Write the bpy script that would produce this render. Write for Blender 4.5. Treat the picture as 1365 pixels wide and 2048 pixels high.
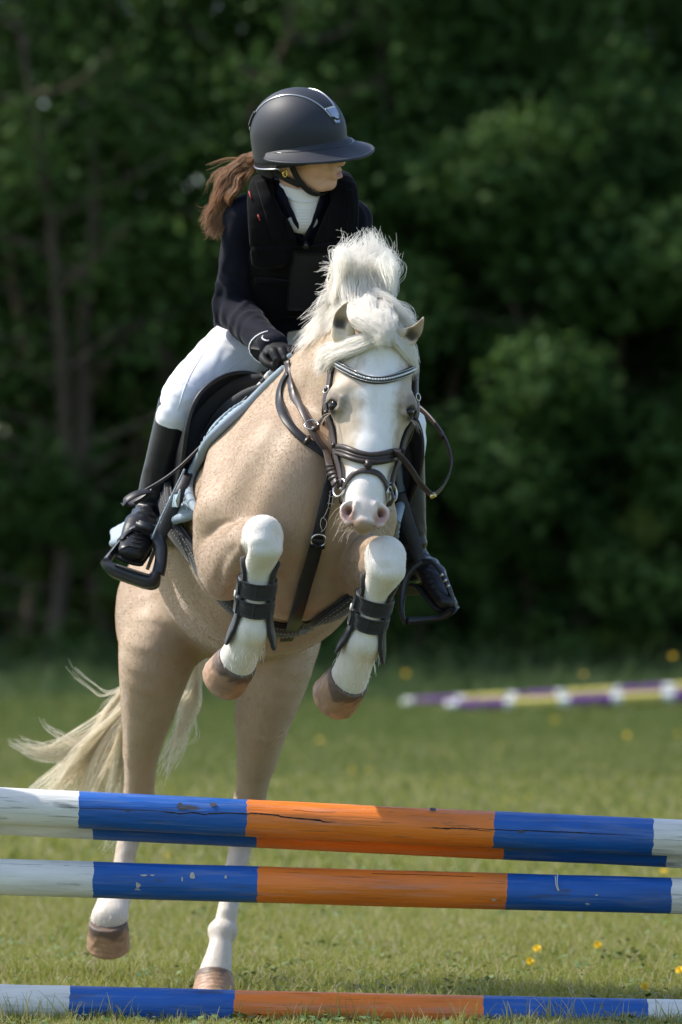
import bpy, bmesh, math, random
import numpy as np
from mathutils import Vector, Matrix, Quaternion

random.seed(7)
RNG = np.random.default_rng(11)
S = bpy.context.scene
COL = S.collection
for o in list(bpy.data.objects):
    bpy.data.objects.remove(o)

# ------------------------------------------------------------------ camera, sky, sun
CAM_D, FPX, CAM_Z = 15.0, 11700.0, 1.11      # camera 15 m before the jump, at chest height
cam_data = bpy.data.cameras.new('camera')
cam = bpy.data.objects.new('camera', cam_data)
COL.objects.link(cam)
cam.location = (0, -CAM_D, CAM_Z)
cam.rotation_euler = (math.radians(90), 0, 0)
cam_data.sensor_fit = 'AUTO'
cam_data.sensor_width = 36
cam_data.lens = 36 * FPX / 2048
cam_data.shift_y = 156 / 2048
cam_data.clip_start, cam_data.clip_end = 0.5, 1500
cam_data.dof.use_dof = True
cam_data.dof.focus_distance = 14.85
cam_data.dof.aperture_fstop = 4.2
cam_data.dof.aperture_blades = 0
S.camera = cam

SUN_DIR = Vector((-0.62, 0.16, 0.80)).normalized()     # towards the sun: high, from the left, a little behind the jump
w = bpy.data.worlds.new('World')
S.world = w
w.use_nodes = True
wn = w.node_tree
sky = wn.nodes.new('ShaderNodeTexSky')
sky.sky_type = 'NISHITA'
sky.sun_disc = False
sky.sun_elevation = math.asin(SUN_DIR.z)
sky.sun_rotation = math.atan2(SUN_DIR.x, SUN_DIR.y)
sky.air_density, sky.dust_density, sky.ozone_density = 1.0, 1.5, 1.0
bg = wn.nodes['Background']
bg.inputs['Strength'].default_value = 0.15
wn.links.new(sky.outputs['Color'], bg.inputs['Color'])

sun_d = bpy.data.lights.new('sun', 'SUN')
sun = bpy.data.objects.new('sun', sun_d)
COL.objects.link(sun)
sun_d.energy = 3.3
sun_d.angle = math.radians(0.6)
sun_d.color = (1.0, 0.95, 0.87)
sun.rotation_euler = SUN_DIR.to_track_quat('Z', 'Y').to_euler()
sun.location = SUN_DIR * 60

S.render.engine = 'CYCLES'
S.view_settings.view_transform = 'Standard'
S.view_settings.look = 'None'
S.view_settings.exposure = 0.82
S.view_settings.gamma = 1.0
S.view_settings.use_curve_mapping = False
S.cycles.use_denoising = True
S.cycles.max_bounces = 8
S.cycles.diffuse_bounces = 5
S.cycles.glossy_bounces = 3
S.cycles.transparent_max_bounces = 8
S.cycles.use_adaptive_sampling = True
S.cycles.adaptive_threshold = 0.02
S.render.hair_type = 'STRAND'

# ------------------------------------------------------------------ general helpers
def P(px, py, y):
    """world point at depth y (m beyond the jump) that stands at a measured place of the photograph"""
    d = CAM_D + y
    return np.array([(px - 682.5) * d / FPX, y, CAM_Z + (1180 - py) * d / FPX])

def V3(*a):
    return np.array(a, float)

def nrm(v):
    v = np.asarray(v, float)
    return v / (np.linalg.norm(v, axis=-1, keepdims=True) + 1e-12)

def tag(o, label=None, cat=None, group=None, kind=None):
    if label: o['label'] = label
    if cat: o['category'] = cat
    if group: o['group'] = group
    if kind: o['kind'] = kind
    return o

def link(o, parent=None):
    COL.objects.link(o)
    if parent is not None:
        o.parent = parent
    return o

def empty(name, loc=(0, 0, 0)):
    o = bpy.data.objects.new(name, None)
    o.empty_display_size = 0.1
    COL.objects.link(o)
    o.location = loc
    return o

def np_mesh(name, verts, faces, mat=None, smooth=True, cols=None):
    """faces: (N,3), (N,4) array or list of lists"""
    me = bpy.data.meshes.new(name)
    verts = np.asarray(verts, np.float32)
    if isinstance(faces, np.ndarray):
        n, k = faces.shape
        me.vertices.add(len(verts)); me.vertices.foreach_set('co', verts.ravel())
        me.loops.add(n * k); me.loops.foreach_set('vertex_index', faces.astype(np.int32).ravel())
        me.polygons.add(n)
        me.polygons.foreach_set('loop_start', np.arange(0, n * k, k, dtype=np.int32))
        me.polygons.foreach_set('loop_total', np.full(n, k, np.int32))
        me.update(calc_edges=True)
        me.validate()
    else:
        me.from_pydata([tuple(map(float, v)) for v in verts], [], faces)
    if smooth:
        me.polygons.foreach_set('use_smooth', np.ones(len(me.polygons), bool))
    if cols is not None:
        a = me.color_attributes.new('tint', 'FLOAT_COLOR', 'POINT')
        c = np.ones((len(verts), 4), np.float32)
        c[:, :3] = cols
        a.data.foreach_set('color', c.ravel())
    if mat is not None:
        for m in (mat if isinstance(mat, (list, tuple)) else [mat]):
            me.materials.append(m)
    me.update()
    return me

def mesh_obj(name, verts, faces, mat=None, parent=None, smooth=True, cols=None):
    """a mesh whose parent (an empty or mesh with a location) keeps the world coordinates given here"""
    verts = np.asarray(verts, float)
    if parent is not None:
        verts = verts - wloc(parent)
    o = bpy.data.objects.new(name, np_mesh(name, verts, faces, mat, smooth, cols))
    return link(o, parent)

def wloc(o):
    p = np.zeros(3)
    while o is not None:
        p = p + np.array(o.location); o = o.parent
    return p

def catmull(pts, n, closed=False):
    pts = np.asarray(pts, float)
    m = len(pts)
    if m == 2 and not closed:
        t = np.linspace(0, 1, n)[:, None]
        return pts[0] * (1 - t) + pts[1] * t
    if closed:
        q = np.vstack([pts[-1:], pts, pts[:2]]); segs = m
    else:
        q = np.vstack([2 * pts[:1] - pts[1:2], pts, 2 * pts[-1:] - pts[-2:-1]]); segs = m - 1
    # arc-length-ish sampling
    L = np.linalg.norm(np.diff(q[1:segs + 2], axis=0), axis=1) + 1e-9
    cum = np.concatenate([[0], np.cumsum(L)])
    s = np.linspace(0, cum[-1], n, endpoint=not closed)
    i = np.clip(np.searchsorted(cum, s, 'right') - 1, 0, segs - 1)
    t = ((s - cum[i]) / L[i])[:, None]
    p0, p1, p2, p3 = q[i], q[i + 1], q[i + 2], q[i + 3]
    return 0.5 * (2 * p1 + (p2 - p0) * t + (2 * p0 - 5 * p1 + 4 * p2 - p3) * t * t + (3 * p1 - p0 - 3 * p2 + p3) * t ** 3)

def lerp_list(vals, n):
    vals = np.asarray(vals, float)
    return np.interp(np.linspace(0, len(vals) - 1, n), np.arange(len(vals)), vals)

def tube_geo(path, rad, sides=8, closed=False, flat=1.0, up=None):
    """tube along a path; rad scalar or per-point; flat squeezes it along its normal"""
    path = np.asarray(path, float); n = len(path)
    rad = np.full(n, rad) if np.isscalar(rad) else lerp_list(rad, n)
    if closed:
        T = nrm(np.roll(path, -1, 0) - np.roll(path, 1, 0))
    else:
        T = nrm(np.gradient(path, axis=0))
    N = np.zeros_like(T)
    u = np.array([0.0, -1, 0.15]) if up is None else np.asarray(up, float)
    if u.ndim == 2:
        N = nrm(u - (u * T).sum(1, keepdims=True) * T)
    else:
        v = u - T[0] * u.dot(T[0])
        if np.linalg.norm(v) < 1e-3: v = np.array([1.0, 0.1, 0]) - T[0] * np.dot([1.0, 0.1, 0], T[0])
        for i in range(n):
            v = v - T[i] * v.dot(T[i]); v = v / (np.linalg.norm(v) + 1e-12); N[i] = v
    B = np.cross(T, N)
    a = np.linspace(0, 2 * np.pi, sides, endpoint=False)
    ring = path[:, None] + rad[:, None, None] * (np.cos(a)[None, :, None] * B[:, None] + flat * np.sin(a)[None, :, None] * N[:, None])
    verts = ring.reshape(-1, 3)
    faces = []
    m = n if closed else n - 1
    for i in range(m):
        j = (i + 1) % n
        for k in range(sides):
            l = (k + 1) % sides
            faces.append([i * sides + k, i * sides + l, j * sides + l, j * sides + k])
    if not closed:
        faces.append(list(range(sides))[::-1])
        faces.append(list(range((n - 1) * sides, n * sides)))
    return verts, faces

def join_geo(parts):
    V, F, o = [], [], 0
    for v, f in parts:
        V.append(np.asarray(v, float)); F += [[i + o for i in q] for q in (f.tolist() if isinstance(f, np.ndarray) else f)]
        o += len(v)
    return np.vstack(V), F

def box_geo(c, sx, sy, sz, R=None, bev=0.0):
    bm = bmesh.new()
    bmesh.ops.create_cube(bm, size=1.0)
    for v in bm.verts:
        v.co = Vector((v.co.x * sx, v.co.y * sy, v.co.z * sz))
    if bev:
        bmesh.ops.bevel(bm, geom=list(bm.edges), offset=bev, segments=2, affect='EDGES')
    V = np.array([v.co[:] for v in bm.verts]); bm.verts.index_update()
    F = [[v.index for v in f.verts] for f in bm.faces]
    bm.free()
    if R is not None: V = V @ np.asarray(R).T
    return V + np.asarray(c), F

def ball_geo(c, r, u=12, v=8, R=None):
    r = np.ones(3) * r
    V = [[0, 0, 1]]; F = []
    for i in range(1, v):
        for k in range(u):
            a, b = math.pi * i / v, 2 * math.pi * k / u
            V.append([math.sin(a) * math.cos(b), math.sin(a) * math.sin(b), math.cos(a)])
    V.append([0, 0, -1])
    for k in range(u):
        F.append([0, 1 + k, 1 + (k + 1) % u])
        for i in range(v - 2):
            F.append([1 + i * u + k, 1 + (i + 1) * u + k, 1 + (i + 1) * u + (k + 1) % u, 1 + i * u + (k + 1) % u])
        F.append([len(V) - 1, 1 + (v - 2) * u + (k + 1) % u, 1 + (v - 2) * u + k])
    V = np.array(V) * r
    if R is not None: V = V @ np.asarray(R).T
    return V + np.asarray(c), F

def ring_geo(c, R, r, axis, n=24, sides=6, sx=1.0):
    axis = nrm(axis)
    a = np.array([0.0, 0, 1]) if abs(axis[2]) < 0.9 else np.array([1.0, 0, 0])
    u = nrm(np.cross(axis, a)); v = np.cross(axis, u)
    t = np.linspace(0, 2 * np.pi, n, endpoint=False)[:, None]
    return tube_geo(np.asarray(c) + R * (np.cos(t) * u * sx + np.sin(t) * v), r, sides, closed=True, up=np.repeat(axis[None], n, 0))

def frame_from(d, up):
    """3x3 with columns (side, up', d)"""
    d = nrm(d); up = np.asarray(up, float); up = nrm(up - d * up.dot(d))
    return np.stack([np.cross(up, d), up, d], 1)

# ------------------------------------------------------------------ signed distance sculpting
class Sculpt:
    """smooth unions and cuts of tapered elliptical limbs and ellipsoids, meshed by surface nets"""
    M = 0.05
    def __init__(self):
        self.ops = []
    def _add(self, lo, hi, f, mode, k):
        self.ops.append((np.asarray(lo, float) - k - self.M, np.asarray(hi, float) + k + self.M, f, mode, k)); return self
    def limb(self, a, b, ra, rb, k=0.03, up=(0, 0, 1), mode='u', cap=None):
        a, b = np.asarray(a, float), np.asarray(b, float)
        ra = np.array([ra, ra] if np.isscalar(ra) else ra, float)
        rb = np.array([rb, rb] if np.isscalar(rb) else rb, float)
        d = b - a; L2 = d.dot(d) + 1e-12; X = d / math.sqrt(L2)
        U = np.asarray(up, float); U = U - X * U.dot(X)
        if np.linalg.norm(U) < 1e-4:
            U = np.array([0.0, 1, 0]) - X * X[1]
        U = U / np.linalg.norm(U); W = np.cross(X, U)
        def f(p):
            q = p - a
            t = np.clip(q @ d / L2, 0, 1)
            q = q - t[:, None] * d
            u, v, x = q @ U, q @ W, q @ X
            w_ = ra[0] + t * (rb[0] - ra[0]); h_ = ra[1] + t * (rb[1] - ra[1])
            c_ = np.minimum(w_, h_) if cap is None else cap
            k0 = np.sqrt((u / h_) ** 2 + (v / w_) ** 2 + (x / c_) ** 2)
            k1 = np.sqrt((u / h_ ** 2) ** 2 + (v / w_ ** 2) ** 2 + (x / c_ ** 2) ** 2)
            return np.where(k1 > 1e-6, k0 * (k0 - 1) / np.maximum(k1, 1e-6), -np.minimum(w_, h_))
        r = max(ra.max(), rb.max(), cap or 0)
        return self._add(np.minimum(a, b) - r, np.maximum(a, b) + r, f, mode, k)
    def chain(self, pts, rads, k=0.02, up=(0, 0, 1), sub=4, mode='u'):
        """one limb through several stations, smooth along its length"""
        pts = np.asarray(pts, float)
        rads = np.array([[r, r] if np.isscalar(r) else r for r in rads], float)
        n = (len(pts) - 1) * sub + 1
        pts = catmull(pts, n); rads = np.maximum(catmull(rads, n), 0.0015)
        tan = nrm(np.gradient(pts, axis=0))
        up_ = np.asarray(up, float)
        d_ = np.diff(pts, axis=0); l2 = (d_ * d_).sum(1) + 1e-12
        mid = (pts[:-1] + pts[1:]) / 2; hl = np.sqrt(l2) / 2
        def f(p):
            best = np.full(len(p), 9.0); s = np.zeros(len(p))
            for i in range(n - 1):
                g = np.nonzero(np.linalg.norm(p - mid[i], axis=1) - hl[i] < best)[0]
                if not len(g): continue
                q = p[g] - pts[i]
                t = np.clip(q @ d_[i] / l2[i], 0, 1)
                e = np.linalg.norm(q - t[:, None] * d_[i], axis=1)
                w = e < best[g]
                best[g[w]] = e[w]; s[g[w]] = i + t[w]
            i = np.minimum(s.astype(int), n - 2); t = (s - i)[:, None]
            c = pts[i] * (1 - t) + pts[i + 1] * t
            T = nrm(tan[i] * (1 - t) + tan[i + 1] * t)
            R = rads[i] * (1 - t) + rads[i + 1] * t
            U = nrm(up_ - T * (T @ up_)[:, None]); W = np.cross(T, U)
            q = p - c
            u, v = (q * U).sum(1), (q * W).sum(1)
            x = np.where((s <= 0) | (s >= n - 1), (q * T).sum(1), 0)
            w_, h_ = R[:, 0], R[:, 1]; c_ = np.minimum(w_, h_)
            k0 = np.sqrt((u / h_) ** 2 + (v / w_) ** 2 + (x / c_) ** 2)
            k1 = np.sqrt((u / h_ ** 2) ** 2 + (v / w_ ** 2) ** 2 + (x / c_ ** 2) ** 2)
            return np.where(k1 > 1e-6, k0 * (k0 - 1) / np.maximum(k1, 1e-6), -c_)
        r = rads.max()
        return self._add(pts.min(0) - r, pts.max(0) + r, f, mode, k)
    def ell(self, c, r, k=0.03, R=None, mode='u'):
        c = np.asarray(c, float); r = np.ones(3) * r
        R_ = np.eye(3) if R is None else np.asarray(R, float)
        def f(p):
            q = (p - c) @ R_
            k0 = np.sqrt(((q / r) ** 2).sum(1)); k1 = np.sqrt(((q / r ** 2) ** 2).sum(1))
            return np.where(k1 > 1e-6, k0 * (k0 - 1) / np.maximum(k1, 1e-6), -r.min())
        m = r.max()
        return self._add(c - m, c + m, f, mode, k)
    def plane(self, pt, n, lo, hi, k=0.005):
        """cut away the side n points to, inside the box lo..hi"""
        pt = np.asarray(pt, float); n = nrm(n)
        self.ops.append((np.asarray(lo, float), np.asarray(hi, float), lambda p: -((p - pt) @ n), 's', k)); return self
    def warp(self, lo, hi, f):
        self.ops.append((np.asarray(lo, float), np.asarray(hi, float), f, 'w', 0)); return self
    def eval(self, p, extra=0.0):
        p = np.asarray(p, float)
        D = np.full(len(p), 0.6)
        for lo, hi, f, mode, k in self.ops:
            s = np.nonzero(((p >= lo - extra) & (p <= hi + extra)).all(1))[0]
            if not len(s): continue
            d = D[s]
            if mode == 'w':
                D[s] = f(p[s], d); continue
            e = f(p[s])
            if mode == 'u':
                if k > 0:
                    h = np.maximum(k - np.abs(d - e), 0) / k
                    D[s] = np.minimum(d, e) - h ** 3 * k / 6
                else: D[s] = np.minimum(d, e)
            else:
                e = -e
                if k > 0:
                    h = np.maximum(k - np.abs(d - e), 0) / k
                    D[s] = np.maximum(d, e) + h ** 3 * k / 6
                else: D[s] = np.maximum(d, e)
        return D
    def grad(self, p, e=0.003):
        g = np.zeros_like(p)
        for i in range(3):
            q = np.zeros(3); q[i] = e
            g[:, i] = self.eval(p + q) - self.eval(p - q)
        return nrm(g)
    def snap(self, p, off=0.0, it=4, maxstep=0.08):
        """move points onto the surface (plus off) along the gradient; returns points and normals"""
        p = np.array(p, float)
        for _ in range(it):
            d = self.eval(p) - off
            p = p - self.grad(p, 0.004) * np.clip(d, -maxstep, maxstep)[:, None]
        return p, self.grad(p, 0.006)
    def ray(self, o, d, tmax=0.6):
        """sphere-trace from o along d (arrays) to the surface"""
        o = np.array(o, float); d = nrm(d); t = np.zeros(len(o))
        for _ in range(60):
            s = self.eval(o + d * t[:, None])
            t = np.minimum(t + np.clip(s, -0.02, 0.03) * 0.8, tmax)
        return o + d * t[:, None]
    def mesh(self, h, smooth=1, fine=None):
        """surface nets; fine = (lo, hi, h2): a box within which the grid is h2 instead of h"""
        lo = np.min([o[0] for o in self.ops if o[3] == 'u'], 0) + self.M * 0.4
        hi = np.max([o[1] for o in self.ops if o[3] == 'u'], 0) - self.M * 0.4
        B = 5
        axes = []
        for a in range(3):
            if fine is None:
                c = np.arange(lo[a], hi[a] + h, h)
            else:
                f0, f1, h2 = fine[0][a], fine[1][a], fine[2]
                c = [lo[a]]
                while c[-1] < hi[a]:
                    x = c[-1]; dd = max(f0 - x, x - f1, 0)
                    c.append(x + min(h, h2 + dd * 0.12))
                c = np.array(c)
            k = (-(len(c) - 1)) % B
            axes.append(np.concatenate([c, c[-1] + h * np.arange(1, k + 1)]))
        n = np.array([len(c) for c in axes]); nb = (n - 1) // B
        F = np.full(n, 0.6, np.float32)
        bc = np.stack(np.meshgrid(*[np.arange(k) for k in nb], indexing='ij'), -1).reshape(-1, 3)
        c0 = np.stack([axes[a][bc[:, a] * B] for a in range(3)], 1); c1 = np.stack([axes[a][bc[:, a] * B + B] for a in range(3)], 1)
        rad = np.linalg.norm(c1 - c0, axis=1) / 2
        d = self.eval((c0 + c1) / 2, extra=float((c1 - c0).max()))
        act = np.abs(d) < rad * 1.75 + 0.008
        for b in bc[(~act) & (d < 0)]:
            s = b * B
            F[s[0]:s[0] + B + 1, s[1]:s[1] + B + 1, s[2]:s[2] + B + 1] = -0.5
        loc = np.stack(np.meshgrid(*[np.arange(B + 1)] * 3, indexing='ij'), -1).reshape(-1, 3)
        ab = bc[act]
        ab = ab[np.lexsort((ab[:, 1] // 4, ab[:, 0] // 4, ab[:, 2] // 4))]
        for c in range(0, len(ab), 1500):
            blk = ab[c:c + 1500]
            idx = (blk[:, None] * B + loc[None]).reshape(-1, 3)
            v = self.eval(np.stack([axes[a][idx[:, a]] for a in range(3)], 1))
            F[idx[:, 0], idx[:, 1], idx[:, 2]] = v
        ins = F < 0
        cnt = np.zeros(n - 1, np.uint8)
        for dx in (0, 1):
            for dy in (0, 1):
                for dz in (0, 1):
                    cnt += ins[dx:n[0] - 1 + dx, dy:n[1] - 1 + dy, dz:n[2] - 1 + dz]
        cells = np.argwhere((cnt > 0) & (cnt < 8))
        cid = np.full(n - 1, -1, np.int32)
        cid[tuple(cells.T)] = np.arange(len(cells))
        acc = np.zeros((len(cells), 3)); num = np.zeros(len(cells))
        corners = [(i, j, k) for i in (0, 1) for j in (0, 1) for k in (0, 1)]
        val = {c: F[cells[:, 0] + c[0], cells[:, 1] + c[1], cells[:, 2] + c[2]].astype(float) for c in corners}
        for c in corners:
            for ax in range(3):
                if c[ax]: continue
                e = list(c); e[ax] = 1; e = tuple(e)
                a, b = val[c], val[e]
                x = (a < 0) != (b < 0)
                t = np.where(x, a / np.where(a == b, 1, a - b), 0)
                p = np.tile(np.array(c, float), (len(cells), 1)); p[:, ax] += t
                acc[x] += p[x]; num[x] += 1
        gi = cells + acc / num[:, None]
        verts = np.stack([np.interp(gi[:, a], np.arange(n[a]), axes[a]) for a in range(3)], 1)
        quads = []
        for ax in range(3):
            sl0 = [slice(None)] * 3; sl1 = [slice(None)] * 3
            sl0[ax] = slice(0, n[ax] - 1); sl1[ax] = slice(1, n[ax])
            a, b = ins[tuple(sl0)], ins[tuple(sl1)]
            E = np.argwhere(a != b)
            u, v = (ax + 1) % 3, (ax + 2) % 3
            ok = (E[:, u] > 0) & (E[:, v] > 0) & (E[:, u] < n[u] - 1) & (E[:, v] < n[v] - 1)
            E = E[ok]
            def cell(du, dv):
                c = E.copy(); c[:, u] += du; c[:, v] += dv
                return cid[c[:, 0], c[:, 1], c[:, 2]]
            q = np.stack([cell(-1, -1), cell(0, -1), cell(0, 0), cell(-1, 0)], 1)
            flip = ~a[tuple(E.T)]
            q[flip] = q[flip][:, ::-1]
            quads.append(q)
        Q = np.vstack(quads)
        Q = Q[(Q >= 0).all(1)]
        for _ in range(smooth):
            s = np.zeros_like(verts); c = np.zeros(len(verts))
            for i in range(4):
                a, b = Q[:, i], Q[:, (i + 1) % 4]
                for ax in range(3):
                    s[:, ax] += np.bincount(a, verts[b, ax], len(verts)) + np.bincount(b, verts[a, ax], len(verts))
                c += np.bincount(a, minlength=len(verts)) + np.bincount(b, minlength=len(verts))
            verts = verts * 0.5 + 0.5 * s / np.maximum(c, 1)[:, None]
        return verts, Q

def snoise(p, f, seed=0):
    """cheap smooth pseudo-noise in [-1,1] from sines"""
    r = np.random.default_rng(seed)
    o = np.zeros(len(p))
    q = p + 0.35 / f * np.stack([np.sin(p @ (nrm(r.normal(size=3)) * f * 4.0) + i) for i in range(3)], 1)
    for i in range(12):
        k = nrm(r.normal(size=3)) * f * r.uniform(0.35, 1.9)
        o += np.sin(q @ k * 2 * np.pi + r.uniform(0, 6.28))
    return o / 4.6

def sstep(a, b, x):
    t = np.clip((x - a) / (b - a), 0, 1)
    return t * t * (3 - 2 * t)

def mix(c0, c1, t):
    return c0 * (1 - t[:, None]) + np.asarray(c1) * t[:, None]

# ------------------------------------------------------------------ materials
def principled(name, col=(0.5, 0.5, 0.5), rough=0.6, metal=0.0, spec=0.5, sheen=0.0, coat=0.0, noise=None, bump=None, attr=None, trans=0.0, sss=0.0):
    """noise=(scale, amount, darker colour); bump=(scale, strength); attr = colour attribute to read"""
    m = bpy.data.materials.new(name)
    m.use_nodes = True
    nt = m.node_tree
    b = nt.nodes['Principled BSDF']
    b.inputs['Base Color'].default_value = (*col, 1)
    b.inputs['Roughness'].default_value = rough
    b.inputs['Metallic'].default_value = metal
    b.inputs['Specular IOR Level'].default_value = spec
    b.inputs['Sheen Weight'].default_value = sheen
    b.inputs['Sheen Roughness'].default_value = 0.4
    b.inputs['Coat Weight'].default_value = coat
    if trans: b.inputs['Transmission Weight'].default_value = trans
    if sss:
        b.inputs['Subsurface Weight'].default_value = sss
        b.inputs['Subsurface Radius'].default_value = (0.012, 0.005, 0.003)
        b.inputs['Subsurface Scale'].default_value = 1.0
    tc = nt.nodes.new('ShaderNodeTexCoord')
    src = None
    if attr:
        a = nt.nodes.new('ShaderNodeAttribute'); a.attribute_name = attr
        src = a.outputs['Color']
    if noise:
        sc, amt, c2 = noise
        nz = nt.nodes.new('ShaderNodeTexNoise')
        if isinstance(sc, (tuple, list)):
            mp = nt.nodes.new('ShaderNodeMapping'); mp.inputs['Scale'].default_value = sc
            nt.links.new(tc.outputs['Object'], mp.inputs['Vector']); nt.links.new(mp.outputs['Vector'], nz.inputs['Vector'])
            nz.inputs['Scale'].default_value = 1.0
        else:
            nt.links.new(tc.outputs['Object'], nz.inputs['Vector'])
            nz.inputs['Scale'].default_value = sc
        nz.inputs['Detail'].default_value = 6
        mr = nt.nodes.new('ShaderNodeMapRange')
        mr.inputs['From Min'].default_value = 0.38; mr.inputs['From Max'].default_value = 0.68
        mr.inputs['To Max'].default_value = amt
        nt.links.new(nz.outputs['Fac'], mr.inputs['Value'])
        mx = nt.nodes.new('ShaderNodeMix'); mx.data_type = 'RGBA'
        if src is not None: nt.links.new(src, mx.inputs[6])
        else: mx.inputs[6].default_value = (*col, 1)
        mx.inputs[7].default_value = (*c2, 1)
        nt.links.new(mr.outputs['Result'], mx.inputs[0])
        src = mx.outputs[2]
    if src is not None:
        nt.links.new(src, b.inputs['Base Color'])
    if bump:
        n2 = nt.nodes.new('ShaderNodeTexNoise')
        n2.inputs['Detail'].default_value = 4
        sc = bump[0]
        if isinstance(sc, (tuple, list)):
            mp = nt.nodes.new('ShaderNodeMapping'); mp.inputs['Scale'].default_value = sc
            nt.links.new(tc.outputs['Object'], mp.inputs['Vector']); nt.links.new(mp.outputs['Vector'], n2.inputs['Vector'])
            n2.inputs['Scale'].default_value = 1.0
        else:
            nt.links.new(tc.outputs['Object'], n2.inputs['Vector']); n2.inputs['Scale'].default_value = sc
        bp = nt.nodes.new('ShaderNodeBump')
        bp.inputs['Strength'].default_value = bump[1]
        bp.inputs['Distance'].default_value = bump[2] if len(bump) > 2 else 0.002
        nt.links.new(n2.outputs['Fac'], bp.inputs['Height'])
        nt.links.new(bp.outputs['Normal'], b.inputs['Normal'])
    return m
# ------------------------------------------------------------------ the pony
def smooth_path(*pts):
    return np.array(pts, float)

# head frame: origin at the poll, D down the face, N out of the forehead, R to picture right
POLL, MUZ = P(756, 652, -0.16), P(728, 1058, -0.36)
HD = nrm(MUZ - POLL); HL = float(np.linalg.norm(MUZ - POLL))
_n = np.array([0.03, -1.0, 0.0]); HN = nrm(_n - HD * _n.dot(HD)); HR = nrm(np.cross(HD, HN)) 
if HR[0] < 0: HR = -HR
def H(s, t, n):
    """head point: s metres to picture right, t fraction down the face, n metres out of the face plane"""
    return POLL + HR * s + HD * t * HL + HN * n

KNEE_L, KNEE_R = P(526, 1076, -0.30), P(771, 1118, -0.28)
FET_L, FET_R = P(505, 1258, -0.20), P(728, 1283, -0.18)
CORO_L, CORO_R = P(473, 1325, -0.12), P(696, 1362, -0.10)

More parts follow.
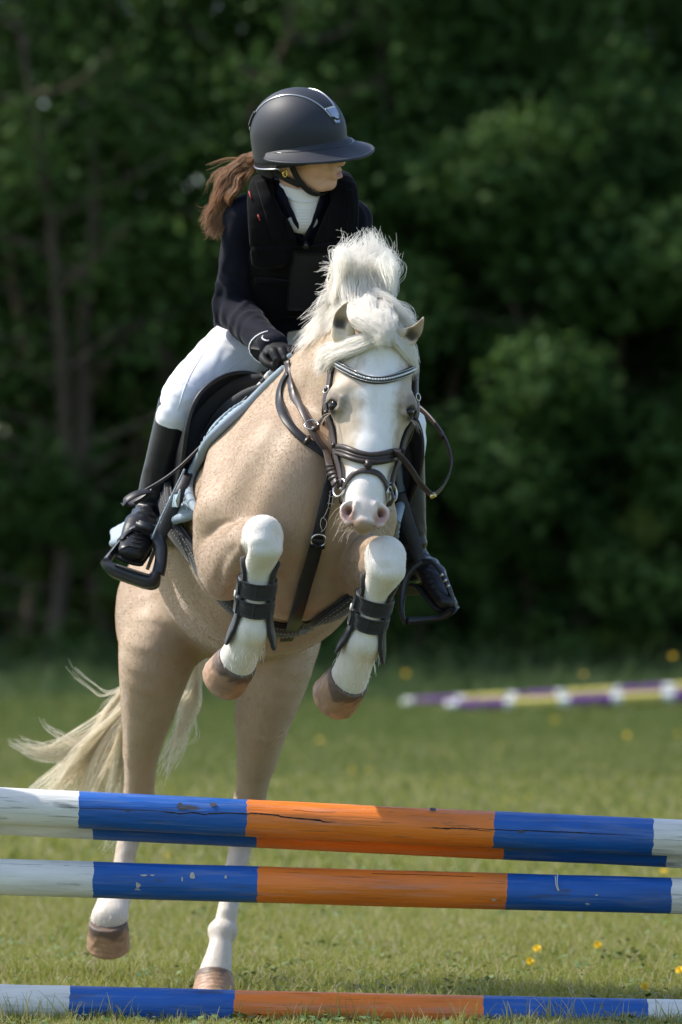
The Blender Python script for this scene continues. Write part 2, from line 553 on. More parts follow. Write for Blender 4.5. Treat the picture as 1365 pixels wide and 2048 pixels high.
def build_horse_sculpt():
    s = Sculpt()
    f = nrm(np.array([0.21, -0.86, 0.47])); upv = nrm(np.array([-0.02, 0.47, 0.88]))
    # trunk from hips to chest
    T = [P(440, 1195, 1.22), P(462, 1175, 1.08), P(500, 1150, 0.88), P(532, 1095, 0.62), P(562, 1042, 0.36), P(590, 1002, 0.16), P(600, 992, 0.06)]
    Rr = [(0.19, 0.17), (0.245, 0.225), (0.262, 0.275), (0.272, 0.315), (0.250, 0.305), (0.222, 0.275), (0.186, 0.23)]
    s.chain(T, Rr, k=0.05, up=upv, sub=5)
    # withers ridge and loin
    s.limb(P(594, 838, 0.44), P(570, 905, 0.70), (0.06, 0.07), (0.06, 0.05), k=0.12, up=upv)
    # neck
    N_ = [P(606, 925, 0.24), P(640, 848, 0.17), P(680, 776, 0.08), P(716, 728, 0.0), P(744, 718, -0.09)]
    Rn = [(0.170, 0.26), (0.122, 0.225), (0.094, 0.175), (0.086, 0.125), (0.078, 0.08)]
    s.chain(N_, Rn, k=0.06, up=nrm(np.array([-0.35, 0.75, 0.6])), sub=5)
    # chest: pectorals
    s.ell(P(536, 1035, 0.05), (0.12, 0.11, 0.15), k=0.08)
    s.ell(P(668, 1050, 0.05), (0.115, 0.11, 0.15), k=0.08)
    s.ell(P(600, 1165, 0.10), (0.16, 0.12, 0.10), k=0.08)
    # shoulder blades and points of shoulder
    s.limb(P(508, 880, 0.32), P(464, 1040, 0.07), (0.07, 0.10), (0.078, 0.10), k=0.09, up=(-1, 0, 0.3))
    s.limb(P(682, 890, 0.30), P(724, 1040, 0.08), (0.075, 0.10), (0.07, 0.09), k=0.09, up=(1, 0, 0.3))
    s.n_trunk = len(s.ops)
    # left front leg: upper arm, forearm, knee
    s.ell(P(428, 1092, 0.10), (0.05, 0.06, 0.07), k=0.06)
    s.limb(P(464, 1066, 0.10), P(460, 1135, 0.12), 0.08, 0.082, k=0.05)
    s.limb(P(450, 1130, 0.04), P(494, 1090, -0.15), (0.068, 0.094), (0.050, 0.060), k=0.022)
    s.limb(P(494, 1090, -0.15), P(522, 1076, -0.26), (0.05, 0.060), (0.045, 0.05), k=0.03)
    s.limb(P(470, 1085, 0.04), P(505, 1062, -0.16), (0.04, 0.045), (0.032, 0.036), k=0.04)   # extensor muscle
    s.limb(P(444, 1160, 0.07), P(435, 1186, 0.07), 0.040, 0.017, k=0.035)              # point of elbow
    # right front leg
    s.limb(P(716, 1080, 0.10), P(716, 1130, 0.12), 0.082, 0.08, k=0.06)
    s.limb(P(720, 1132, 0.04), P(752, 1122, -0.14), (0.068, 0.088), (0.05, 0.06), k=0.025)
    s.limb(P(752, 1122, -0.12), P(769, 1117, -0.24), (0.05, 0.06), (0.045, 0.05), k=0.03)
    s.limb(P(726, 1165, 0.08), P(732, 1188, 0.08), 0.042, 0.02, k=0.035)
    for K, Ft, Co, sg in ((KNEE_L, FET_L, CORO_L, -1), (KNEE_R, FET_R, CORO_R, 1)):
        dirn = nrm(Ft - K)
        side = np.array([1.0, 0, 0])
        # knee: a broad rounded block that narrows into the cannon
        s.ell(K + V3(0, 0.01, 0.005), (0.053, 0.05, 0.054), k=0.015)
        s.limb(K + V3(0.002, -0.012, -0.025), K + dirn * 0.085, (0.050, 0.044), (0.033, 0.034), k=0.02, up=(0, 1, 0))
        s.limb(K + dirn * 0.07, Ft - dirn * 0.03, (0.030, 0.034), (0.031, 0.036), k=0.02, up=(0, 1, 0))
        s.limb(K + dirn * 0.09 + V3(0, 0.022, 0), Ft + V3(0, 0.024, 0), (0.018, 0.02), (0.026, 0.022), k=0.02, up=(0, 1, 0))
        s.ell(Ft + V3(0, 0.004, -0.002), (0.046, 0.05, 0.045), k=0.025)
        s.ell(Ft + V3(0, 0.03, -0.02), (0.03, 0.026, 0.028), k=0.02)
        s.limb(K + V3(-0.035, -0.060, -0.020), K + V3(0.035, -0.060, -0.020), 0.009, 0.009, k=0.02, mode='s')
        # pastern bends back under
        s.limb(Ft, Co, (0.040, 0.040), (0.050, 0.046), k=0.022, up=(0, 1, 0))
    # hind legs
    LH = [P(352, 1215, 1.08), P(318, 1300, 0.98), P(298, 1410, 1.04), P(283, 1500, 1.12)]
    s.chain(LH, [(0.150, 0.17), (0.118, 0.15), (0.072, 0.095), (0.050, 0.066)], k=0.05, up=(0, 1, 0.1), sub=5)
    s.ell(P(318, 1230, 1.12), (0.110, 0.17, 0.19), k=0.08)
    s.chain([P(283, 1500, 1.12), P(278, 1590, 1.20)], [(0.047, 0.062), (0.040, 0.05)], k=0.02, up=(0, 1, 0.1))
    s.ell(P(278, 1600, 1.205), (0.040, 0.05, 0.05), k=0.03)
    s.chain([P(277, 1605, 1.20), P(258, 1680, 1.17), P(238, 1772, 1.13)], [(0.037, 0.043), (0.028, 0.032), (0.030, 0.034)], k=0.02, up=(0, 1, 0))
    s.ell(P(232, 1790, 1.12), (0.042, 0.046, 0.044), k=0.03)
    s.limb(P(230, 1795, 1.12), P(219, 1838, 1.03), (0.042, 0.042), (0.051, 0.046), k=0.02, up=(0, 1, 0))
    RH = [P(520, 1235, 1.08), P(548, 1320, 0.98), P(528, 1430, 1.00), P(514, 1520, 1.07)]
    s.chain(RH, [(0.150, 0.17), (0.115, 0.15), (0.074, 0.095), (0.054, 0.068)], k=0.05, up=(0, 1, 0.1), sub=5)
    s.ell(P(560, 1245, 1.10), (0.11, 0.16, 0.18), k=0.08)
    s.chain([P(514, 1520, 1.07), P(500, 1600, 1.14)], [(0.050, 0.062), (0.041, 0.05)], k=0.02, up=(0, 1, 0.1))
    s.ell(P(499, 1608, 1.14), (0.040, 0.05, 0.05), k=0.03)
    s.chain([P(498, 1612, 1.14), P(478, 1710, 1.07), P(454, 1830, 1.0)], [(0.036, 0.043), (0.028, 0.032), (0.029, 0.034)], k=0.02, up=(0, 1, 0))
    s.ell(P(446, 1862, 0.985), (0.042, 0.046, 0.036), k=0.02)
    s.chain([P(444, 1868, 0.98), P(439, 1905, 0.95), P(431, 1948, 0.92)], [(0.034, 0.036), (0.0305, 0.034), (0.046, 0.042)], k=0.012, up=(0, 1, 0))
    # muscles and folds of the breast, shoulder and forearm, laid on the surface built so far
    def mark(px, r, depth, k=0.02, mode='s', y0=-0.7):
        pts = np.array([P(a, b, y0) for a, b in catmull(np.array(px, float), len(px) * 3)])
        h = s.ray(pts, pts - V3(0, -CAM_D, CAM_Z), 2.4)
        n = s.grad(h, 0.01)
        n[1:-1] = nrm(n[:-2] + n[1:-1] + n[2:])
        q = h + n * ((r - depth) if mode == 's' else (depth - r))
        s.chain(q, [r] * len(q), k=k, sub=1, mode=mode)
    mark([(662, 930), (655, 985), (642, 1050), (630, 1120), (612, 1190)], 0.04, 0.007, 0.04)
    mark([(600, 800), (560, 860), (520, 930), (488, 1000)], 0.06, 0.003, 0.05)
    mark([(490, 1098), (484, 1122), (478, 1150), (472, 1176)], 0.014, 0.009, 0.02)
    mark([(470, 1096), (452, 1112), (441, 1136), (438, 1162)], 0.016, 0.0035, 0.02)
    mark([(424, 1060), (448, 1047), (482, 1046)], 0.008, 0.0035, 0.012)
    mark([(418, 1074), (444, 1060), (474, 1058)], 0.008, 0.0025, 0.012)
    mark([(700, 1150), (716, 1112), (734, 1092)], 0.016, 0.006, 0.02)
    mark([(560, 1070), (545, 1120), (520, 1165)], 0.04, 0.005, 0.04)
    mark([(300, 1225), (330, 1275), (352, 1320)], 0.020, 0.009, 0.03)
    mark([(322, 1400), (308, 1470), (298, 1530)], 0.024, 0.004, 0.035)
    mark([(545, 1400), (535, 1470), (520, 1540)], 0.024, 0.004, 0.035)
    # ---- head
    s.n_head = len(s.ops)
    up = HN
    s.limb(H(0, 0.10, -0.080), H(0, 0.33, -0.08), (0.098, 0.078), (0.098, 0.074), k=0.035, up=up)       # cranium
    s.limb(H(0, 0.12, -0.06), H(0, 0.30, -0.052), (0.088, 0.05), (0.090, 0.048), k=0.03, up=up)      # forehead
    s.limb(H(0, 0.30, -0.052), H(0, 0.60, -0.052), (0.088, 0.046), (0.055, 0.044), k=0.03, up=up)      # frontal to nasal
    s.limb(H(0, 0.58, -0.052), H(0, 0.80, -0.050), (0.054, 0.044), (0.043, 0.042), k=0.025, up=up)
    s.limb(H(0, 0.78, -0.050), H(0, 0.885, -0.048), (0.044, 0.044), (0.046, 0.042), k=0.02, up=up)
    s.limb(H(0, 0.885, -0.048), H(0, 0.950, -0.040), (0.045, 0.040), (0.026, 0.028), k=0.02, up=up)
    for q in (-1, 1):
        s.limb(H(q * 0.052, 0.24, -0.16), H(q * 0.050, 0.42, -0.155), (0.042, 0.07), (0.042, 0.065), k=0.04, up=up)   # jowl
        s.limb(H(q * 0.052, 0.42, -0.145), H(q * 0.030, 0.80, -0.085), (0.034, 0.055), (0.026, 0.035), k=0.035, up=up)
        s.limb(H(q * 0.072, 0.42, -0.070), H(q * 0.054, 0.62, -0.070), 0.018, 0.011, k=0.03)         # facial crest
        s.ell(H(q * 0.078, 0.345, -0.055), (0.032, 0.036, 0.046), k=0.03)                             # orbit
        s.limb(H(q * 0.062, 0.300, -0.030), H(q * 0.098, 0.330, -0.052), 0.017, 0.015, k=0.02)           # brow
        s.ell(H(q * 0.102, 0.378, -0.044), (0.022, 0.026, 0.0150), k=0.006, mode='s')
        s.limb(H(q * 0.076, 0.356, -0.022), H(q * 0.106, 0.350, -0.048), 0.0095, 0.0095, k=0.012)         # upper lid
        s.limb(H(q * 0.076, 0.352, -0.020), H(q * 0.082, 0.392, -0.022), 0.0065, 0.005, k=0.008)          # inner corner
        s.limb(H(q * 0.082, 0.404, -0.026), H(q * 0.103, 0.398, -0.055), 0.0065, 0.006, k=0.010)          # lower lid
        # nostrils
        s.ell(H(q * 0.037, 0.905, -0.034), (0.021, 0.028, 0.029), k=0.016)
        s.limb(H(q * 0.028, 0.872, -0.012), H(q * 0.050, 0.885, -0.026), 0.009, 0.009, k=0.02)
        s.chain([H(q * 0.052, 0.885, -0.024), H(q * 0.054, 0.920, -0.026), H(q * 0.038, 0.968, -0.024)], [0.0075, 0.0070, 0.007], k=0.010)
        s.chain([H(q * 0.037, 0.872, -0.003), H(q * 0.046, 0.902, -0.004), H(q * 0.044, 0.932, -0.007), H(q * 0.033, 0.958, -0.010)], [(0.0085, 0.017), (0.0145, 0.022), (0.0140, 0.020), (0.007, 0.012)], k=0.007, mode='s', up=up)
        s.limb(H(q * 0.042, 0.902, -0.018), H(q * 0.034, 0.900, -0.05), 0.0115, 0.006, k=0.006, mode='s')
    s.limb(H(-0.006, 0.955, -0.026), H(0.006, 0.955, -0.026), 0.018, 0.018, k=0.018)               # upper lip
    s.ell(H(0, 0.950, -0.040), (0.022, 0.018, 0.017), k=0.012)
    s.ell(H(0, 0.875, -0.085), (0.024, 0.022, 0.022), k=0.012)                                     # chin
    return s

HS = build_horse_sculpt()
TRUNK, HEADS = Sculpt(), Sculpt()
TRUNK.ops = HS.ops[:HS.n_trunk]; HEADS.ops = HS.ops[HS.n_head:]
BARREL = Sculpt(); BARREL.ops = [HS.ops[i] for i in (0, 1, 6, 7)]
HV, HQ = HS.mesh(0.009, 1, (P(640, 1090, -0.45), P(850, 640, -0.05), 0.0042))

HORSE_TAN = V3(0.405, 0.292, 0.196); HORSE_DARK = V3(0.205, 0.128, 0.078); HORSE_WHITE = V3(0.74, 0.70, 0.64)

def seg_dist(p, a, b):
    d = b - a; t = np.clip((p - a) @ d / d.dot(d), 0, 1)
    return np.linalg.norm(p - a - t[:, None] * d, axis=1), t

def horse_colours(v):
    c = np.tile(HORSE_TAN, (len(v), 1))
    n1, n2, n3 = snoise(v, 3.0, 1), snoise(v, 9.0, 2), snoise(v, 28.0, 3)
    c = mix(c, V3(0.50, 0.38, 0.26), np.clip(0.45 + 0.9 * n1, 0, 1) * 0.5)
    c = mix(c, HORSE_DARK * 1.3, np.clip(0.9 * n2 - 0.15, 0, 1) * 0.14)
    # the breast, belly and inner legs are tinted a darker brown
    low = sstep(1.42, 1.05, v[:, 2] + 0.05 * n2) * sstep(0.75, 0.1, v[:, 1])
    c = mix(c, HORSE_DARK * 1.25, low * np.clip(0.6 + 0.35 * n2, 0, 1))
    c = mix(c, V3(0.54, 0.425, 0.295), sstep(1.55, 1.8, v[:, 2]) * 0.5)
    c *= (1 + 0.05 * n2 + 0.012 * n3)[:, None]
    # hind legs fade to pale below
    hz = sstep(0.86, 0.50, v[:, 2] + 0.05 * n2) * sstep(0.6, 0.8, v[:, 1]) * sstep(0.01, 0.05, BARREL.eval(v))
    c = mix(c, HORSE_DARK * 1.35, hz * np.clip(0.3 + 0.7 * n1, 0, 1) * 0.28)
    c = mix(c, V3(0.50, 0.41, 0.31), sstep(0.62, 0.35, v[:, 2] + 0.05 * n2) * sstep(0.6, 0.8, v[:, 1]) * 0.65)
    # white stockings
    for pts, fade in (((KNEE_L, FET_L, CORO_L), 0), ((KNEE_R, FET_R, CORO_R), 0)):
        d1, t1 = seg_dist(v, pts[0] + V3(0.004, -0.03, 0.012), pts[1]); d2, _ = seg_dist(v, pts[1], pts[2])
        d = np.minimum(d1, d2) + 0.006 * n2 + 0.004 * n3
        back = sstep(-0.15, -0.21, v[:, 1] + 0.01 * n3 + np.where(v[:, 2] < pts[0][2] - 0.045, -1, 0))
        c = mix(c, HORSE_WHITE, sstep(0.085, 0.065, d) * back)
    for a, b, e in ((P(278, 1600, 1.2), P(238, 1772, 1.13), P(215, 1860, 1.03)), (P(500, 1605, 1.14), P(454, 1830, 1.0), P(430, 1960, .92))):
        d1, t1 = seg_dist(v, a, b); d2, _ = seg_dist(v, b, e)
        wgt = 0.72 * sstep(0.25, 1.0, t1 + 0.15 * n2) * sstep(0.09, 0.07, np.minimum(d1, d2))
        c = mix(c, HORSE_WHITE * 0.95, wgt)
    # ---- head
    q = v - POLL
    hs, ht, hn = q @ HR, q @ HD / HL, q @ HN
    head = sstep(-0.02, 0.12, ht) * sstep(0.20, 0.17, np.abs(hs)) * sstep(-0.30, -0.26, hn) * (v[:, 1] < 0.03) * sstep(1.10, 1.04, ht) * (hn < 0.03) * sstep(0.03, 0.008, HEADS.eval(v))
    fr = head * sstep(-0.14, -0.06, hn)
    c = mix(c, V3(0.50, 0.42, 0.32), fr * 0.9)
    blaze = fr * sstep(0.066, 0.022, np.abs(hs - 0.014 - 0.012 * n2) - 0.02 * sstep(0.6, 0.9, ht) - 0.014 * sstep(0.30, 0.20, ht) + 0.006 * n3)
    c = mix(c, V3(0.80, 0.78, 0.74), blaze)
    c = mix(c, V3(0.78, 0.74, 0.69), fr * sstep(0.60, 0.74, ht))
    pink = fr * sstep(0.80, 0.90, ht + 0.015 * n2)
    c = mix(c, V3(0.70, 0.55, 0.48), pink * 0.6)
    lip = head * sstep(0.930, 0.958, ht + 0.010 * n2 - 0.22 * np.abs(hs))
    c = mix(c, V3(0.30, 0.185, 0.10), lip * 0.9)
    for s_ in (-1, 1):
        de = np.linalg.norm(v - H(s_ * 0.096, 0.368, -0.040), axis=1)
        c = mix(c, V3(0.17, 0.135, 0.115), sstep(0.050, 0.024, de + 0.006 * n3) * 0.75)
        c = mix(c, V3(0.035, 0.028, 0.025), sstep(0.026, 0.018, np.linalg.norm(v - H(s_ * 0.096, 0.378, -0.044), axis=1)))
        dn = np.linalg.norm((v - H(s_ * 0.037, 0.915, -0.030)) , axis=1)
        c = mix(c, V3(0.46, 0.28, 0.235), sstep(0.030, 0.020, dn))
    c = mix(c, V3(0.33, 0.25, 0.18), fr * sstep(0.62, 0.50, ht) * sstep(0.42, 0.5, ht) * sstep(0.045, 0.075, np.abs(hs)) * np.clip(n3 + 0.4 * n2, 0, 1) * 0.6)
    return np.clip(c, 0.01, 0.9)

M_COAT = principled('horse_coat', rough=0.55, spec=0.35, sheen=0.35, attr='tint', noise=((40, 40, 18), 0.14, (0.30, 0.20, 0.12)), bump=((420, 420, 150), 0.12, 0.0012))
M_HOOF = principled('horse_hoof', (0.36, 0.20, 0.11), 0.5, noise=(30, 0.7, (0.16, 0.10, 0.07)), bump=((60, 60, 300), 0.3, 0.001))
M_EYE = principled('horse_eye', (0.012, 0.007, 0.005), 0.12, spec=0.35)

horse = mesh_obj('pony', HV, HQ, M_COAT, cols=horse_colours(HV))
tag(horse, 'cream palomino pony with a white blaze jumping over striped poles', 'pony')

for q in (-1, 1):
    mesh_obj('eye', *ball_geo(H(q * 0.0895, 0.378, -0.0480), 0.0195, 20, 14), M_EYE, horse)
    # lashes: a short pale tuft above each eye is part of the coat hair, see below

def build_hoof(co, ax, r0, r1, ln, fwd, sole=None):
    ax = nrm(ax); s = Sculpt(); M = frame_from(ax, fwd)
    s.limb(co - ax * 0.012, co + ax * ln * 1.3, (r0, r0 * 0.95), (r1 * 1.04, r1 * 1.06), k=0.0, up=fwd)
    s.limb(co + ax * ln * 0.2 + nrm(fwd) * 0.012, co + ax * ln * 1.3 + nrm(fwd) * 0.022, r0 * 0.8, r1 * 0.82, k=0.02, up=fwd)
    b = co + ax * ln
    s.plane(b, ax if sole is None else sole, b - 0.2, b + 0.2, k=0.010)
    s.plane(co - ax * 0.010, -ax, co - 0.2, co + 0.2, k=0.006)
    v, f = s.mesh(0.0035, 2)
    t = (v - co) @ ax / ln
    rad_ = v - co - ((v - co) @ ax)[:, None] * ax
    v = v + nrm(rad_) * (0.0004 * np.sin(t * 30 + 2 * snoise(v, 12, 7)) + 0.0008 * snoise(v, 30, 8))[:, None]
    c = np.tile(V3(0.36, 0.215, 0.125), (len(v), 1))
    c = mix(c, V3(0.10, 0.07, 0.055), sstep(0.30, 0.05, t + 0.18 * snoise(v, 18, 5)))
    c = mix(c, V3(0.50, 0.30, 0.19), sstep(0.6, 1.0, t + 0.2 * snoise(v, 25, 6)) * 0.6)
    o = mesh_obj('hoof', v, f, M_HOOF2, horse, cols=c)
    return o
M_HOOF2 = principled('horse_hoof_wall', rough=0.55, attr='tint', noise=(40, 0.5, (0.22, 0.13, 0.08)), bump=((80, 80, 260), 0.4, 0.001))
build_hoof(CORO_L, V3(-0.40, 0.74, -0.54), 0.0535, 0.062, 0.080, V3(0, -1, -0.3))
build_hoof(CORO_R, V3(-0.42, 0.72, -0.55), 0.0545, 0.064, 0.082, V3(0, -1, -0.3))
build_hoof(P(217, 1850, 1.02), V3(0.0, 0.45, -0.88), 0.053, 0.060, 0.074, V3(0, -1, 0.2))
build_hoof(P(430, 1952, 0.915), V3(-0.06, -0.42, -0.9), 0.049, 0.060, 0.058, V3(0, -1, 0.2), V3(0, 0, -1))

# ears: cupped shells of their own
M_EAR = principled('horse_ear', rough=0.65, sheen=0.4, attr='tint', bump=((300, 300, 300), 0.3, 0.001), sss=0.1)
for base, tip, op, wd, bend in ((P(687, 662, -0.155), P(694, 605, -0.175), nrm(V3(-0.10, -1, 0.0)), 0.0315, V3(-0.011, 0, 0)),
                          (P(809, 676, -0.155), P(847, 636, -0.175), nrm(V3(0.30, -0.95, 0.0)), 0.0310, V3(0.004, 0, -0.009))):
    ax = nrm(tip - base); Lr = np.linalg.norm(tip - base)
    op = nrm(op - ax * op.dot(ax))
    E = Sculpt(); E.M = 0.02
    c = lambda t, n=0.0: base + ax * Lr * t + op * n + bend * math.sin(min(max(t, 0), 1) * math.pi)
    E.chain([c(-0.45, -0.012), c(-0.1, -0.004), c(0.25), c(0.55), c(0.82), c(1.0, -0.002)], [(wd * 0.75, 0.022), (wd * 0.92, 0.022), (wd, 0.021), (wd, 0.018), (wd * 0.68, 0.012), (0.003, 0.003)], k=0.0, up=op)
    E.chain([c(0.02, 0.016), c(0.25, 0.015), c(0.55, 0.013), c(0.82, 0.010), c(0.97, 0.006)], [(wd * 0.38, 0.012), (wd * 0.76, 0.020), (wd * 0.80, 0.018), (wd * 0.50, 0.012), (0.002, 0.006)], k=0.004, up=op, mode='s')
    v, f = E.mesh(0.0022, 2)
    t = (v - base) @ ax / Lr; n_ = (v - base) @ op; sd = np.abs((v - base - bend) @ np.cross(op, ax))
    cc = np.tile(V3(0.64, 0.54, 0.40), (len(v), 1))
    inner = sstep(0.004, -0.004, n_ - 0.006) * sstep(0.8, 0.65, sd / wd) * sstep(1.0, 0.9, t) * sstep(0.0, 0.1, t) * sstep(-0.015, -0.008, n_)
    cc = mix(cc, V3(0.36, 0.27, 0.18), inner)
    cc = mix(cc, V3(0.05, 0.035, 0.025), inner * sstep(0.62, 0.25, t) * sstep(0.02, 0.15, t) * sstep(0.7, 0.2, sd / wd))
    mesh_obj('ear', v, f, M_EAR, horse, cols=cc)
# ------------------------------------------------------------------ tack
CAMP = V3(0, -CAM_D, CAM_Z)
def on(sc, pts, off=0.0, y0=-0.7, tmax=2.4):
    """drop measured (px, py) marks onto a sculpt's near side; off lifts them along the surface normal"""
    pts = np.asarray(pts, float)
    o = np.array([P(a, b, y0) for a, b in pts[:, :2]])
    d = nrm(o - CAMP)
    hit = sc.ray(o, d, tmax)
    hit, n = sc.snap(hit, off, it=3)
    return hit, n

def strap_geo(path, nor, width, thick, bev=0.3):
    """a flat strap along path, lying against a surface whose outward normals are nor"""
    path = np.asarray(path, float); n = len(path)
    nor = np.asarray(nor, float)
    if nor.ndim == 1: nor = np.repeat(nor[None], n, 0)
    T = nrm(np.gradient(path, axis=0)); N = nrm(nor - (nor * T).sum(1, keepdims=True) * T); B = np.cross(T, N)
    wd = np.full(n, width) if np.isscalar(width) else lerp_list(width, n)
    h = thick / 2; b = bev * thick
    prof = [(-0.5, -h, 0), (0.5, -h, 0), (0.5, h - b, 0), (0.5, h, -b), (-0.5, h, b), (-0.5, h - b, 0)]
    V = []
    for a, z, e in prof:
        V.append(path + B * (a * wd + e)[:, None] + N * z)
    V = np.stack(V, 1).reshape(-1, 3); m = len(prof); F = []
    for i in range(n - 1):
        for k in range(m):
            l = (k + 1) % m
            F.append([i * m + k, i * m + l, (i + 1) * m + l, (i + 1) * m + k])
    F.append(list(range(m))[::-1]); F.append(list(range((n - 1) * m, n * m)))
    return V, F

def relax(nor, it=4):
    nor = np.array(nor)
    for _ in range(it):
        nor[1:-1] = (nor[:-2] + nor[1:-1] * 2 + nor[2:]) / 4
    return nrm(nor)

def surf_strap(sc, pts, width, thick, n=40, off=0.002):
    p = catmull(np.asarray(pts, float), n)
    h, nn = on(sc, p, off + thick / 2)
    for _ in range(3): h[1:-1] = (h[:-2] + 2 * h[1:-1] + h[2:]) / 4
    return strap_geo(h, relax(nn), width, thick)

def loop_head(tf, nf, width, thick, n=72, off=0.003, a0=0, a1=360, bulge=None):
    """strap round the head: tf(angle) fraction down the face, angle 0 = front"""
    a = np.radians(np.linspace(a0, a1, n))
    cen = np.array([H(0, tf(x), nf) for x in a])
    d = np.cos(a)[:, None] * HN + np.sin(a)[:, None] * HR
    hit = HEADS.ray(cen + d * 0.24, -d, 0.23)
    for _ in range(3): hit[1:-1] = (hit[:-2] + 2 * hit[1:-1] + hit[2:]) / 4
    return hit + d * (off + thick / 2), d

M_BROWN = principled('brown_leather', (0.034, 0.023, 0.020), 0.40, spec=0.42, noise=(60, 0.5, (0.072, 0.052, 0.044)), bump=(500, 0.15, 0.0006))
M_BLACKL = principled('black_leather', (0.010, 0.010, 0.012), 0.45, spec=0.32, noise=(40, 0.5, (0.028, 0.027, 0.028)), bump=(350, 0.2, 0.0008))
M_BOOTL = principled('boot_leather', (0.009, 0.009, 0.011), 0.36, spec=0.32, noise=(18, 0.4, (0.022, 0.022, 0.024)), bump=(90, 0.25, 0.002))
M_STEEL = principled('steel', (0.62, 0.60, 0.57), 0.22, metal=1.0)
M_BRASS = principled('brass', (0.70, 0.52, 0.26), 0.25, metal=1.0)
M_CRYSTAL = principled('crystal', (0.85, 0.86, 0.88), 0.08, metal=0.6, spec=0.9)
M_NEO = principled('black_neoprene', (0.016, 0.016, 0.018), 0.75, sheen=0.2, bump=(700, 0.3, 0.0005))
M_SHELL = principled('boot_shell_plastic', (0.024, 0.027, 0.034), 0.42, bump=(200, 0.1, 0.0005))
M_PAD = principled('pale_blue_cotton', (0.31, 0.39, 0.44), 0.8, sheen=0.2, noise=(20, 0.35, (0.40, 0.48, 0.52)), bump=(900, 0.3, 0.0006))
M_PIPE = principled('grey_blue_piping', (0.23, 0.29, 0.34), 0.7, bump=(800, 0.3, 0.0006))
M_THREAD = principled('white_thread', (0.62, 0.60, 0.57), 0.8)
M_THREAD_DIM = principled('grey_thread', (0.26, 0.255, 0.25), 0.85)
M_LABEL = principled('white_label', (0.6, 0.6, 0.58), 0.6)
M_WEB = principled('pale_blue_webbing', (0.30, 0.40, 0.45), 0.8, bump=(1200, 0.4, 0.0006))

def part(name, geo, mat, parent, smooth=True):
    return mesh_obj(name, geo[0], geo[1], mat, parent, smooth)

# ---- bridle
bridle = empty('bridle', tuple(POLL))
tag(bridle, 'dark brown leather bridle with a crystal browband on the pony head', 'bridle')
ht = lambda px, py: float((P(px, py, -0.25) - POLL) @ HD / HL)
tb = lambda x: 0.275 - 0.115 * (1 - math.cos(x)) / (1 - math.cos(math.radians(78)))
hb, db = loop_head(tb, -0.07, 0.02, 0.007, n=61, a0=-80, a1=80)
bb = part('browband', strap_geo(hb, db, 0.020, 0.006), M_BLACKL, bridle)
Tb = nrm(np.gradient(hb, axis=0)); Bb = np.cross(Tb, db)
beads, small = [], []
fine = catmull(hb, 300); fn = nrm(catmull(db, 300)); fb = np.cross(nrm(np.gradient(fine, axis=0)), fn)
L = np.concatenate([[0], np.cumsum(np.linalg.norm(np.diff(fine, axis=0), axis=1))])
def at_len(s, arr): return np.array([np.interp(s, L, arr[:, i]) for i in range(3)]).T
proto = None
for s_ in np.arange(0.004, L[-1], 0.0072):
    c, nn, b_ = at_len(s_, fine), at_len(s_, fn), at_len(s_, fb)
    v, f = ball_geo((0, 0, 0), 0.0032, 8, 6)
    if proto is None: proto = np_mesh('crystal', v, f, M_CRYSTAL)
    o = link(bpy.data.objects.new('crystal', proto), bb); o.location = c + nn * 0.004 - wloc(bb)
for sg in (-1, 1):
    V_, F_ = [], []
    parts = [ball_geo(at_len(s_, fine) + at_len(s_, fn) * 0.0038 + sg * 0.0075 * at_len(s_, fb), 0.0016, 6, 4) for s_ in np.arange(0.002, L[-1], 0.0036)]
    tag(part('bead_row', join_geo(parts), M_STEEL, bb), kind='stuff')
# noseband and flash
tn = lambda x: 0.640 - 0.045 * (1 - math.cos(x)) / 2
hn_, dn_ = loop_head(lambda x: 0.655 - 0.085 * sstep(0, 1.75, np.array(min(x, 2 * math.pi - x))), -0.075, 0.03, 0.008, n=90)
hn_[-1] = hn_[0]
nb = part('noseband', strap_geo(hn_, dn_, [0.034, 0.034, 0.024, 0.022, 0.024, 0.034, 0.034], 0.007), M_BROWN, bridle)
Bn = np.cross(nrm(np.gradient(hn_, axis=0)), dn_)
w_n = lerp_list([0.034, 0.034, 0.024, 0.022, 0.024, 0.034, 0.034], 90)[:, None]
sel = list(range(66, 90)) + list(range(1, 25))
for sg, r_ in ((0.30, 0.0052), (-0.28, 0.0060), (0.02, 0.0030)):
    pa = (hn_ + Bn * w_n * sg + dn_ * 0.0035)[sel]
    part('raised_welt', tube_geo(pa, r_, 8, flat=0.6, up=dn_[sel]), M_BROWN, nb)
hf, df = loop_head(lambda x: 0.715 + 0.085 * sstep(0.25, 1.7, np.array(min(x, 2 * math.pi - x))), -0.07, 0.016, 0.006, n=80, off=0.004)
hf[-1] = hf[0]
fl = part('flash_strap', strap_geo(hf, df, 0.014, 0.0035), M_BROWN, bridle)
c0 = (hn_[0] + hf[0]) / 2
part('flash_loop', box_geo(c0 + HN * 0.004, 0.020, 0.007, 0.024, np.stack([HR, -HN, HD], 1), 0.003), M_BROWN, fl)
# flash buckle on picture right
ib = 15
bkl = hf[ib] + df[ib] * 0.004
part('buckle', ring_geo(bkl, 0.013, 0.0022, df[ib], 16, 6, 1.25), M_STEEL, fl)
p_ = catmull([bkl + df[ib] * 0.005, bkl + df[ib] * 0.010 + HD * 0.018 , bkl + df[ib] * 0.004 + HD * 0.034 - HN * 0.01], 10)
part('strap_end', strap_geo(p_, df[ib], 0.016, 0.005), M_BROWN, fl)
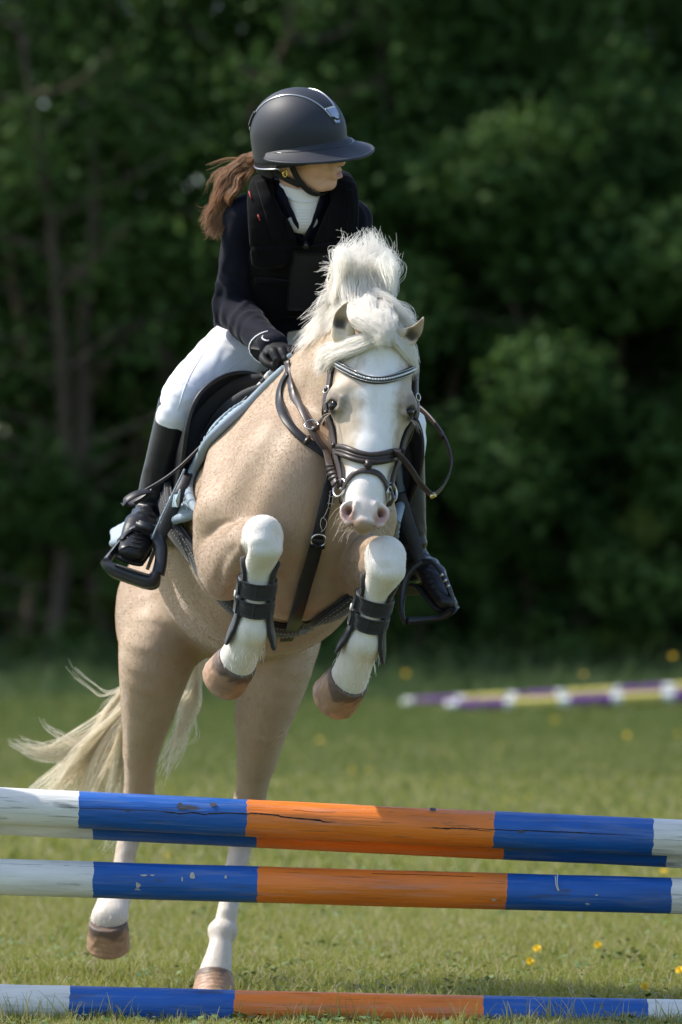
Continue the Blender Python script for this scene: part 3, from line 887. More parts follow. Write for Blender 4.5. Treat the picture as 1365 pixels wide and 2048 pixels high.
# cheek pieces (two straps each side) and throat lash
def side_pts(q, ts, ns, off):
    o = np.array([H(q * 0.30, t, n_) for t, n_ in zip(ts, ns)])
    h = HEADS.ray(o, np.repeat((-q * HR)[None], len(o), 0), 0.30)
    for _ in range(4): h[1:-1] = (h[:-2] + 2 * h[1:-1] + h[2:]) / 4
    return h + q * HR * off
RING = {}
for q in (-1, 1):
    tt = np.linspace(0.10, 0.76, 30)
    h1 = side_pts(q, tt, np.interp(tt, [0.1, 0.25, 0.5, 0.76], [-0.085, -0.072, -0.078, -0.060]), 0.012)
    part('cheek_strap', strap_geo(h1, q * HR + HN * 0.55, 0.019, 0.006), M_BROWN, bridle)
    tt2 = np.linspace(0.08, 0.60, 26)
    h2 = side_pts(q, tt2, np.interp(tt2, [0.08, 0.3, 0.6], [-0.112, -0.105, -0.09]), 0.014)
    part('cheek_strap', strap_geo(h2, q * HR + HN * 0.55, 0.017, 0.006), M_BROWN, bridle)
    for k, tq in ((8, 0),):
        part('buckle', ring_geo(h1[k] + q * HR * 0.003 + HN * 0.004, 0.0095, 0.0018, q * HR + HN * 0.6, 14, 6, 1.2), M_STEEL, bridle)
    for k in (8, 13, 20):
        part('keeper', box_geo(h1[k] + q * HR * 0.002, 0.009, 0.026, 0.010, np.stack([HR, HN, HD], 1), 0.002), M_BROWN, bridle)
    # throat lash
    tl = catmull([h2[3], H(q * 0.118, 0.30, -0.19), H(q * 0.09, 0.42, -0.245), H(0, 0.45, -0.262)], 20)
    part('throat_lash', strap_geo(tl, q * HR * 1.0 - HN * 0.3, 0.014, 0.005), M_BROWN, bridle)
    # bit ring and its D
    rc = H(q * 0.063, 0.765, -0.062) + q * HR * 0.003
    RING[q] = rc
    ax_ = nrm(q * HR + HN * 0.75)
    bit = part('bit_ring', ring_geo(rc, 0.023, 0.0030, ax_, 28, 8), M_STEEL, bridle)
    part('mouthpiece', tube_geo([rc, H(q * 0.03, 0.775, -0.075)], 0.006, 8), M_STEEL, bit)
part('headpiece', strap_geo(*loop_head(lambda x: 0.09, -0.09, 0.03, 0.006, n=40, a0=95, a1=265), 0.026, 0.006), M_BROWN, bridle)

# ---- reins: the near one lies along the neck to the glove, the far one swings out in a loop
HAND = P(573, 712, 0.20)
reins = empty('reins', tuple(HAND)); tag(reins, 'brown leather reins running from the bit past the neck to the gloved hand', 'reins')
def air_strap(pts, width, thick, nor, n=40):
    p = catmull(np.array(pts), n)
    return strap_geo(p, nor, width, thick)
rp = [(588, 775), (596, 805), (612, 842), (633, 882), (650, 905)]
h, nn = on(TRUNK, catmull(np.array(rp, float), 24), 0.010)
end = RING[-1] + V3(-0.012, 0, 0.008)
pth = np.vstack([[P(574, 722, 0.17), P(577, 745, 0.15)], h, [h[-1] * 0.45 + end * 0.55 + V3(0, -0.012, 0)], [end]])
nrm_ = np.vstack([[[-.6, -.8, 0.1]] * 2, nn, [nn[-1]], [[-.5, -.85, 0]]])
rn = part('rein', strap_geo(catmull(pth, 60), relax(nrm(catmull(nrm_, 60)), 8), 0.019, 0.005), M_BROWN, reins)
pr = catmull(pth, 60); nr = relax(nrm(catmull(nrm_, 60)), 8)
for k in (50, 52, 54, 56):     # plaited end near the bit
    d_ = nrm(pr[k + 1] - pr[k])
    part('rein_loop', box_geo(pr[k] + nr[k] * 0.003, 0.025, 0.010, 0.008, frame_from(nrm(d_ + 0.4 * np.cross(d_, nr[k])), nr[k]), 0.003), M_BROWN, rn)
rp2 = [P(786, 905, -0.25), P(800, 912, -0.26), P(820, 935, -0.25), P(840, 966, -0.22), P(862, 990, -0.20)]
rr = part('rein', air_strap(rp2, 0.022, 0.005, V3(-0.75, -0.60, -0.4), 30), M_BROWN, reins)
rp3 = [P(866, 992, -0.20), P(884, 976, -0.17), P(898, 950, -0.13), P(903, 925, -0.09), P(893, 885, -0.03), P(868, 845, 0.06), P(838, 815, 0.13), P(800, 790, 0.2), P(740, 740, 0.26), P(665, 705, 0.28)]
part('rein_slack', air_strap(rp3, 0.016, 0.005, V3(-0.85, -0.5, -0.2), 60), M_BROWN, rr)
part('buckle', box_geo(P(866, 991, -0.203), 0.014, 0.012, 0.020, frame_from(P(884, 976, -0.17) - P(862, 990, -0.2), V3(0, -1, 0)), 0.003), M_BRASS, rr)
for (a, b) in ((P(883, 873, -0.01), P(880, 868, 0.0)),):
    part('rein_stop', box_geo(a, 0.02, 0.012, 0.008, frame_from(b - a, V3(-0.8, -0.5, 0)), 0.002), M_BROWN, rr)

# ---- running martingale: neck strap, breast strap, rings
mart = empty('martingale', tuple(P(640, 930, 0.0))); tag(mart, 'dark leather martingale with a buckled strap down the pony breast', 'martingale')
part('neck_strap', surf_strap(TRUNK, [(579, 748), (566, 770), (561, 800), (567, 832), (585, 858), (608, 880), (640, 903), (668, 925)], 0.022, 0.005, 50, 0.004), M_BLACKL, mart)
bs_pts = [(670, 925), (664, 945), (655, 985), (645, 1030), (635, 1075)]
bs_pts2 = [(635, 1075), (624, 1120), (612, 1160), (600, 1205), (585, 1250), (572, 1275)]
g1 = surf_strap(TRUNK, bs_pts, 0.030, 0.005, 30, 0.004)
bst = part('breast_strap', g1, M_BLACKL, mart)
part('breast_strap', surf_strap(TRUNK, bs_pts2, 0.034, 0.006, 34, 0.006), M_BLACKL, mart)
hb_, nb_ = on(TRUNK, [(635, 1077), (637, 1068)], 0.014)
part('buckle', ring_geo(hb_[0], 0.017, 0.0028, nb_[0], 18, 6, 1.15), M_STEEL, bst)
for s0 in (0.02,):
    hk, nk = on(TRUNK, [(633, 1088)], 0.013)
    part('keeper', box_geo(hk[0], 0.040, 0.012, 0.012, frame_from(V3(-0.2, 0, -1), nk[0]), 0.003), M_BLACKL, bst)
# white stitched ornament on the breast strap
st = []
def stitch(pts, r=0.0008, n=24, off=0.0105):
    h_, n_ = on(TRUNK, catmull(np.array(pts, float), n), off)
    st.append(tube_geo(h_, r, 4))
stitch([(643, 1060), (639, 1046), (643, 1034), (651, 1042), (647, 1056), (640, 1062)])
stitch([(645, 1034), (650, 1024), (653, 1016)])
for a, b in (((654, 1012), (658, 985)), ((660, 1013), (664, 987)), ((652, 1006), (666, 1008)), ((655, 992), (668, 995)), ((656, 984), (661, 982)), ((653, 1014), (657, 1016))):
    stitch([a, ((a[0] + b[0]) / 2, (a[1] + b[1]) / 2), b], n=8)
part('stitching', join_geo(st), M_THREAD, bst)
hr_, nr_ = on(TRUNK, [(622, 856), (650, 838), (661, 815)], 0.012)
ring = part('martingale_ring', ring_geo(hr_[0], 0.017, 0.0022, nrm(nr_[0] + V3(-.2, -0.3, 0.3)), 24, 6), M_STEEL, mart)
part('ring_strap', strap_geo(catmull([hr_[0] + V3(.015, 0, .0), hr_[1], P(664, 800, -0.05)], 12), nr_[1], 0.013, 0.005), M_BROWN, mart)
part('keeper', box_geo(hr_[0] + nrm(V3(0.6, -0.2, -0.8)) * 0.016 + nr_[0] * 0.004, 0.026, 0.013, 0.016, frame_from(nrm(V3(0.6, -0.1, -0.8)), nr_[0]), 0.004), M_BROWN, mart)
hk, nk = on(TRUNK, [(614, 884)], 0.010)
part('keeper', box_geo(hk[0], 0.030, 0.012, 0.010, frame_from(nrm(V3(0.8, 0, -0.5)), nk[0]), 0.003), M_BROWN, mart)

# ---- girth
girth = empty('girth', tuple(P(560, 1270, 0.2))); tag(girth, 'black padded girth with white wave stitching under the pony belly', 'girth')
gp = [(352, 960), (360, 1010), (372, 1060), (392, 1110), (425, 1160), (468, 1208), (512, 1240), (560, 1256), (610, 1250), (652, 1230), (690, 1205), (730, 1165)]
gq = catmull(np.array(gp, float), 90)
goff = 0.010 + 0.034 * sstep(1115, 1030, gq[:, 1]) * (gq[:, 0] < 560)
gh, gn = on(TRUNK, gq, 0.010)
for _ in range(6): gh[1:-1] = (gh[:-2] + 2 * gh[1:-1] + gh[2:]) / 4
gh2, gn = TRUNK.snap(gh, 0.010, it=2)
gh2 = gh2 + gn * (goff - 0.010)[:, None]
gn = relax(gn, 10)
part('girth_band', strap_geo(gh2, gn, 0.060, 0.012), M_NEO, girth)
gt = nrm(np.gradient(gh2, axis=0)); gb = np.cross(gt, gn)
part('girth_liner', strap_geo(gh2 - gn * 0.006, gn, 0.072, 0.006), M_BLACKL, girth)
seq = np.arange(len(gh2))
sv = []
def dashes(path, r=0.0009, dash=3, gap=2):
    out = []
    for i in range(0, len(path) - dash, dash + gap):
        out.append(tube_geo(path[i:i + dash + 1], r, 4))
    return out
fineg = catmull(gh2, 720); finen = nrm(catmull(gn, 720)); fineb = np.cross(nrm(np.gradient(fineg, axis=0)), finen)
x_ = np.linspace(0, 1, 720)
for off_ in (0.026 + 0 * x_, -0.026 + 0 * x_, 0.008 * np.sin(x_ * 44) + 0.006, 0.008 * np.sin(x_ * 44 + 2.2) - 0.006):
    sv += dashes(fineg + finen * 0.0068 + fineb * off_[:, None], 0.0010, 3, 2)
part('stitching', join_geo(sv), M_THREAD_DIM, girth)
kg = int(np.argmin(np.abs(gq[:, 1] - 1045))); hk, nk = [gh2[kg] + gn[kg] * 0.009 + gb[kg] * -0.02 * np.sign(gb[kg][0])], [gn[kg]]
part('girth_ring', ring_geo(hk[0], 0.012, 0.0026, nk[0], 18, 6), M_STEEL, girth)

# ---- saddle pad: a sheet on the barrel, front edge measured, running back under the saddle
def pad_sheet(front, length, back_dir, nu, nv, off, curve=None):
    F = catmull(np.array(front), nu)
    G = []
    for j in range(nv):
        t = j / (nv - 1)
        q = F + np.asarray(back_dir) * length * t
        if curve is not None: q = q + curve(np.linspace(0, 1, nu), t)
        G.append(q)
    return np.stack(G, 1)

FRONT_L = [P(570, 738, 0.40), P(545, 760, 0.40), P(505, 800, 0.40), P(462, 845, 0.385), P(422, 893, 0.36), P(395, 940, 0.345), P(384, 985, 0.35), P(388, 1012, 0.37), P(394, 1026, 0.38)]
AXB = nrm(np.array([-0.21, 0.86, -0.47]))
pad = empty('saddle_pad', tuple(P(480, 830, 0.5))); tag(pad, 'pale blue quilted saddle pad with grey piping under the black saddle', 'saddle pad')
def grid_faces(nu, nv):
    i, j = np.meshgrid(np.arange(nu - 1), np.arange(nv - 1), indexing='ij')
    a = (i * nv + j).ravel()
    return np.stack([a, a + 1, a + nv + 1, a + nv], 1)
def thick_sheet(G, N, th):
    nu, nv = G.shape[:2]
    A = (G + N * th / 2).reshape(-1, 3); B_ = (G - N * th / 2).reshape(-1, 3)
    f = grid_faces(nu, nv); m = nu * nv
    F = [list(q) for q in f] + [list(q[::-1] + m) for q in f]
    rim = [i * nv for i in range(nu)] + [(nu - 1) * nv + j for j in range(1, nv)] + [i * nv + nv - 1 for i in range(nu - 2, -1, -1)] + [j for j in range(nv - 2, 0, -1)]
    for k in range(len(rim)):
        a, b = rim[k], rim[(k + 1) % len(rim)]
        F.append([b, a, a + m, b + m])
    return np.vstack([A, B_]), F

def lift(front, off, nu):
    fr = np.array(front, float)
    px = np.stack([682.5 + fr[:, 0] * FPX / (CAM_D + fr[:, 1]), 1180 - (fr[:, 2] - CAM_Z) * FPX / (CAM_D + fr[:, 1])], 1)
    h, n = on(TRUNK, catmull(px, nu), off)
    y = np.clip(h[:, 1], 0.20, 0.46)
    for _ in range(10): y[1:-1] = (y[:-2] + 2 * y[1:-1] + y[2:]) / 4
    q = catmull(px, nu)
    return np.array([P(a, b, c) for (a, b), c in zip(q, y)])

def push_out(sc, q, off, cap):
    for _ in range(3):
        d = sc.eval(q)
        q = q + sc.grad(q, 0.006) * np.clip(off - d, 0, cap)[:, None]
    return q

def make_pad(front, sgn):
    nu, nv = 60, 34
    F0 = lift(front, 0.022, nu)
    t = np.linspace(0, 1, nv)
    s = np.linspace(0, 1, nu)
    low = sstep(0.35, 1.0, s)[:, None]
    bd = nrm(AXB[None] * (1 - low) + nrm(V3(-0.20 + 0.20 * sgn, 0.93, -0.13))[None] * low)
    G = F0[:, None] + bd[:, None] * (t * 0.60)[None, :, None]
    q = push_out(BARREL, G.reshape(-1, 3), 0.016, 0.06).reshape(nu, nv, 3)
    for _ in range(5):
        q[1:-1, 1:-1] = (q[:-2, 1:-1] + q[2:, 1:-1] + q[1:-1, :-2] + q[1:-1, 2:]) / 4
    n = nrm(np.cross(np.gradient(q, axis=0), np.gradient(q, axis=1)))
    c_ = TRUNK.grad(q[nu // 2, nv // 2][None])[0]
    if n[nu // 2, nv // 2] @ c_ < 0: n = -n
    un, vn = np.meshgrid(s * 22, t * 15, indexing='ij')
    quilt = np.abs(np.sin((un + vn) * math.pi / 2)) * np.abs(np.sin((un - vn) * math.pi / 2))
    q = q + n * (0.0035 * np.sqrt(quilt) * sstep(0.06, 0.2, t)[None])[..., None]
    for _ in range(12): q[1:-1, :2] = (q[:-2, :2] + 2 * q[1:-1, :2] + q[2:, :2]) / 4
    return q, n, F0
qL, nL, FL0 = make_pad(FRONT_L, -1)
pl = part('pad_panel', thick_sheet(qL, nL, 0.012), M_PAD, pad)
FRONT_R = [P(600, 738, 0.40), P(640, 765, 0.40), P(690, 800, 0.40), P(740, 840, 0.40), P(776, 890, 0.38), P(796, 935, 0.36), P(804, 975, 0.35), P(802, 1010, 0.36), P(792, 1045, 0.36)]
qR, nR, FR0 = make_pad(FRONT_R, 1)
part('pad_panel', thick_sheet(qR[:, ::-1], nR[:, ::-1], 0.012), M_PAD, pad)
for q_, n_ in ((qL, nL), (qR, nR)):
    edge = np.vstack([q_[:, 0], q_[-1, 1:]])
    part('piping', tube_geo(catmull(edge, 160), 0.0125, 10), M_PIPE, pad)
    e2 = q_[:, 1] + V3(0, -0.006, 0)
# rows of raised braid just behind the rim
br = []
fe = catmull(qL[:, 2] + nL[:, 2] * 0.008, 130)
for i in range(2, 128, 3):
    d_ = nrm(fe[i + 1] - fe[i]); n_ = nrm(catmull(nL[:, 2], 130)[i])
    br.append(ball_geo(fe[i], (0.0042, 0.0035, 0.010), 6, 5, frame_from(nrm(d_ + 0.55 * np.cross(d_, n_)), n_)))
part('braid', join_geo(br), M_PAD, pad)
part('pad_strap', surf_strap(TRUNK, [(393, 1003), (384, 1008), (374, 1013)], 0.034, 0.004, 12, 0.048), M_WEB, pad)

# ---- saddle
saddle = empty('saddle', tuple(P(520, 750, 0.6))); tag(saddle, 'black leather jumping saddle with forward flaps and knee rolls', 'saddle')
ss = Sculpt()
ss.chain([P(535, 768, 0.50), P(545, 800, 0.62), P(535, 810, 0.78), P(520, 770, 0.98)], [(0.07, 0.035), (0.11, 0.04), (0.14, 0.04), (0.15, 0.045)], k=0.02, up=(0, 0.4, 0.9))
v, f = ss.mesh(0.007, 2)
part('seat', (v, f), M_BLACKL, saddle)
def flap(front, back_len, inward, name, sgn, th=0.010, nv=20):
    nu = 50
    F0 = catmull(np.array(front), nu)
    t = np.linspace(0, 1, nv)
    G = F0[:, None] + AXB * (t * back_len)[None, :, None] + np.asarray(inward) * (np.sin(t * math.pi * 0.5))[None, :, None]
    du = np.gradient(G, axis=0); dv = np.gradient(G, axis=1)
    N = nrm(np.cross(du, dv)) * sgn
    return G, N
FLAP_L = [P(528, 757, 0.50), P(505, 748, 0.47), P(478, 746, 0.43), P(448, 753, 0.39), P(420, 769, 0.36), P(397, 793, 0.34), P(382, 825, 0.33), P(374, 862, 0.33), P(369, 900, 0.35), P(362, 945, 0.38), P(350, 985, 0.42)]
G, N = flap(FLAP_L, 0.40, V3(0.0, 0, -0.015), 'flap', 1)
fl_ = part('saddle_flap', thick_sheet(G, N, 0.010), M_BLACKL, saddle)
part('flap_edge', tube_geo(catmull(G[:, 0], 90), 0.0065, 8), M_BLACKL, fl_)
FLAP_R = [P(620, 757, 0.50), P(690, 760, 0.47), P(750, 775, 0.43), P(795, 800, 0.38), P(825, 828, 0.36), P(840, 858, 0.35), P(845, 890, 0.35), P(843, 925, 0.36), P(834, 965, 0.38), P(816, 1010, 0.42)]
G, N = flap(FLAP_R, 0.40, V3(0.0, 0, -0.015), 'flap', 1)
fr_ = part('saddle_flap', thick_sheet(G[:, ::-1], N[:, ::-1], 0.010), M_BLACKL, saddle)
part('flap_edge', tube_geo(catmull(G[:, 0], 90), 0.0065, 8), M_BLACKL, fr_)
# knee rolls and panels fill the space between flap and pad
def rolls(specs):
    k_ = Sculpt()
    for px, off, rad in specs:
        pts = lift([P(a, b, 0.4) for a, b in px], off, len(px))
        k_.chain(pts, rad, k=0.008)
    return k_
kr = rolls([([(526, 766), (488, 771), (446, 790), (416, 822), (396, 866), (386, 908)], 0.036, [0.012, 0.022, 0.028, 0.029, 0.026, 0.016]),
            ([(528, 772), (496, 786), (462, 812), (432, 850), (408, 892), (396, 925)], 0.012, [0.010, 0.016, 0.020, 0.020, 0.018, 0.012]),
            ([(515, 763), (472, 768), (434, 787), (402, 820), (384, 868), (374, 915)], 0.015, [0.02, 0.03, 0.036, 0.038, 0.036, 0.028])])
part('knee_roll', kr.mesh(0.005, 2), M_NEO, saddle)
kr = Sculpt()
kr.chain([P(640, 775, 0.52), P(720, 800, 0.50), P(775, 840, 0.47), P(808, 885, 0.45), P(820, 935, 0.45), P(812, 985, 0.47)], [0.02, 0.026, 0.03, 0.03, 0.025, 0.016], k=0.01)
kr.chain([P(640, 775, 0.60), P(740, 815, 0.58), P(800, 870, 0.56), P(815, 930, 0.55), P(806, 1010, 0.55), P(800, 1090, 0.56)], [(0.03, 0.05)] * 6, k=0.02, up=(0, 1, 0))
part('knee_roll', kr.mesh(0.005, 2), M_NEO, saddle)
# billets and leathers
lea = part('stirrup_leather', strap_geo(catmull([P(398, 890, 0.47), P(368, 965, 0.35), P(350, 1010, 0.33), P(322, 1070, 0.335), P(306, 1100, 0.34)][:4] + [P(312, 1083, 0.335)], 30), nrm(V3(-0.25, -0.95, 0.1)), 0.030, 0.006), M_BLACKL, saddle)
part('leather_edge', tube_geo(catmull([P(370, 938, 0.318), P(345, 990, 0.318), P(320, 1042, 0.322), P(304, 1078, 0.325)], 20), 0.0028, 6), M_PIPE, lea)
lea2 = part('stirrup_leather', strap_geo(catmull([P(800, 985, 0.40), P(812, 1030, 0.40), P(828, 1080, 0.40), P(842, 1128, 0.40)], 30), nrm(V3(0.1, -0.95, 0.1)), 0.032, 0.006), M_BLACKL, saddle)

# ---- stirrups
def bar(path, wd, th, nor):
    return strap_geo(catmull(np.array(path), 40), nor, wd, th, 0.25)
stl = empty('stirrup', tuple(P(265, 1110, 0.34))); tag(stl, 'black stirrup holding the boot at the picture left of the pony', 'stirrup', 'stirrups')
yS = 0.33
nS = nrm(V3(-0.15, -0.95, 0.2))
part('stirrup_arm', bar([P(285, 1056, yS + .02), P(308, 1064, yS + .02), P(321, 1090, yS), P(322, 1120, yS - .01), P(316, 1148, yS - .02)], [0.032, 0.034, 0.032, 0.030, 0.032], 0.024, nS), M_SHELL, stl)
arm = part('stirrup_arm', bar([P(285, 1056, yS + .02), P(262, 1062, yS + .02), P(245, 1082, yS + .01), P(228, 1102, yS - .01), P(214, 1122, yS - .03)], [0.022, 0.014, 0.012, 0.012, 0.018], 0.03, nS), M_SHELL, stl)
for t in (0.25, 0.45, 0.62, 0.78):
    c = P(268 - 48 * t, 1064 + 52 * t, yS - 0.005)
    part('silver_insert', box_geo(c, 0.010, 0.012, 0.006, frame_from(V3(-0.7, 0, -0.7), V3(0, -1, 0)), 0.001), M_STEEL, arm)
tr = part('tread', bar([P(211, 1124, yS - 0.03), P(224, 1138, yS - .04), P(262, 1152, yS - .04), P(300, 1163, yS - .04), P(314, 1152, yS - .03)], [0.024, 0.034, 0.036, 0.036, 0.028], 0.055, nS), M_SHELL, stl)
part('tread_grip', bar([P(232, 1132, yS - .05), P(262, 1142, yS - .055), P(298, 1154, yS - .05)], 0.010, 0.03, nS), M_NEO, tr)
part('eye_block', box_geo(P(290, 1054, yS + .01), 0.050, 0.022, 0.026, frame_from(V3(0.3, 0, 1), V3(0, -1, 0)), 0.006), M_SHELL, stl)
str_ = empty('stirrup', tuple(P(850, 1190, 0.42))); tag(str_, 'black stirrup holding the boot at the picture right of the pony', 'stirrup', 'stirrups')
nR_ = nrm(V3(0.45, -0.85, 0.1)); yR = 0.40
armr = part('stirrup_arm', bar([P(846, 1124, yR), P(866, 1124, yR - .02), P(884, 1145, yR - .04), P(900, 1180, yR - .05), P(911, 1216, yR - .05)], [0.016, 0.010, 0.013, 0.013, 0.008], 0.008, nR_), M_SHELL, str_)
for t in ((884, 1150), (891, 1161), (897, 1172)):
    part('silver_insert', box_geo(P(t[0], t[1], yR - 0.052), 0.011, 0.006, 0.008, frame_from(V3(0.5, 0, -0.8), V3(0, -1, 0)), 0.001), M_STEEL, armr)
part('stirrup_arm', bar([P(846, 1124, yR), P(828, 1136, yR), P(812, 1160, yR), P(805, 1195, yR - .01), P(804, 1225, yR - .03), P(811, 1247, yR - .05)], [0.012, 0.014, 0.018, 0.016, 0.012, 0.008], 0.010, nR_), M_SHELL, str_)
part('tread', bar([P(811, 1242, yR - 0.04), P(840, 1240, yR - .03), P(880, 1235, yR - .03), P(911, 1218, yR - .05)], [0.008, 0.014, 0.014, 0.008], 0.06, V3(0, -1, 0)), M_SHELL, str_)

# ---- tendon boots on the front legs
def tendon_boot(K, Ft, label):
    e = empty('tendon_boot', tuple((K + Ft) / 2)); tag(e, label, 'tendon boot', 'tendon boots on the front legs')
    d = nrm(Ft - K); Lc = np.linalg.norm(Ft - K)
    fwd = nrm(V3(0, -1, 0) - d * -d[1]); sd = np.cross(d, fwd)
    def ptc(t, phi, r):
        c = K + d * (t * Lc) + fwd * -0.006 * (1 - t)
        return c + (fwd * math.cos(phi) * (1 + 0.10 * max(0, -math.cos(phi))) + sd * math.sin(phi)) * r
    nu, nv = 41, 22
    ph = np.linspace(math.radians(58), math.radians(302), nu)
    G = np.zeros((nu, nv, 3))
    for i, p_ in enumerate(ph):
        side = math.exp(-((min(abs(p_ - math.radians(80)), abs(p_ - math.radians(280)))) / 0.72) ** 2)
        t0 = 0.30 - 0.04 * side; t1 = 0.88 + 0.30 * side
        edge = min(i, nu - 1 - i) / 5.0
        rnd = 0.11 * (1 - min(edge, 1)) ** 2
        for j, u in enumerate(np.linspace(0, 1, nv)):
            t = (t0 + rnd * 0.8) + (t1 - t0 - rnd * 1.8) * u
            r = np.interp(t, [0.25, 0.4, 0.7, 0.9, 1.05, 1.2], [0.047, 0.041, 0.042, 0.048, 0.058, 0.062])
            G[i, j] = ptc(t, p_, r)
    N = nrm(np.cross(np.gradient(G, axis=0), np.gradient(G, axis=1)))
    if (N[nu // 2, nv // 2] @ fwd) > 0: N = -N
    sh = part('boot_shell', thick_sheet(G, N, 0.007), M_SHELL, e)
    rim = np.vstack([G[0], G[:, -1], G[-1][::-1], G[:, 0][::-1]])
    part('boot_rim', tube_geo(rim, 0.0055, 6, closed=True), M_NEO, sh)
    for t0, t1 in ((0.45, 0.62), (0.655, 0.82)):
        g = np.zeros((48, 5, 3))
        a = np.linspace(0, 2 * math.pi, 48)
        for i, p_ in enumerate(a):
            for j, u in enumerate(np.linspace(t0, t1, 5)):
                g[i, j] = ptc(u, p_, 0.0475 - 0.006 * max(0, math.cos(p_)) + 0.0012 * (j in (1, 2, 3)))
        n_ = nrm(np.cross(np.gradient(g, axis=0), np.gradient(g, axis=1)))
        if (n_[0, 2] @ fwd) < 0: n_ = -n_
        stp = part('boot_strap', thick_sheet(g, n_, 0.004), M_NEO, e)
        sgn = 1 if sd[0] > 0 else -1
        tab = np.array([[ptc(u, math.radians(-sgn * a_), 0.0515) for u in np.linspace(t0 + 0.01, t1 - 0.01, 4)] for a_ in np.linspace(62, 125, 12)])
        n_ = nrm(np.cross(np.gradient(tab, axis=0), np.gradient(tab, axis=1)))
        if (n_[6, 2] @ (-sd * sgn)) < 0: n_ = -n_
        part('strap_tab', thick_sheet(tab, n_, 0.005), M_SHELL, stp)
    lb = box_geo(ptc(0.62, math.radians(-75 * (1 if sd[0] > 0 else -1)), 0.055), 0.012, 0.003, 0.018, frame_from(d, -sd * (1 if sd[0] > 0 else -1) + fwd * .3), 0.001)
    part('label', lb, M_LABEL, e)
tendon_boot(KNEE_L, FET_L, 'black tendon boot on the folded front leg at picture left')
tendon_boot(KNEE_R, FET_R, 'black tendon boot on the folded front leg at picture right')

# ---- whip carried along the shoulder
whip = empty('riding_whip', tuple(P(540, 745, 0.3))); tag(whip, 'thin black riding whip with a grey handle held along the saddle pad', 'whip')
wp = [P(582, 712, 0.22), P(548, 740, 0.29), P(520, 770, 0.33), P(460, 830, 0.32), P(400, 895, 0.29), P(340, 950, 0.28), P(262, 997, 0.28)]
wpath = catmull(wp, 120)
part('handle', tube_geo(wpath[:22], [0.009, 0.009, 0.008], 10), M_PIPE, whip)
part('collar', tube_geo(wpath[21:26], 0.0092, 10), M_LABEL, whip)
part('grip_band', tube_geo(wpath[25:30], 0.0078, 10), M_BROWN, whip)
part('collar', tube_geo(wpath[29:34], 0.0066, 10), M_LABEL, whip)
part('shaft', tube_geo(wpath[33:], [0.0050, 0.0042, 0.0040], 8), M_BLACKL, whip)
tongue = catmull([P(300, 980, 0.275), P(272, 988, 0.262), P(252, 1000, 0.262), P(250, 1008, 0.27), P(262, 1008, 0.28), P(282, 996, 0.285), P(305, 978, 0.285)], 40)
part('tongue', strap_geo(tongue, nrm(np.array([[-0.3, -0.6 , 0.7]] * 40)), 0.026, 0.003), M_BLACKL, whip)
# ------------------------------------------------------------------ the rider
M_SKIN = principled('skin', (0.50, 0.29, 0.205), 0.48, attr='tint', sss=0.12, bump=(300, 0.06, 0.0005))
M_JACKET = principled('navy_softshell', (0.0055, 0.0062, 0.0130), 0.8, spec=0.10, sheen=0.06, bump=(900, 0.3, 0.0005))
M_VEST = principled('black_vest', (0.0040, 0.0040, 0.0046), 0.9, spec=0.10, sheen=0.05, bump=(600, 0.4, 0.0006))
M_BREECH = principled('white_breeches', (0.83, 0.83, 0.87), 0.75, sheen=0.25, bump=(1200, 0.25, 0.0004))
M_SHIRT = principled('white_shirt', (0.78, 0.78, 0.80), 0.8, bump=((500, 500, 200), 0.5, 0.0008))
M_HELMET = principled('matt_helmet', (0.018, 0.021, 0.029), 0.55, spec=0.4, bump=(1500, 0.15, 0.0002))
M_GLOSS = principled('glossy_black', (0.008, 0.008, 0.009), 0.15)
M_CHROME = principled('chrome_trim', (0.46, 0.47, 0.50), 0.28, metal=1.0)
M_GLOVE = principled('black_glove', (0.009, 0.009, 0.010), 0.6, spec=0.25, bump=(250, 0.5, 0.0012))
M_WHITE = principled('white_piping', (0.72, 0.72, 0.74), 0.6)
M_SOLE = principled('rubber_sole', (0.011, 0.011, 0.011), 0.8)
M_RED = principled('red_thread', (0.25, 0.012, 0.015), 0.7)
M_GOLD = principled('gold', (0.85, 0.62, 0.22), 0.18, metal=1.0)
M_LIP = principled('lip', (0.40, 0.17, 0.15), 0.4)
M_RIB = principled('elastic_black', (0.0055, 0.0055, 0.0066), 0.8, bump=((200, 200, 1500), 0.3, 0.0006))

rider = None
# head frame: she looks to picture right, a little down
HC = P(606, 284, 0.40)
FW = nrm(V3(0.80, -0.58, -0.07)); UP = nrm(V3(0.05, -0.34, 1)); UP = nrm(UP - FW * UP.dot(FW)); SD = np.cross(UP, FW)
if SD[1] > 0: SD = -SD          # SD points to the near (visible) side of her head
def G_(f, s, u): return HC + FW * f + SD * s + UP * u

NECK = P(606, 400, 0.46)
SH_L, EL_L, WR_L = P(491, 436, 0.52), P(467, 618, 0.60), P(548, 694, 0.32)
SH_R, EL_R, WR_R = P(700, 440, 0.54), P(712, 590, 0.58), P(655, 698, 0.34)
HIP_L, KN_L, AN_L = P(505, 678, 0.78), P(368, 800, 0.46), P(298, 1020, 0.52)
HIP_R, KN_R, AN_R = P(640, 690, 0.76), P(806, 838, 0.50), P(826, 1110, 0.52)
TORSO = [P(556, 705, 0.82), P(560, 650, 0.76), P(570, 585, 0.67), P(586, 505, 0.56), P(600, 430, 0.49), P(604, 400, 0.47)]
TUP = nrm(V3(0.1, -0.8, 0.45))

b = Sculpt()
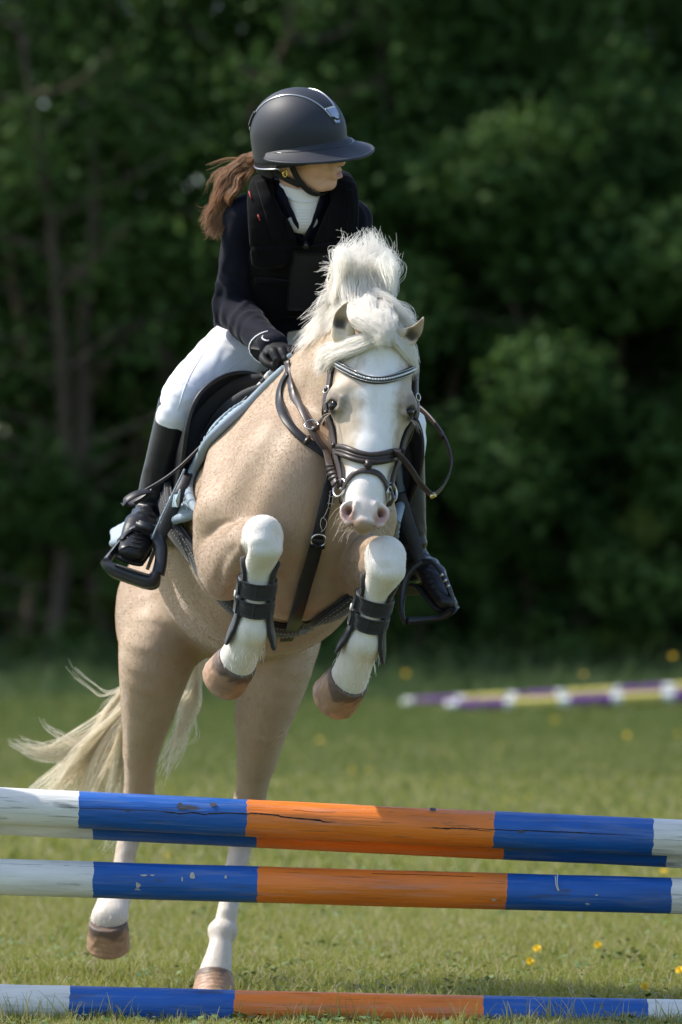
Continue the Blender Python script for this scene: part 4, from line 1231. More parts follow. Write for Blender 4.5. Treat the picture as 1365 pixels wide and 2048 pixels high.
# body under the clothes, one figure
b.chain(TORSO, [(0.085, 0.055), (0.085, 0.052), (0.090, 0.055), (0.125, 0.080), (0.135, 0.06), (0.06, 0.05)], k=0.03, up=TUP)
for a_, e_, w_ in ((SH_L, EL_L, WR_L), (SH_R, EL_R, WR_R)):
    b.chain([NECK * 0.5 + a_ * 0.5, a_], [0.045, 0.045], k=0.03, sub=2)
    b.limb(a_, e_, 0.042, 0.034, k=0.03); b.limb(e_, w_, 0.034, 0.024, k=0.02)
for a_, e_, w_ in ((HIP_L, KN_L, AN_L), (HIP_R, KN_R, AN_R)):
    b.limb(a_, e_, 0.072, 0.048, k=0.04); b.limb(e_, w_, 0.046, 0.030, k=0.03)
b.limb(G_(-0.025, 0, -0.06), NECK + V3(0, 0.01, 0.0), (0.050, 0.052), (0.055, 0.055), k=0.02)
# head
b.ell(G_(-0.012, 0, 0.030), (0.094, 0.072, 0.098), k=0.02, R=np.stack([FW, SD, UP], 1))
b.ell(G_(0.040, 0, -0.035), (0.060, 0.056, 0.078), k=0.03, R=np.stack([FW, SD, UP], 1))
for q in (-1, 1):
    b.limb(G_(-0.008, q * 0.056, -0.060), G_(0.060, q * 0.018, -0.110), 0.021, 0.017, k=0.03)
    b.ell(G_(0.062, q * 0.034, -0.050), (0.028, 0.026, 0.030), k=0.03)
    b.ell(G_(0.088, q * 0.031, -0.012), (0.018, 0.020, 0.014), k=0.015, mode='s')
    b.ell(G_(0.079, q * 0.031, -0.012), (0.014, 0.015, 0.012), k=0.004)
    b.limb(G_(0.094, q * 0.014, 0.006), G_(0.086, q * 0.045, 0.008), 0.008, 0.006, k=0.012)
    b.ell(G_(0.108, q * 0.0125, -0.054), (0.012, 0.008, 0.008), k=0.008)
    b.ell(G_(0.116, q * 0.007, -0.0615), (0.005, 0.0035, 0.004), k=0.003, mode='s')
    # ear
    b.ell(G_(-0.012, q * 0.077, -0.030), (0.018, 0.008, 0.030), k=0.008, R=np.stack([nrm(FW + SD * q * -0.3), nrm(SD * q + FW * 0.3), UP], 1))
    b.ell(G_(-0.006, q * 0.085, -0.026), (0.010, 0.006, 0.018), k=0.005, mode='s')
    b.ell(G_(-0.004, q * 0.078, -0.054), (0.008, 0.006, 0.009), k=0.006)
b.ell(G_(0.075, 0, -0.108), (0.019, 0.020, 0.017), k=0.025)                # chin
b.chain([G_(0.096, 0, -0.004), G_(0.108, 0, -0.034), G_(0.121, 0, -0.050)], [(0.010, 0.010), (0.010, 0.010), (0.0105, 0.0105)], k=0.010)
b.ell(G_(0.117, 0, -0.052), (0.011, 0.010, 0.009), k=0.006)
b.ell(G_(0.089, 0, -0.078), (0.022, 0.030, 0.020), k=0.02)
b.limb(G_(0.098, -0.020, -0.0800), G_(0.098, 0.020, -0.0800), 0.0055, 0.0055, k=0.008)
b.limb(G_(0.108, -0.008, -0.0735), G_(0.108, 0.008, -0.0735), 0.0060, 0.0060, k=0.005)
b.limb(G_(0.106, -0.010, -0.0890), G_(0.106, 0.010, -0.0890), 0.0068, 0.0068, k=0.006)
b.limb(G_(0.113, -0.016, -0.0810), G_(0.113, 0.016, -0.0810), 0.0024, 0.0024, k=0.003, mode='s')
bv, bf = b.mesh(0.009, 1, (HC - V3(0.10, 0.10, 0.15), HC + V3(0.13, 0.10, 0.10), 0.0030))
cc = np.tile(V3(0.62, 0.375, 0.275), (len(bv), 1))
qf, qs, qu = (bv - HC) @ FW, (bv - HC) @ SD, (bv - HC) @ UP
cc *= (1 + 0.05 * snoise(bv, 30, 9))[:, None]
cheek = np.exp(-(((qf - 0.062) / 0.03) ** 2 + ((np.abs(qs) - 0.05) / 0.02) ** 2 + ((qu + 0.05) / 0.022) ** 2))
cc = mix(cc, V3(0.60, 0.30, 0.23), cheek * 0.55)
lips = np.exp(-(((qf - 0.110) / 0.010) ** 2 + (qs / 0.016) ** 2 + ((qu + 0.081) / 0.0105) ** 2) ** 2)
cc = mix(cc, V3(0.36, 0.135, 0.125), np.clip(lips * 1.1, 0, 0.9))
brow = np.exp(-(((qu - 0.012) / 0.006) ** 2)) * sstep(0.07, 0.085, qf) * sstep(0.012, 0.018, np.abs(qs)) * sstep(0.052, 0.044, np.abs(qs))
cc = mix(cc, V3(0.06, 0.035, 0.02), brow)
ne = np.exp(-(((qf - 0.118) / 0.006) ** 2 + ((np.abs(qs) - 0.007) / 0.004) ** 2 + ((qu + 0.061) / 0.004) ** 2))
cc = mix(cc, V3(0.16, 0.07, 0.05), ne)
rider = mesh_obj('person', bv, bf, M_SKIN, cols=np.clip(cc, 0, 1))
tag(rider, 'rider in black helmet, dark jacket and white breeches looking to the right on the pony', 'person')
rpart = lambda name, geo, mat, par=None: part(name, geo, mat, par or rider)
for q in (-1, 1):
    rpart('eye', ball_geo(G_(0.0815, q * 0.031, -0.012), 0.0125, 12, 8), principled('eye_white', (0.7, 0.68, 0.66), 0.1) if q < 0 else bpy.data.materials['eye_white'])
    rpart('iris', ball_geo(G_(0.0905, q * 0.0315, -0.0125), 0.0055, 10, 6), principled('iris_brown', (0.05, 0.025, 0.012), 0.1) if q < 0 else bpy.data.materials['iris_brown'])

# ---- helmet
hel = rpart('helmet', ([HC], []), M_HELMET)
HCc = G_(-0.010, 0, 0.026)
RF, RS, RU = 0.132, 0.114, 0.118
def dome(a, e, grow=0.0):
    """a: azimuth from the front, e: elevation; slightly egg-shaped, longer behind"""
    ca, sa, ce, se = math.cos(a), math.sin(a), math.cos(e), math.sin(e)
    rf = RF * (1.03 if ca < 0 else 1.0) + grow
    return HCc + FW * (ca * ce * rf) + SD * (sa * ce * (RS + grow)) + UP * (se * (RU + grow))
na, ne_ = 72, 26
Gd = np.zeros((na, ne_, 3))
for i in range(na):
    a = 2 * math.pi * i / na
    low = -0.42 - 0.10 * sstep(0.3, 2.4, np.array(abs((a + math.pi) % (2 * math.pi) - math.pi))) 
    for j in range(ne_):
        e = low + (math.pi / 2 - low) * (j / (ne_ - 1)) ** 0.9
        p_ = dome(a, max(e, 0))
        if e < 0: p_ = p_ + UP * RU * e * 1.35 - (p_ - HCc - UP * ((p_ - HCc) @ UP)) * (0.16 * e * e)
        Gd[i, j] = p_
V_ = Gd.reshape(-1, 3); F_ = []
for i in range(na):
    k = (i + 1) % na
    for j in range(ne_ - 1):
        F_.append([i * ne_ + j, k * ne_ + j, k * ne_ + j + 1, i * ne_ + j + 1])
inner = V_ * 0.93 + HCc * 0.07
m_ = len(V_)
F2 = F_ + [[x + m_ for x in q[::-1]] for q in F_]
for i in range(na):
    k = (i + 1) % na
    F2.append([k * ne_, i * ne_, i * ne_ + m_, k * ne_ + m_])
bpy.data.objects.remove(hel)
hel = rpart('helmet', (np.vstack([V_, inner]), F2), M_HELMET)
# visor: a broad crescent that dips at its edge
nv_, nr_ = 61, 9
Gv = np.zeros((nv_, nr_, 3))
for i in range(nv_):
    x = -1 + 2 * i / (nv_ - 1)
    a = x * math.radians(102)
    base = dome(a, 0.0) - UP * (0.034 + 0.012 * (1 - abs(x)))
    flat = dome(a, 0) - HCc; flat = nrm(flat)
    ext = 0.064 * max(0.0, 1 - abs(x) ** 3.2) ** 0.8 + 0.004
    for j in range(nr_):
        t = j / (nr_ - 1)
        rise = 0.030 * (1 - t) ** 2.2 * (1 - abs(x) ** 2)
        drop = -0.012 * t ** 1.6 * (1 - 0.2 * abs(x)) - 0.004
        Gv[i, j] = base + flat * (ext * t - 0.004 * (1 - t)) + UP * (rise + drop)
Nv = nrm(np.cross(np.gradient(Gv, axis=0), np.gradient(Gv, axis=1)))
if Nv[30, 4] @ UP < 0: Nv = -Nv
vis = rpart('visor', thick_sheet(Gv, Nv, 0.006), M_HELMET, hel)
rpart('visor_edge', tube_geo(Gv[:, -1], 0.0038, 8), M_HELMET, vis)
rpart('visor_seam', tube_geo(Gv[4:-4, 2] + Nv[4:-4, 2] * 0.003, 0.0012, 6), M_GLOSS, vis)
# chrome trim lines and badge on the dome
def on_dome(f, s, u, grow=0.0):
    d = nrm(FW * f + SD * s + UP * u)
    x = V3(d @ FW, d @ SD, d @ UP)
    rf = RF * (1.03 if x[0] < 0 else 1.0) + grow
    t = 1 / math.sqrt((x[0] / rf) ** 2 + (x[1] / (RS + grow)) ** 2 + (x[2] / (RU + grow)) ** 2)
    return HCc + d * t
for q in (-1, 1):
    pts = []
    for t in np.linspace(0, 1, 40):
        a = math.radians(20 + 155 * t)
        s_ = 0.13 + 0.50 * math.sin(min(t * 1.15, 1) * math.pi * 0.5) ** 1.2
        pts.append(on_dome(math.cos(a), q * s_, max(math.sin(a), 0.12), 0.0008))
    rpart('trim_line', tube_geo(pts, 0.0024, 6), M_CHROME, hel)
    rpart('rear_vent', tube_geo([p + nrm(p - HCc) * 0.0005 for p in pts[31:38]], 0.006, 6, flat=0.5), M_GLOSS, hel)
bg_ = np.zeros((9, 8, 3))
for i, t in enumerate(np.linspace(-1, 1, 9)):
    for j, e in enumerate(np.linspace(0, 1, 8)):
        a = math.radians(12 + 21 * e)
        wdt = 0.085 + 0.055 * e
        bg_[i, j] = on_dome(math.cos(a), t * wdt * (1 if j else 0.8), math.sin(a), 0.0016)
Nb = nrm(bg_ - HCc)
rpart('badge', thick_sheet(bg_, Nb, 0.002), M_CHROME, hel)
sl = [on_dome(math.cos(math.radians(x_)), t * 0.088, math.sin(math.radians(x_)), 0.0034) for t, x_ in zip(np.linspace(-1, 1, 9), [16.5, 16.2, 16, 16, 16.4, 17, 17.8, 18.8, 20])]
rpart('badge_slot', tube_geo(sl, 0.0026, 6), M_GLOSS, hel)
rimp = [Gd[i % na, 0] - UP * 0.001 for i in range(int(na * 0.02), int(na * 0.98))]
near = [i for i in range(na) if 1.45 < (2 * math.pi * i / na) < 4.85]
rpart('rim_trim', tube_geo([Gd[i, 0] + nrm(Gd[i, 0] - HCc) * 0.002 for i in near], 0.0026, 6), M_CHROME, hel)
# harness: side strap, nape strap, chin strap
strap = lambda pts, wdt, nor, par: rpart('harness_strap', strap_geo(catmull(np.array(pts), 24), nor, wdt, 0.004), M_RIB, par)
for q in (1, -1):
    nq = SD * q
    strap([G_(0.018, q * 0.084, -0.012), G_(0.018, q * 0.080, -0.050), G_(0.026, q * 0.066, -0.090), G_(0.040, q * 0.046, -0.122), G_(0.048, q * 0.020, -0.136), G_(0.050, 0, -0.139)], 0.018, nq + UP * -0.2, hel)
    strap([G_(-0.070, q * 0.080, -0.015), G_(-0.050, q * 0.083, -0.055), G_(-0.015, q * 0.077, -0.082), G_(0.026, q * 0.062, -0.104)], 0.016, nq, hel)
    strap([G_(-0.128, q * 0.02, -0.03), G_(-0.115, q * 0.05, -0.055), G_(-0.075, q * 0.078, -0.060), G_(-0.045, q * 0.084, -0.066)], 0.040, nq - FW * 0.4, hel)
rpart('earring', ring_geo(G_(0.000, 0.088, -0.068), 0.0085, 0.0024, nrm(FW * 0.8 + SD * 0.5), 16, 6, 0.7), M_GOLD)

# ---- jacket
j = Sculpt()
JR = [(0.175, 0.125), (0.165, 0.118), (0.150, 0.105), (0.160, 0.112), (0.152, 0.078), (0.086, 0.072)]
j.chain(TORSO, JR, k=0.03, up=TUP)
for a_, e_, w_, s_ in ((SH_L, EL_L, WR_L, -1), (SH_R, EL_R, WR_R, 1)):
    j.chain([NECK * 0.55 + a_ * 0.45 + V3(0, 0, 0.0), a_], [0.050, 0.054], k=0.04, sub=3)
    j.chain([a_, a_ * 0.5 + e_ * 0.5 + V3(s_ * 0.004, 0, 0), e_], [0.054, 0.052, 0.050], k=0.035)
    j.chain([e_, e_ * 0.5 + w_ * 0.5 + V3(0, 0, -0.006), w_ * 0.97 + e_ * 0.03], [0.052, 0.048, 0.038], k=0.02)
# hem behind the seat
j.limb(P(470, 640, 0.80), P(520, 650, 0.86), (0.06, 0.055), (0.09, 0.06), k=0.05)
def folds(a_, e_, w_, sgn):
    def f(p, d):
        de = np.linalg.norm(p - e_, axis=1)
        ax1 = nrm(w_ - e_); t = (p - e_) @ ax1
        ax0 = nrm(e_ - a_); t0 = (p - e_) @ ax0
        q = snoise(p, 7, 21)
        wgt = np.exp(-(de / 0.16) ** 2)
        side = p @ nrm(np.cross(ax1, V3(0, 1, 0)))
        d = d + 0.0040 * wgt * np.sin(t * 105 + side * 35 + 2.6 * q) + 0.0016 * np.exp(-(de / 0.13) ** 2) * np.sin(t0 * 110 + 2 * q)
        return d + 0.003 * snoise(p, 11, 22)
    return f
for a_, e_, w_, s_ in ((SH_L, EL_L, WR_L, -1), (SH_R, EL_R, WR_R, 1)):
    lo = np.minimum(np.minimum(a_, e_), w_) - 0.09; hi = np.maximum(np.maximum(a_, e_), w_) + 0.09
    j.warp(lo, hi, folds(a_, e_, w_, s_))
def prism(sc, poly, y0, y1, k=0.004):
    """cut out a convex (px,py) outline, given at depth y0, through y0..y1"""
    pts = np.array([P(a, b_, 0.40) for a, b_ in poly]); c = pts.mean(0)
    ns, ps = [], []
    for i in range(len(pts)):
        a, b_ = pts[i], pts[(i + 1) % len(pts)]
        n = nrm(np.cross(b_ - a, V3(0, 1, 0)))
        if (a - c) @ n < 0: n = -n
        ns.append(n); ps.append(a)
    def f(p):
        d = np.max([(p - a) @ n for a, n in zip(ps, ns)], 0)
        return np.maximum(d, np.maximum(y0 - p[:, 1], p[:, 1] - y1))
    lo = pts.min(0) - 0.02; hi = pts.max(0) + 0.02; lo[1], hi[1] = y0 - 0.02, y1 + 0.02
    sc.ops.append((lo, hi, f, 's', k))
VNECK = [(568, 330), (647, 330), (640, 394), (610, 474), (602, 474), (572, 388)]
prism(j, VNECK, 0.1, 0.50)
j.plane(P(590, 662, 0.62), V3(0.16, 0.05, -1), P(572, 860, 0.45), P(720, 560, 1.1), k=0.008)
jac = rpart('jacket', j.mesh(0.0045, 1), M_JACKET)
for a_, e_, w_ in ((SH_L, EL_L, WR_L), (SH_R, EL_R, WR_R)):
    pass
# zip fronts along the V
for pts in ([(571, 394), (576, 408), (587, 434), (605, 480)], [(643, 398), (640, 412), (630, 434), (611, 480)]):
    h_, n_ = on(j, catmull(np.array(pts, float), 20), 0.003)
    rpart('collar_edge', tube_geo(h_, 0.006, 8), M_JACKET, jac)

# ---- shirt
s = Sculpt()
s.chain(TORSO[3:], [(0.100, 0.090), (0.10, 0.050), (0.050, 0.047)], k=0.02, up=TUP)
s.chain([G_(-0.028, 0, -0.098), NECK + V3(0.0, -0.01, 0.012), NECK + V3(0, 0, -0.04)], [(0.050, 0.052), (0.053, 0.053), (0.060, 0.052)], k=0.02)
s.plane(P(606, 378, 0.40) , nrm(V3(0.12, -0.35, 1)), P(500, 420, 0.2), P(720, 330, 0.7), k=0.004)
shirt = rpart('shirt', s.mesh(0.004, 2), M_SHIRT)
lace = []
for r_ in range(7):
    for c_ in range(-3, 4):
        x = 608 + c_ * (5.2 - r_ * 0.35) + r_ * 0.2
        y = 420 + r_ * 6
        h_, n_ = on(s, [(x, y)], -0.0004)
        lace.append(ball_geo(h_[0], (0.0018, 0.0012, 0.0026), 5, 4))
rpart('lace_holes', join_geo(lace), principled('lace_shadow', (0.62, 0.62, 0.66), 0.9), shirt)
cp = [(570, 377), (580, 395), (604, 404), (628, 401), (642, 388)]
h_, n_ = on(s, catmull(np.array(cp, float), 24), 0.002)
rpart('collar_seam', tube_geo(h_, 0.0022, 6), M_SHIRT, shirt)

# ---- body protector vest
vs = Sculpt()
vs.chain(TORSO[1:5], [(0.160, 0.122), (0.156, 0.122), (0.158, 0.130), (0.128, 0.094)], k=0.02, up=TUP)
for q, sh in ((-1, SH_L), (1, SH_R)):
    a_ = NECK * 0.55 + sh * 0.45
    vs.chain([P(606 + q * 62, 520, 0.44), P(606 + q * 72, 450, 0.40), P(606 + q * 76, 396, 0.42), P(606 + q * 70, 366, 0.49), P(606 + q * 66, 400, 0.60)], [(0.055, 0.022), (0.052, 0.022), (0.048, 0.024), (0.045, 0.026), (0.05, 0.03)], k=0.03, up=(0, -1, 0.3))
prism(vs, [(546, 325), (670, 325), (666, 395), (624, 492), (596, 492), (551, 395)], 0.0, 0.52)
vs.plane(P(560, 628, 0.70), V3(0.05, 0.15, -1), P(380, 760, 0.3), P(760, 560, 1.0))
def vquilt(p, d):
    z = p[:, 2]
    g = np.zeros(len(p))
    for py in (505, 560):
        zz = P(600, py, 0.5)[2]
        g += np.exp(-((z - zz + 0.03 * (p[:, 0] + 0.1) * 2) / 0.005) ** 2)
    return d + 0.005 * g + 0.0025 * snoise(p, 8, 31)
vs.warp(P(400, 640, 0.2), P(800, 340, 0.9), vquilt)
vest = rpart('vest', vs.mesh(0.0045, 1), M_VEST)
# centre flap, shoulder straps, red tags and the small white emblem
def patch(sc, corners, th, off, nu=14, nv=14):
    c = np.array(corners, float)
    u, v = np.meshgrid(np.linspace(0, 1, nu), np.linspace(0, 1, nv), indexing='ij')
    p = (c[0] * ((1 - u) * (1 - v))[..., None] + c[1] * (u * (1 - v))[..., None] + c[2] * (u * v)[..., None] + c[3] * ((1 - u) * v)[..., None])
    h_, n_ = on(sc, p.reshape(-1, 2), off)
    g = h_.reshape(nu, nv, 3); n = n_.reshape(nu, nv, 3)
    for _ in range(6):
        g[1:-1, 1:-1] = (g[:-2, 1:-1] + g[2:, 1:-1] + g[1:-1, :-2] + g[1:-1, 2:]) / 4
    n = nrm(np.cross(np.gradient(g, axis=0), np.gradient(g, axis=1)))
    if n[nu // 2, nv // 2, 1] > 0: n = -n
    return thick_sheet(g, n, th), g, n
geo, g, n = patch(vs, [(584, 506), (660, 502), (656, 618), (577, 616)], 0.008, 0.006)
cf = rpart('centre_flap', geo, M_RIB, vest)
rim = np.vstack([g[0], g[:, -1], g[-1][::-1], g[:, 0][::-1]]) 
rpart('flap_binding', tube_geo(rim, 0.004, 6, closed=True), M_VEST, cf)
for pts, wd_ in (([(521, 362), (533, 400), (545, 440), (556, 482)], 0.034), ([(556, 358), (560, 395), (572, 440), (585, 480)], 0.022), ([(668, 366), (672, 400), (668, 440), (660, 482)], 0.032), ([(700, 380), (704, 420), (700, 470)], 0.022)):
    h_, n_ = on(vs, catmull(np.array(pts, float), 24), 0.005)
    rpart('shoulder_strap', strap_geo(h_ - n_ * 0.003, relax(n_, 8), wd_ * 0.85, 0.004), M_VEST, vest)
for pts, wd_ in (([(508, 500), (545, 496), (585, 500)], 0.020), ([(620, 500), (660, 492), (705, 484)], 0.020), ([(512, 560), (545, 562), (580, 566)], 0.016)):
    h_, n_ = on(vs, catmull(np.array(pts, float), 20), 0.003)
    rpart('panel_band', strap_geo(h_, relax(n_, 8), wd_, 0.005), M_VEST, vest)
for a_, b_ in (((500, 384), (504, 398)), ((517, 430), (521, 441))):
    h_, n_ = on(vs, np.array([a_, ((a_[0] + b_[0]) / 2, (a_[1] + b_[1]) / 2), b_], float), 0.004)
    rpart('red_tag', strap_geo(h_, n_, 0.004, 0.002), M_RED, vest)
em = []
for pts in ([(651, 497), (655, 499), (660, 500)], [(651, 508), (657, 509), (662, 507)], [(648, 512), (656, 512), (663, 510)], [(660, 500), (664, 503), (660, 507), (655, 505)], [(653, 501), (657, 503), (661, 502)]):
    h_, n_ = on(vs, catmull(np.array(pts, float), 10), 0.004)
    em.append(tube_geo(h_, 0.0011, 5))
rpart('emblem', join_geo(em), M_LABEL, vest)
rpart('zip_pull', box_geo(on(vs, [(612, 492)], 0.008)[0][0], 0.020, 0.012, 0.022, None, 0.004), M_GLOSS, vest)

# ---- breeches
br_ = Sculpt()
br_.ell(P(565, 700, 0.82), (0.16, 0.13, 0.10), k=0.05)
br_.chain([TORSO[0], TORSO[1], TORSO[1] * 0.1 + TORSO[2] * 0.9], [(0.158, 0.112), (0.146, 0.104), (0.126, 0.086)], k=0.03, up=TUP)
br_.chain([HIP_L + V3(0.02, 0.03, 0.01), HIP_L * 0.55 + KN_L * 0.45 + V3(-0.005, 0, 0.010), KN_L + V3(-0.006, 0, 0.004), KN_L * 0.72 + AN_L * 0.28], [(0.098, 0.098), (0.083, 0.076), (0.060, 0.055), (0.050, 0.048)], k=0.03, up=(0, 0, 1))
br_.chain([HIP_R + V3(-0.01, 0.02, 0.0), HIP_R * 0.5 + KN_R * 0.5, KN_R, KN_R * 0.72 + AN_R * 0.28], [(0.095, 0.09), (0.080, 0.074), (0.060, 0.056), (0.050, 0.048)], k=0.03, up=(0, 0, 1))
br_.warp(P(300, 900, 0.3), P(840, 600, 1.0), lambda p, d: d + 0.0007 * snoise(p * V3(1, 1, 1), 9, 41) + 0.003 * np.exp(-(np.linalg.norm(p - P(470, 700, 0.68), axis=1) / 0.09) ** 2) * np.sin((p @ nrm(V3(0.5, 0.2, 0.8))) * 120 + 2 * snoise(p, 6, 42)) + 0.0022 * np.exp(-(np.linalg.norm(p - (KN_L * 0.9 + AN_L * 0.1), axis=1) / 0.07) ** 2) * np.sin((p @ nrm(V3(0.25, 0.2, 1))) * 170 + 2.5 * snoise(p, 8, 43)) + 0.0016 * np.exp(-(np.linalg.norm(p - P(420, 725, 0.6), axis=1) / 0.10) ** 2) * np.sin((p @ nrm(V3(0.8, 0.2, -0.5))) * 95 + 3 * snoise(p, 5, 44)))
bre = rpart('breeches', br_.mesh(0.0045, 2), M_BREECH)
for px_ in ([(436, 640), (410, 700), (376, 760), (356, 820)], [(520, 694), (480, 722), (440, 752)]):
    h_, n_ = on(br_, catmull(np.array(px_, float), 30), 0.0002)
    rpart('seam', tube_geo(h_, 0.0013, 5), M_BREECH, bre)

# ---- boots
def boot(kn, an, toe, heel, topn, sgn, up, wide):
    t = Sculpt()
    sh = nrm(an - kn)
    top = kn + sh * 0.016
    mid = kn * 0.6 + an * 0.4
    t.chain([kn + sh * 0.01, mid, kn * 0.2 + an * 0.8, an], [(0.055, 0.058), (0.050, 0.054), (0.040, 0.043), (0.038, 0.042)], k=0.02, up=V3(0, 1, 0))
    ball = an * 0.25 + toe * 0.75
    t.chain([an + sh * 0.03, an * 0.55 + toe * 0.45 + up * 0.014, ball + up * 0.002, toe], [(0.038, 0.042), (0.041, 0.038), (wide, 0.030), (wide * 0.78, 0.024)], k=0.025, up=up)
    t.limb(an + sh * 0.035, heel, (0.036, 0.036), (0.034, 0.03), k=0.02, up=up)
    sb = toe - up * 0.018
    t.plane(sb, -up, np.minimum(toe, heel) - 0.12, np.maximum(toe, heel) + 0.12, k=0.006)
    t.plane(top, topn, top - 0.11, top + 0.11, k=0.004)
    def cre(p, d):
        q = (p - an) @ sh
        return d + 0.0035 * np.exp(-((q) / 0.045) ** 2) * np.sin(q * 190 + 3 * snoise(p, 8, 51)) + 0.0012 * snoise(p, 14, 52)
    t.warp(an - 0.12, an + 0.12, cre)
    o = rpart('riding_boot', t.mesh(0.004, 1), M_BOOTL)
    u = Sculpt()
    u.chain([heel - up * 0.026, an * 0.5 + toe * 0.5 - up * 0.030, ball - up * 0.024, toe - up * 0.022 + nrm(toe - an) * 0.004], [(0.034, 0.008), (0.032, 0.007), (wide * 1.04, 0.008), (wide * 0.84, 0.008)], k=0.0, up=up)
    rpart('sole', u.mesh(0.004, 1), M_SOLE, o)
    return o, t
TOE_L = P(264, 1106, 0.30); upL = nrm(V3(0.30, -0.30, 0.90))
bo, bt = boot(KN_L + V3(-0.010, 0, 0), AN_L, TOE_L, AN_L + V3(0.02, 0.055, -0.06), nrm(V3(0.42, -0.40, 0.8)), -1, upL, 0.047)
for k in range(4):      # lacing over the instep
    a, b_ = (262 + k * 2, 1092 - k * 9), (284 + k * 1.0, 1096 - k * 9)
    h_, n_ = on(bt, catmull(np.array([a, ((a[0] + b_[0]) / 2, a[1] + 4), b_], float), 8), 0.001)
    rpart('lace', tube_geo(h_, 0.0018, 5), M_SOLE, bo)
h_, n_ = on(bt, catmull(np.array([(236, 1102), (262, 1092), (292, 1104), (300, 1118)], float), 20), 0.0006)
rpart('toe_seam', tube_geo(h_, 0.0016, 5), M_SOLE, bo)
h_, n_ = on(bt, catmull(np.array([(244, 1082), (258, 1066), (278, 1056), (300, 1064), (306, 1072)], float), 20), 0.004)
sp = rpart('spur_strap', strap_geo(h_, n_, 0.012, 0.004), M_BLACKL, bo)
rpart('spur_buckle', ring_geo(on(bt, [(288, 1060)], 0.008)[0][0], 0.011, 0.0022, V3(0.2, -1, 0.3), 12, 5, 1.3), M_STEEL, sp)
TOE_R = P(893, 1206, 0.36); upR = nrm(V3(0.42, -0.20, 0.90))
bo2, bt2 = boot(KN_R, AN_R, TOE_R, AN_R + V3(-0.03, 0.05, -0.075), nrm(V3(0.35, -0.5, 0.75)), 1, upR, 0.044)
for k in range(4):
    a, b_ = (846 + k * 5, 1142 + k * 11), (858 + k * 5, 1146 + k * 10)
    h_, n_ = on(bt2, catmull(np.array([a, ((a[0] + b_[0]) / 2, a[1] + 4), b_], float), 8), 0.001)
    rpart('lace', tube_geo(h_, 0.0018, 5), M_SOLE, bo2)

# ---- gloves: fists with bent fingers round reins and whip
def glove(w_, dirn, palm_n, mirror):
    """w_: wrist; dirn: towards the knuckles; palm_n: out of the back of the hand"""
    d = nrm(dirn); n = nrm(palm_n - d * np.dot(palm_n, d)); s_ = np.cross(n, d) * mirror      # s_ towards the thumb side
    L_ = lambda a, b_, c: w_ + d * a + s_ * b_ + n * c
    g = Sculpt(); g.M = 0.02
    g.limb(L_(-0.02, 0, 0), L_(0.02, 0, 0), (0.030, 0.024), (0.033, 0.020), k=0.01, up=n)
    g.limb(L_(0.02, 0, 0.0), L_(0.068, 0.002, 0.004), (0.034, 0.019), (0.041, 0.016), k=0.015, up=n)
    for i, off in enumerate((0.033, 0.011, -0.011, -0.031)):
        ln = (1.0, 1.08, 1.0, 0.85)[i]
        kx = (0.074, 0.079, 0.076, 0.068)[i]
        p0, p1 = L_(kx - 0.02, off, 0.004), L_(kx, off, 0.006)
        p2 = L_(kx + 0.020 * ln, off * 0.97, -0.012); p3 = L_(kx + 0.006 * ln, off * 0.93, -0.036); p4 = L_(kx - 0.018, off * 0.9, -0.040)
        g.chain([p0, p1, p2], [0.0105, 0.0118, 0.0105], k=0.003, sub=4)
        g.chain([p2, p3], [0.0105, 0.0100], k=0.003, sub=3); g.chain([p3, p4], [0.0100, 0.0085], k=0.003, sub=2)
    g.chain([L_(0.018, 0.028, -0.006), L_(0.040, 0.048, -0.014), L_(0.066, 0.046, -0.026), L_(0.084, 0.034, -0.032)], [0.0135, 0.0125, 0.0115, 0.0095], k=0.008, sub=4)
    v, f = g.mesh(0.0022, 1)
    o = rpart('glove', (v, f), M_GLOVE)
    # flared cuff with white piping
    cu = []
    G0 = np.zeros((25, 5, 3))
    for i in range(25):
        a = 2 * math.pi * i / 24
        for k in range(5):
            t = k / 4
            r1, r2 = 0.034 + 0.016 * t, 0.028 + 0.016 * t
            G0[i, k] = L_(-0.004 - 0.034 * t * (1 + 0.35 * math.cos(2 * a)), r1 * math.cos(a), r2 * math.sin(a))
    N0 = nrm(np.cross(np.gradient(G0, axis=0), np.gradient(G0, axis=1)))
    if N0[0, 2] @ s_ < 0: N0 = -N0
    c_ = rpart('cuff', thick_sheet(G0, N0, 0.003), M_GLOVE, o)
    rpart('cuff_piping', tube_geo(G0[:-1, -1], 0.0026, 6, closed=True), M_WHITE, c_)
    loop = [L_(0.004, 0.012, 0.027), L_(0.016, 0.026, 0.027), L_(-0.004, 0.030, 0.030), L_(-0.022, 0.020, 0.034), L_(-0.014, 0.008, 0.032)]
    rpart('cuff_piping', tube_geo(catmull(np.array(loop), 40, closed=True), 0.0020, 6, closed=True), M_WHITE, c_)
    return o
glove(P(549, 698, 0.320), P(588, 712, 0.20) - P(549, 698, 0.320), V3(0.15, -0.62, 0.78), -1)
glove(P(655, 700, 0.34), P(632, 720, 0.22) - P(655, 700, 0.34), V3(-0.2, -0.5, 0.85), 1)
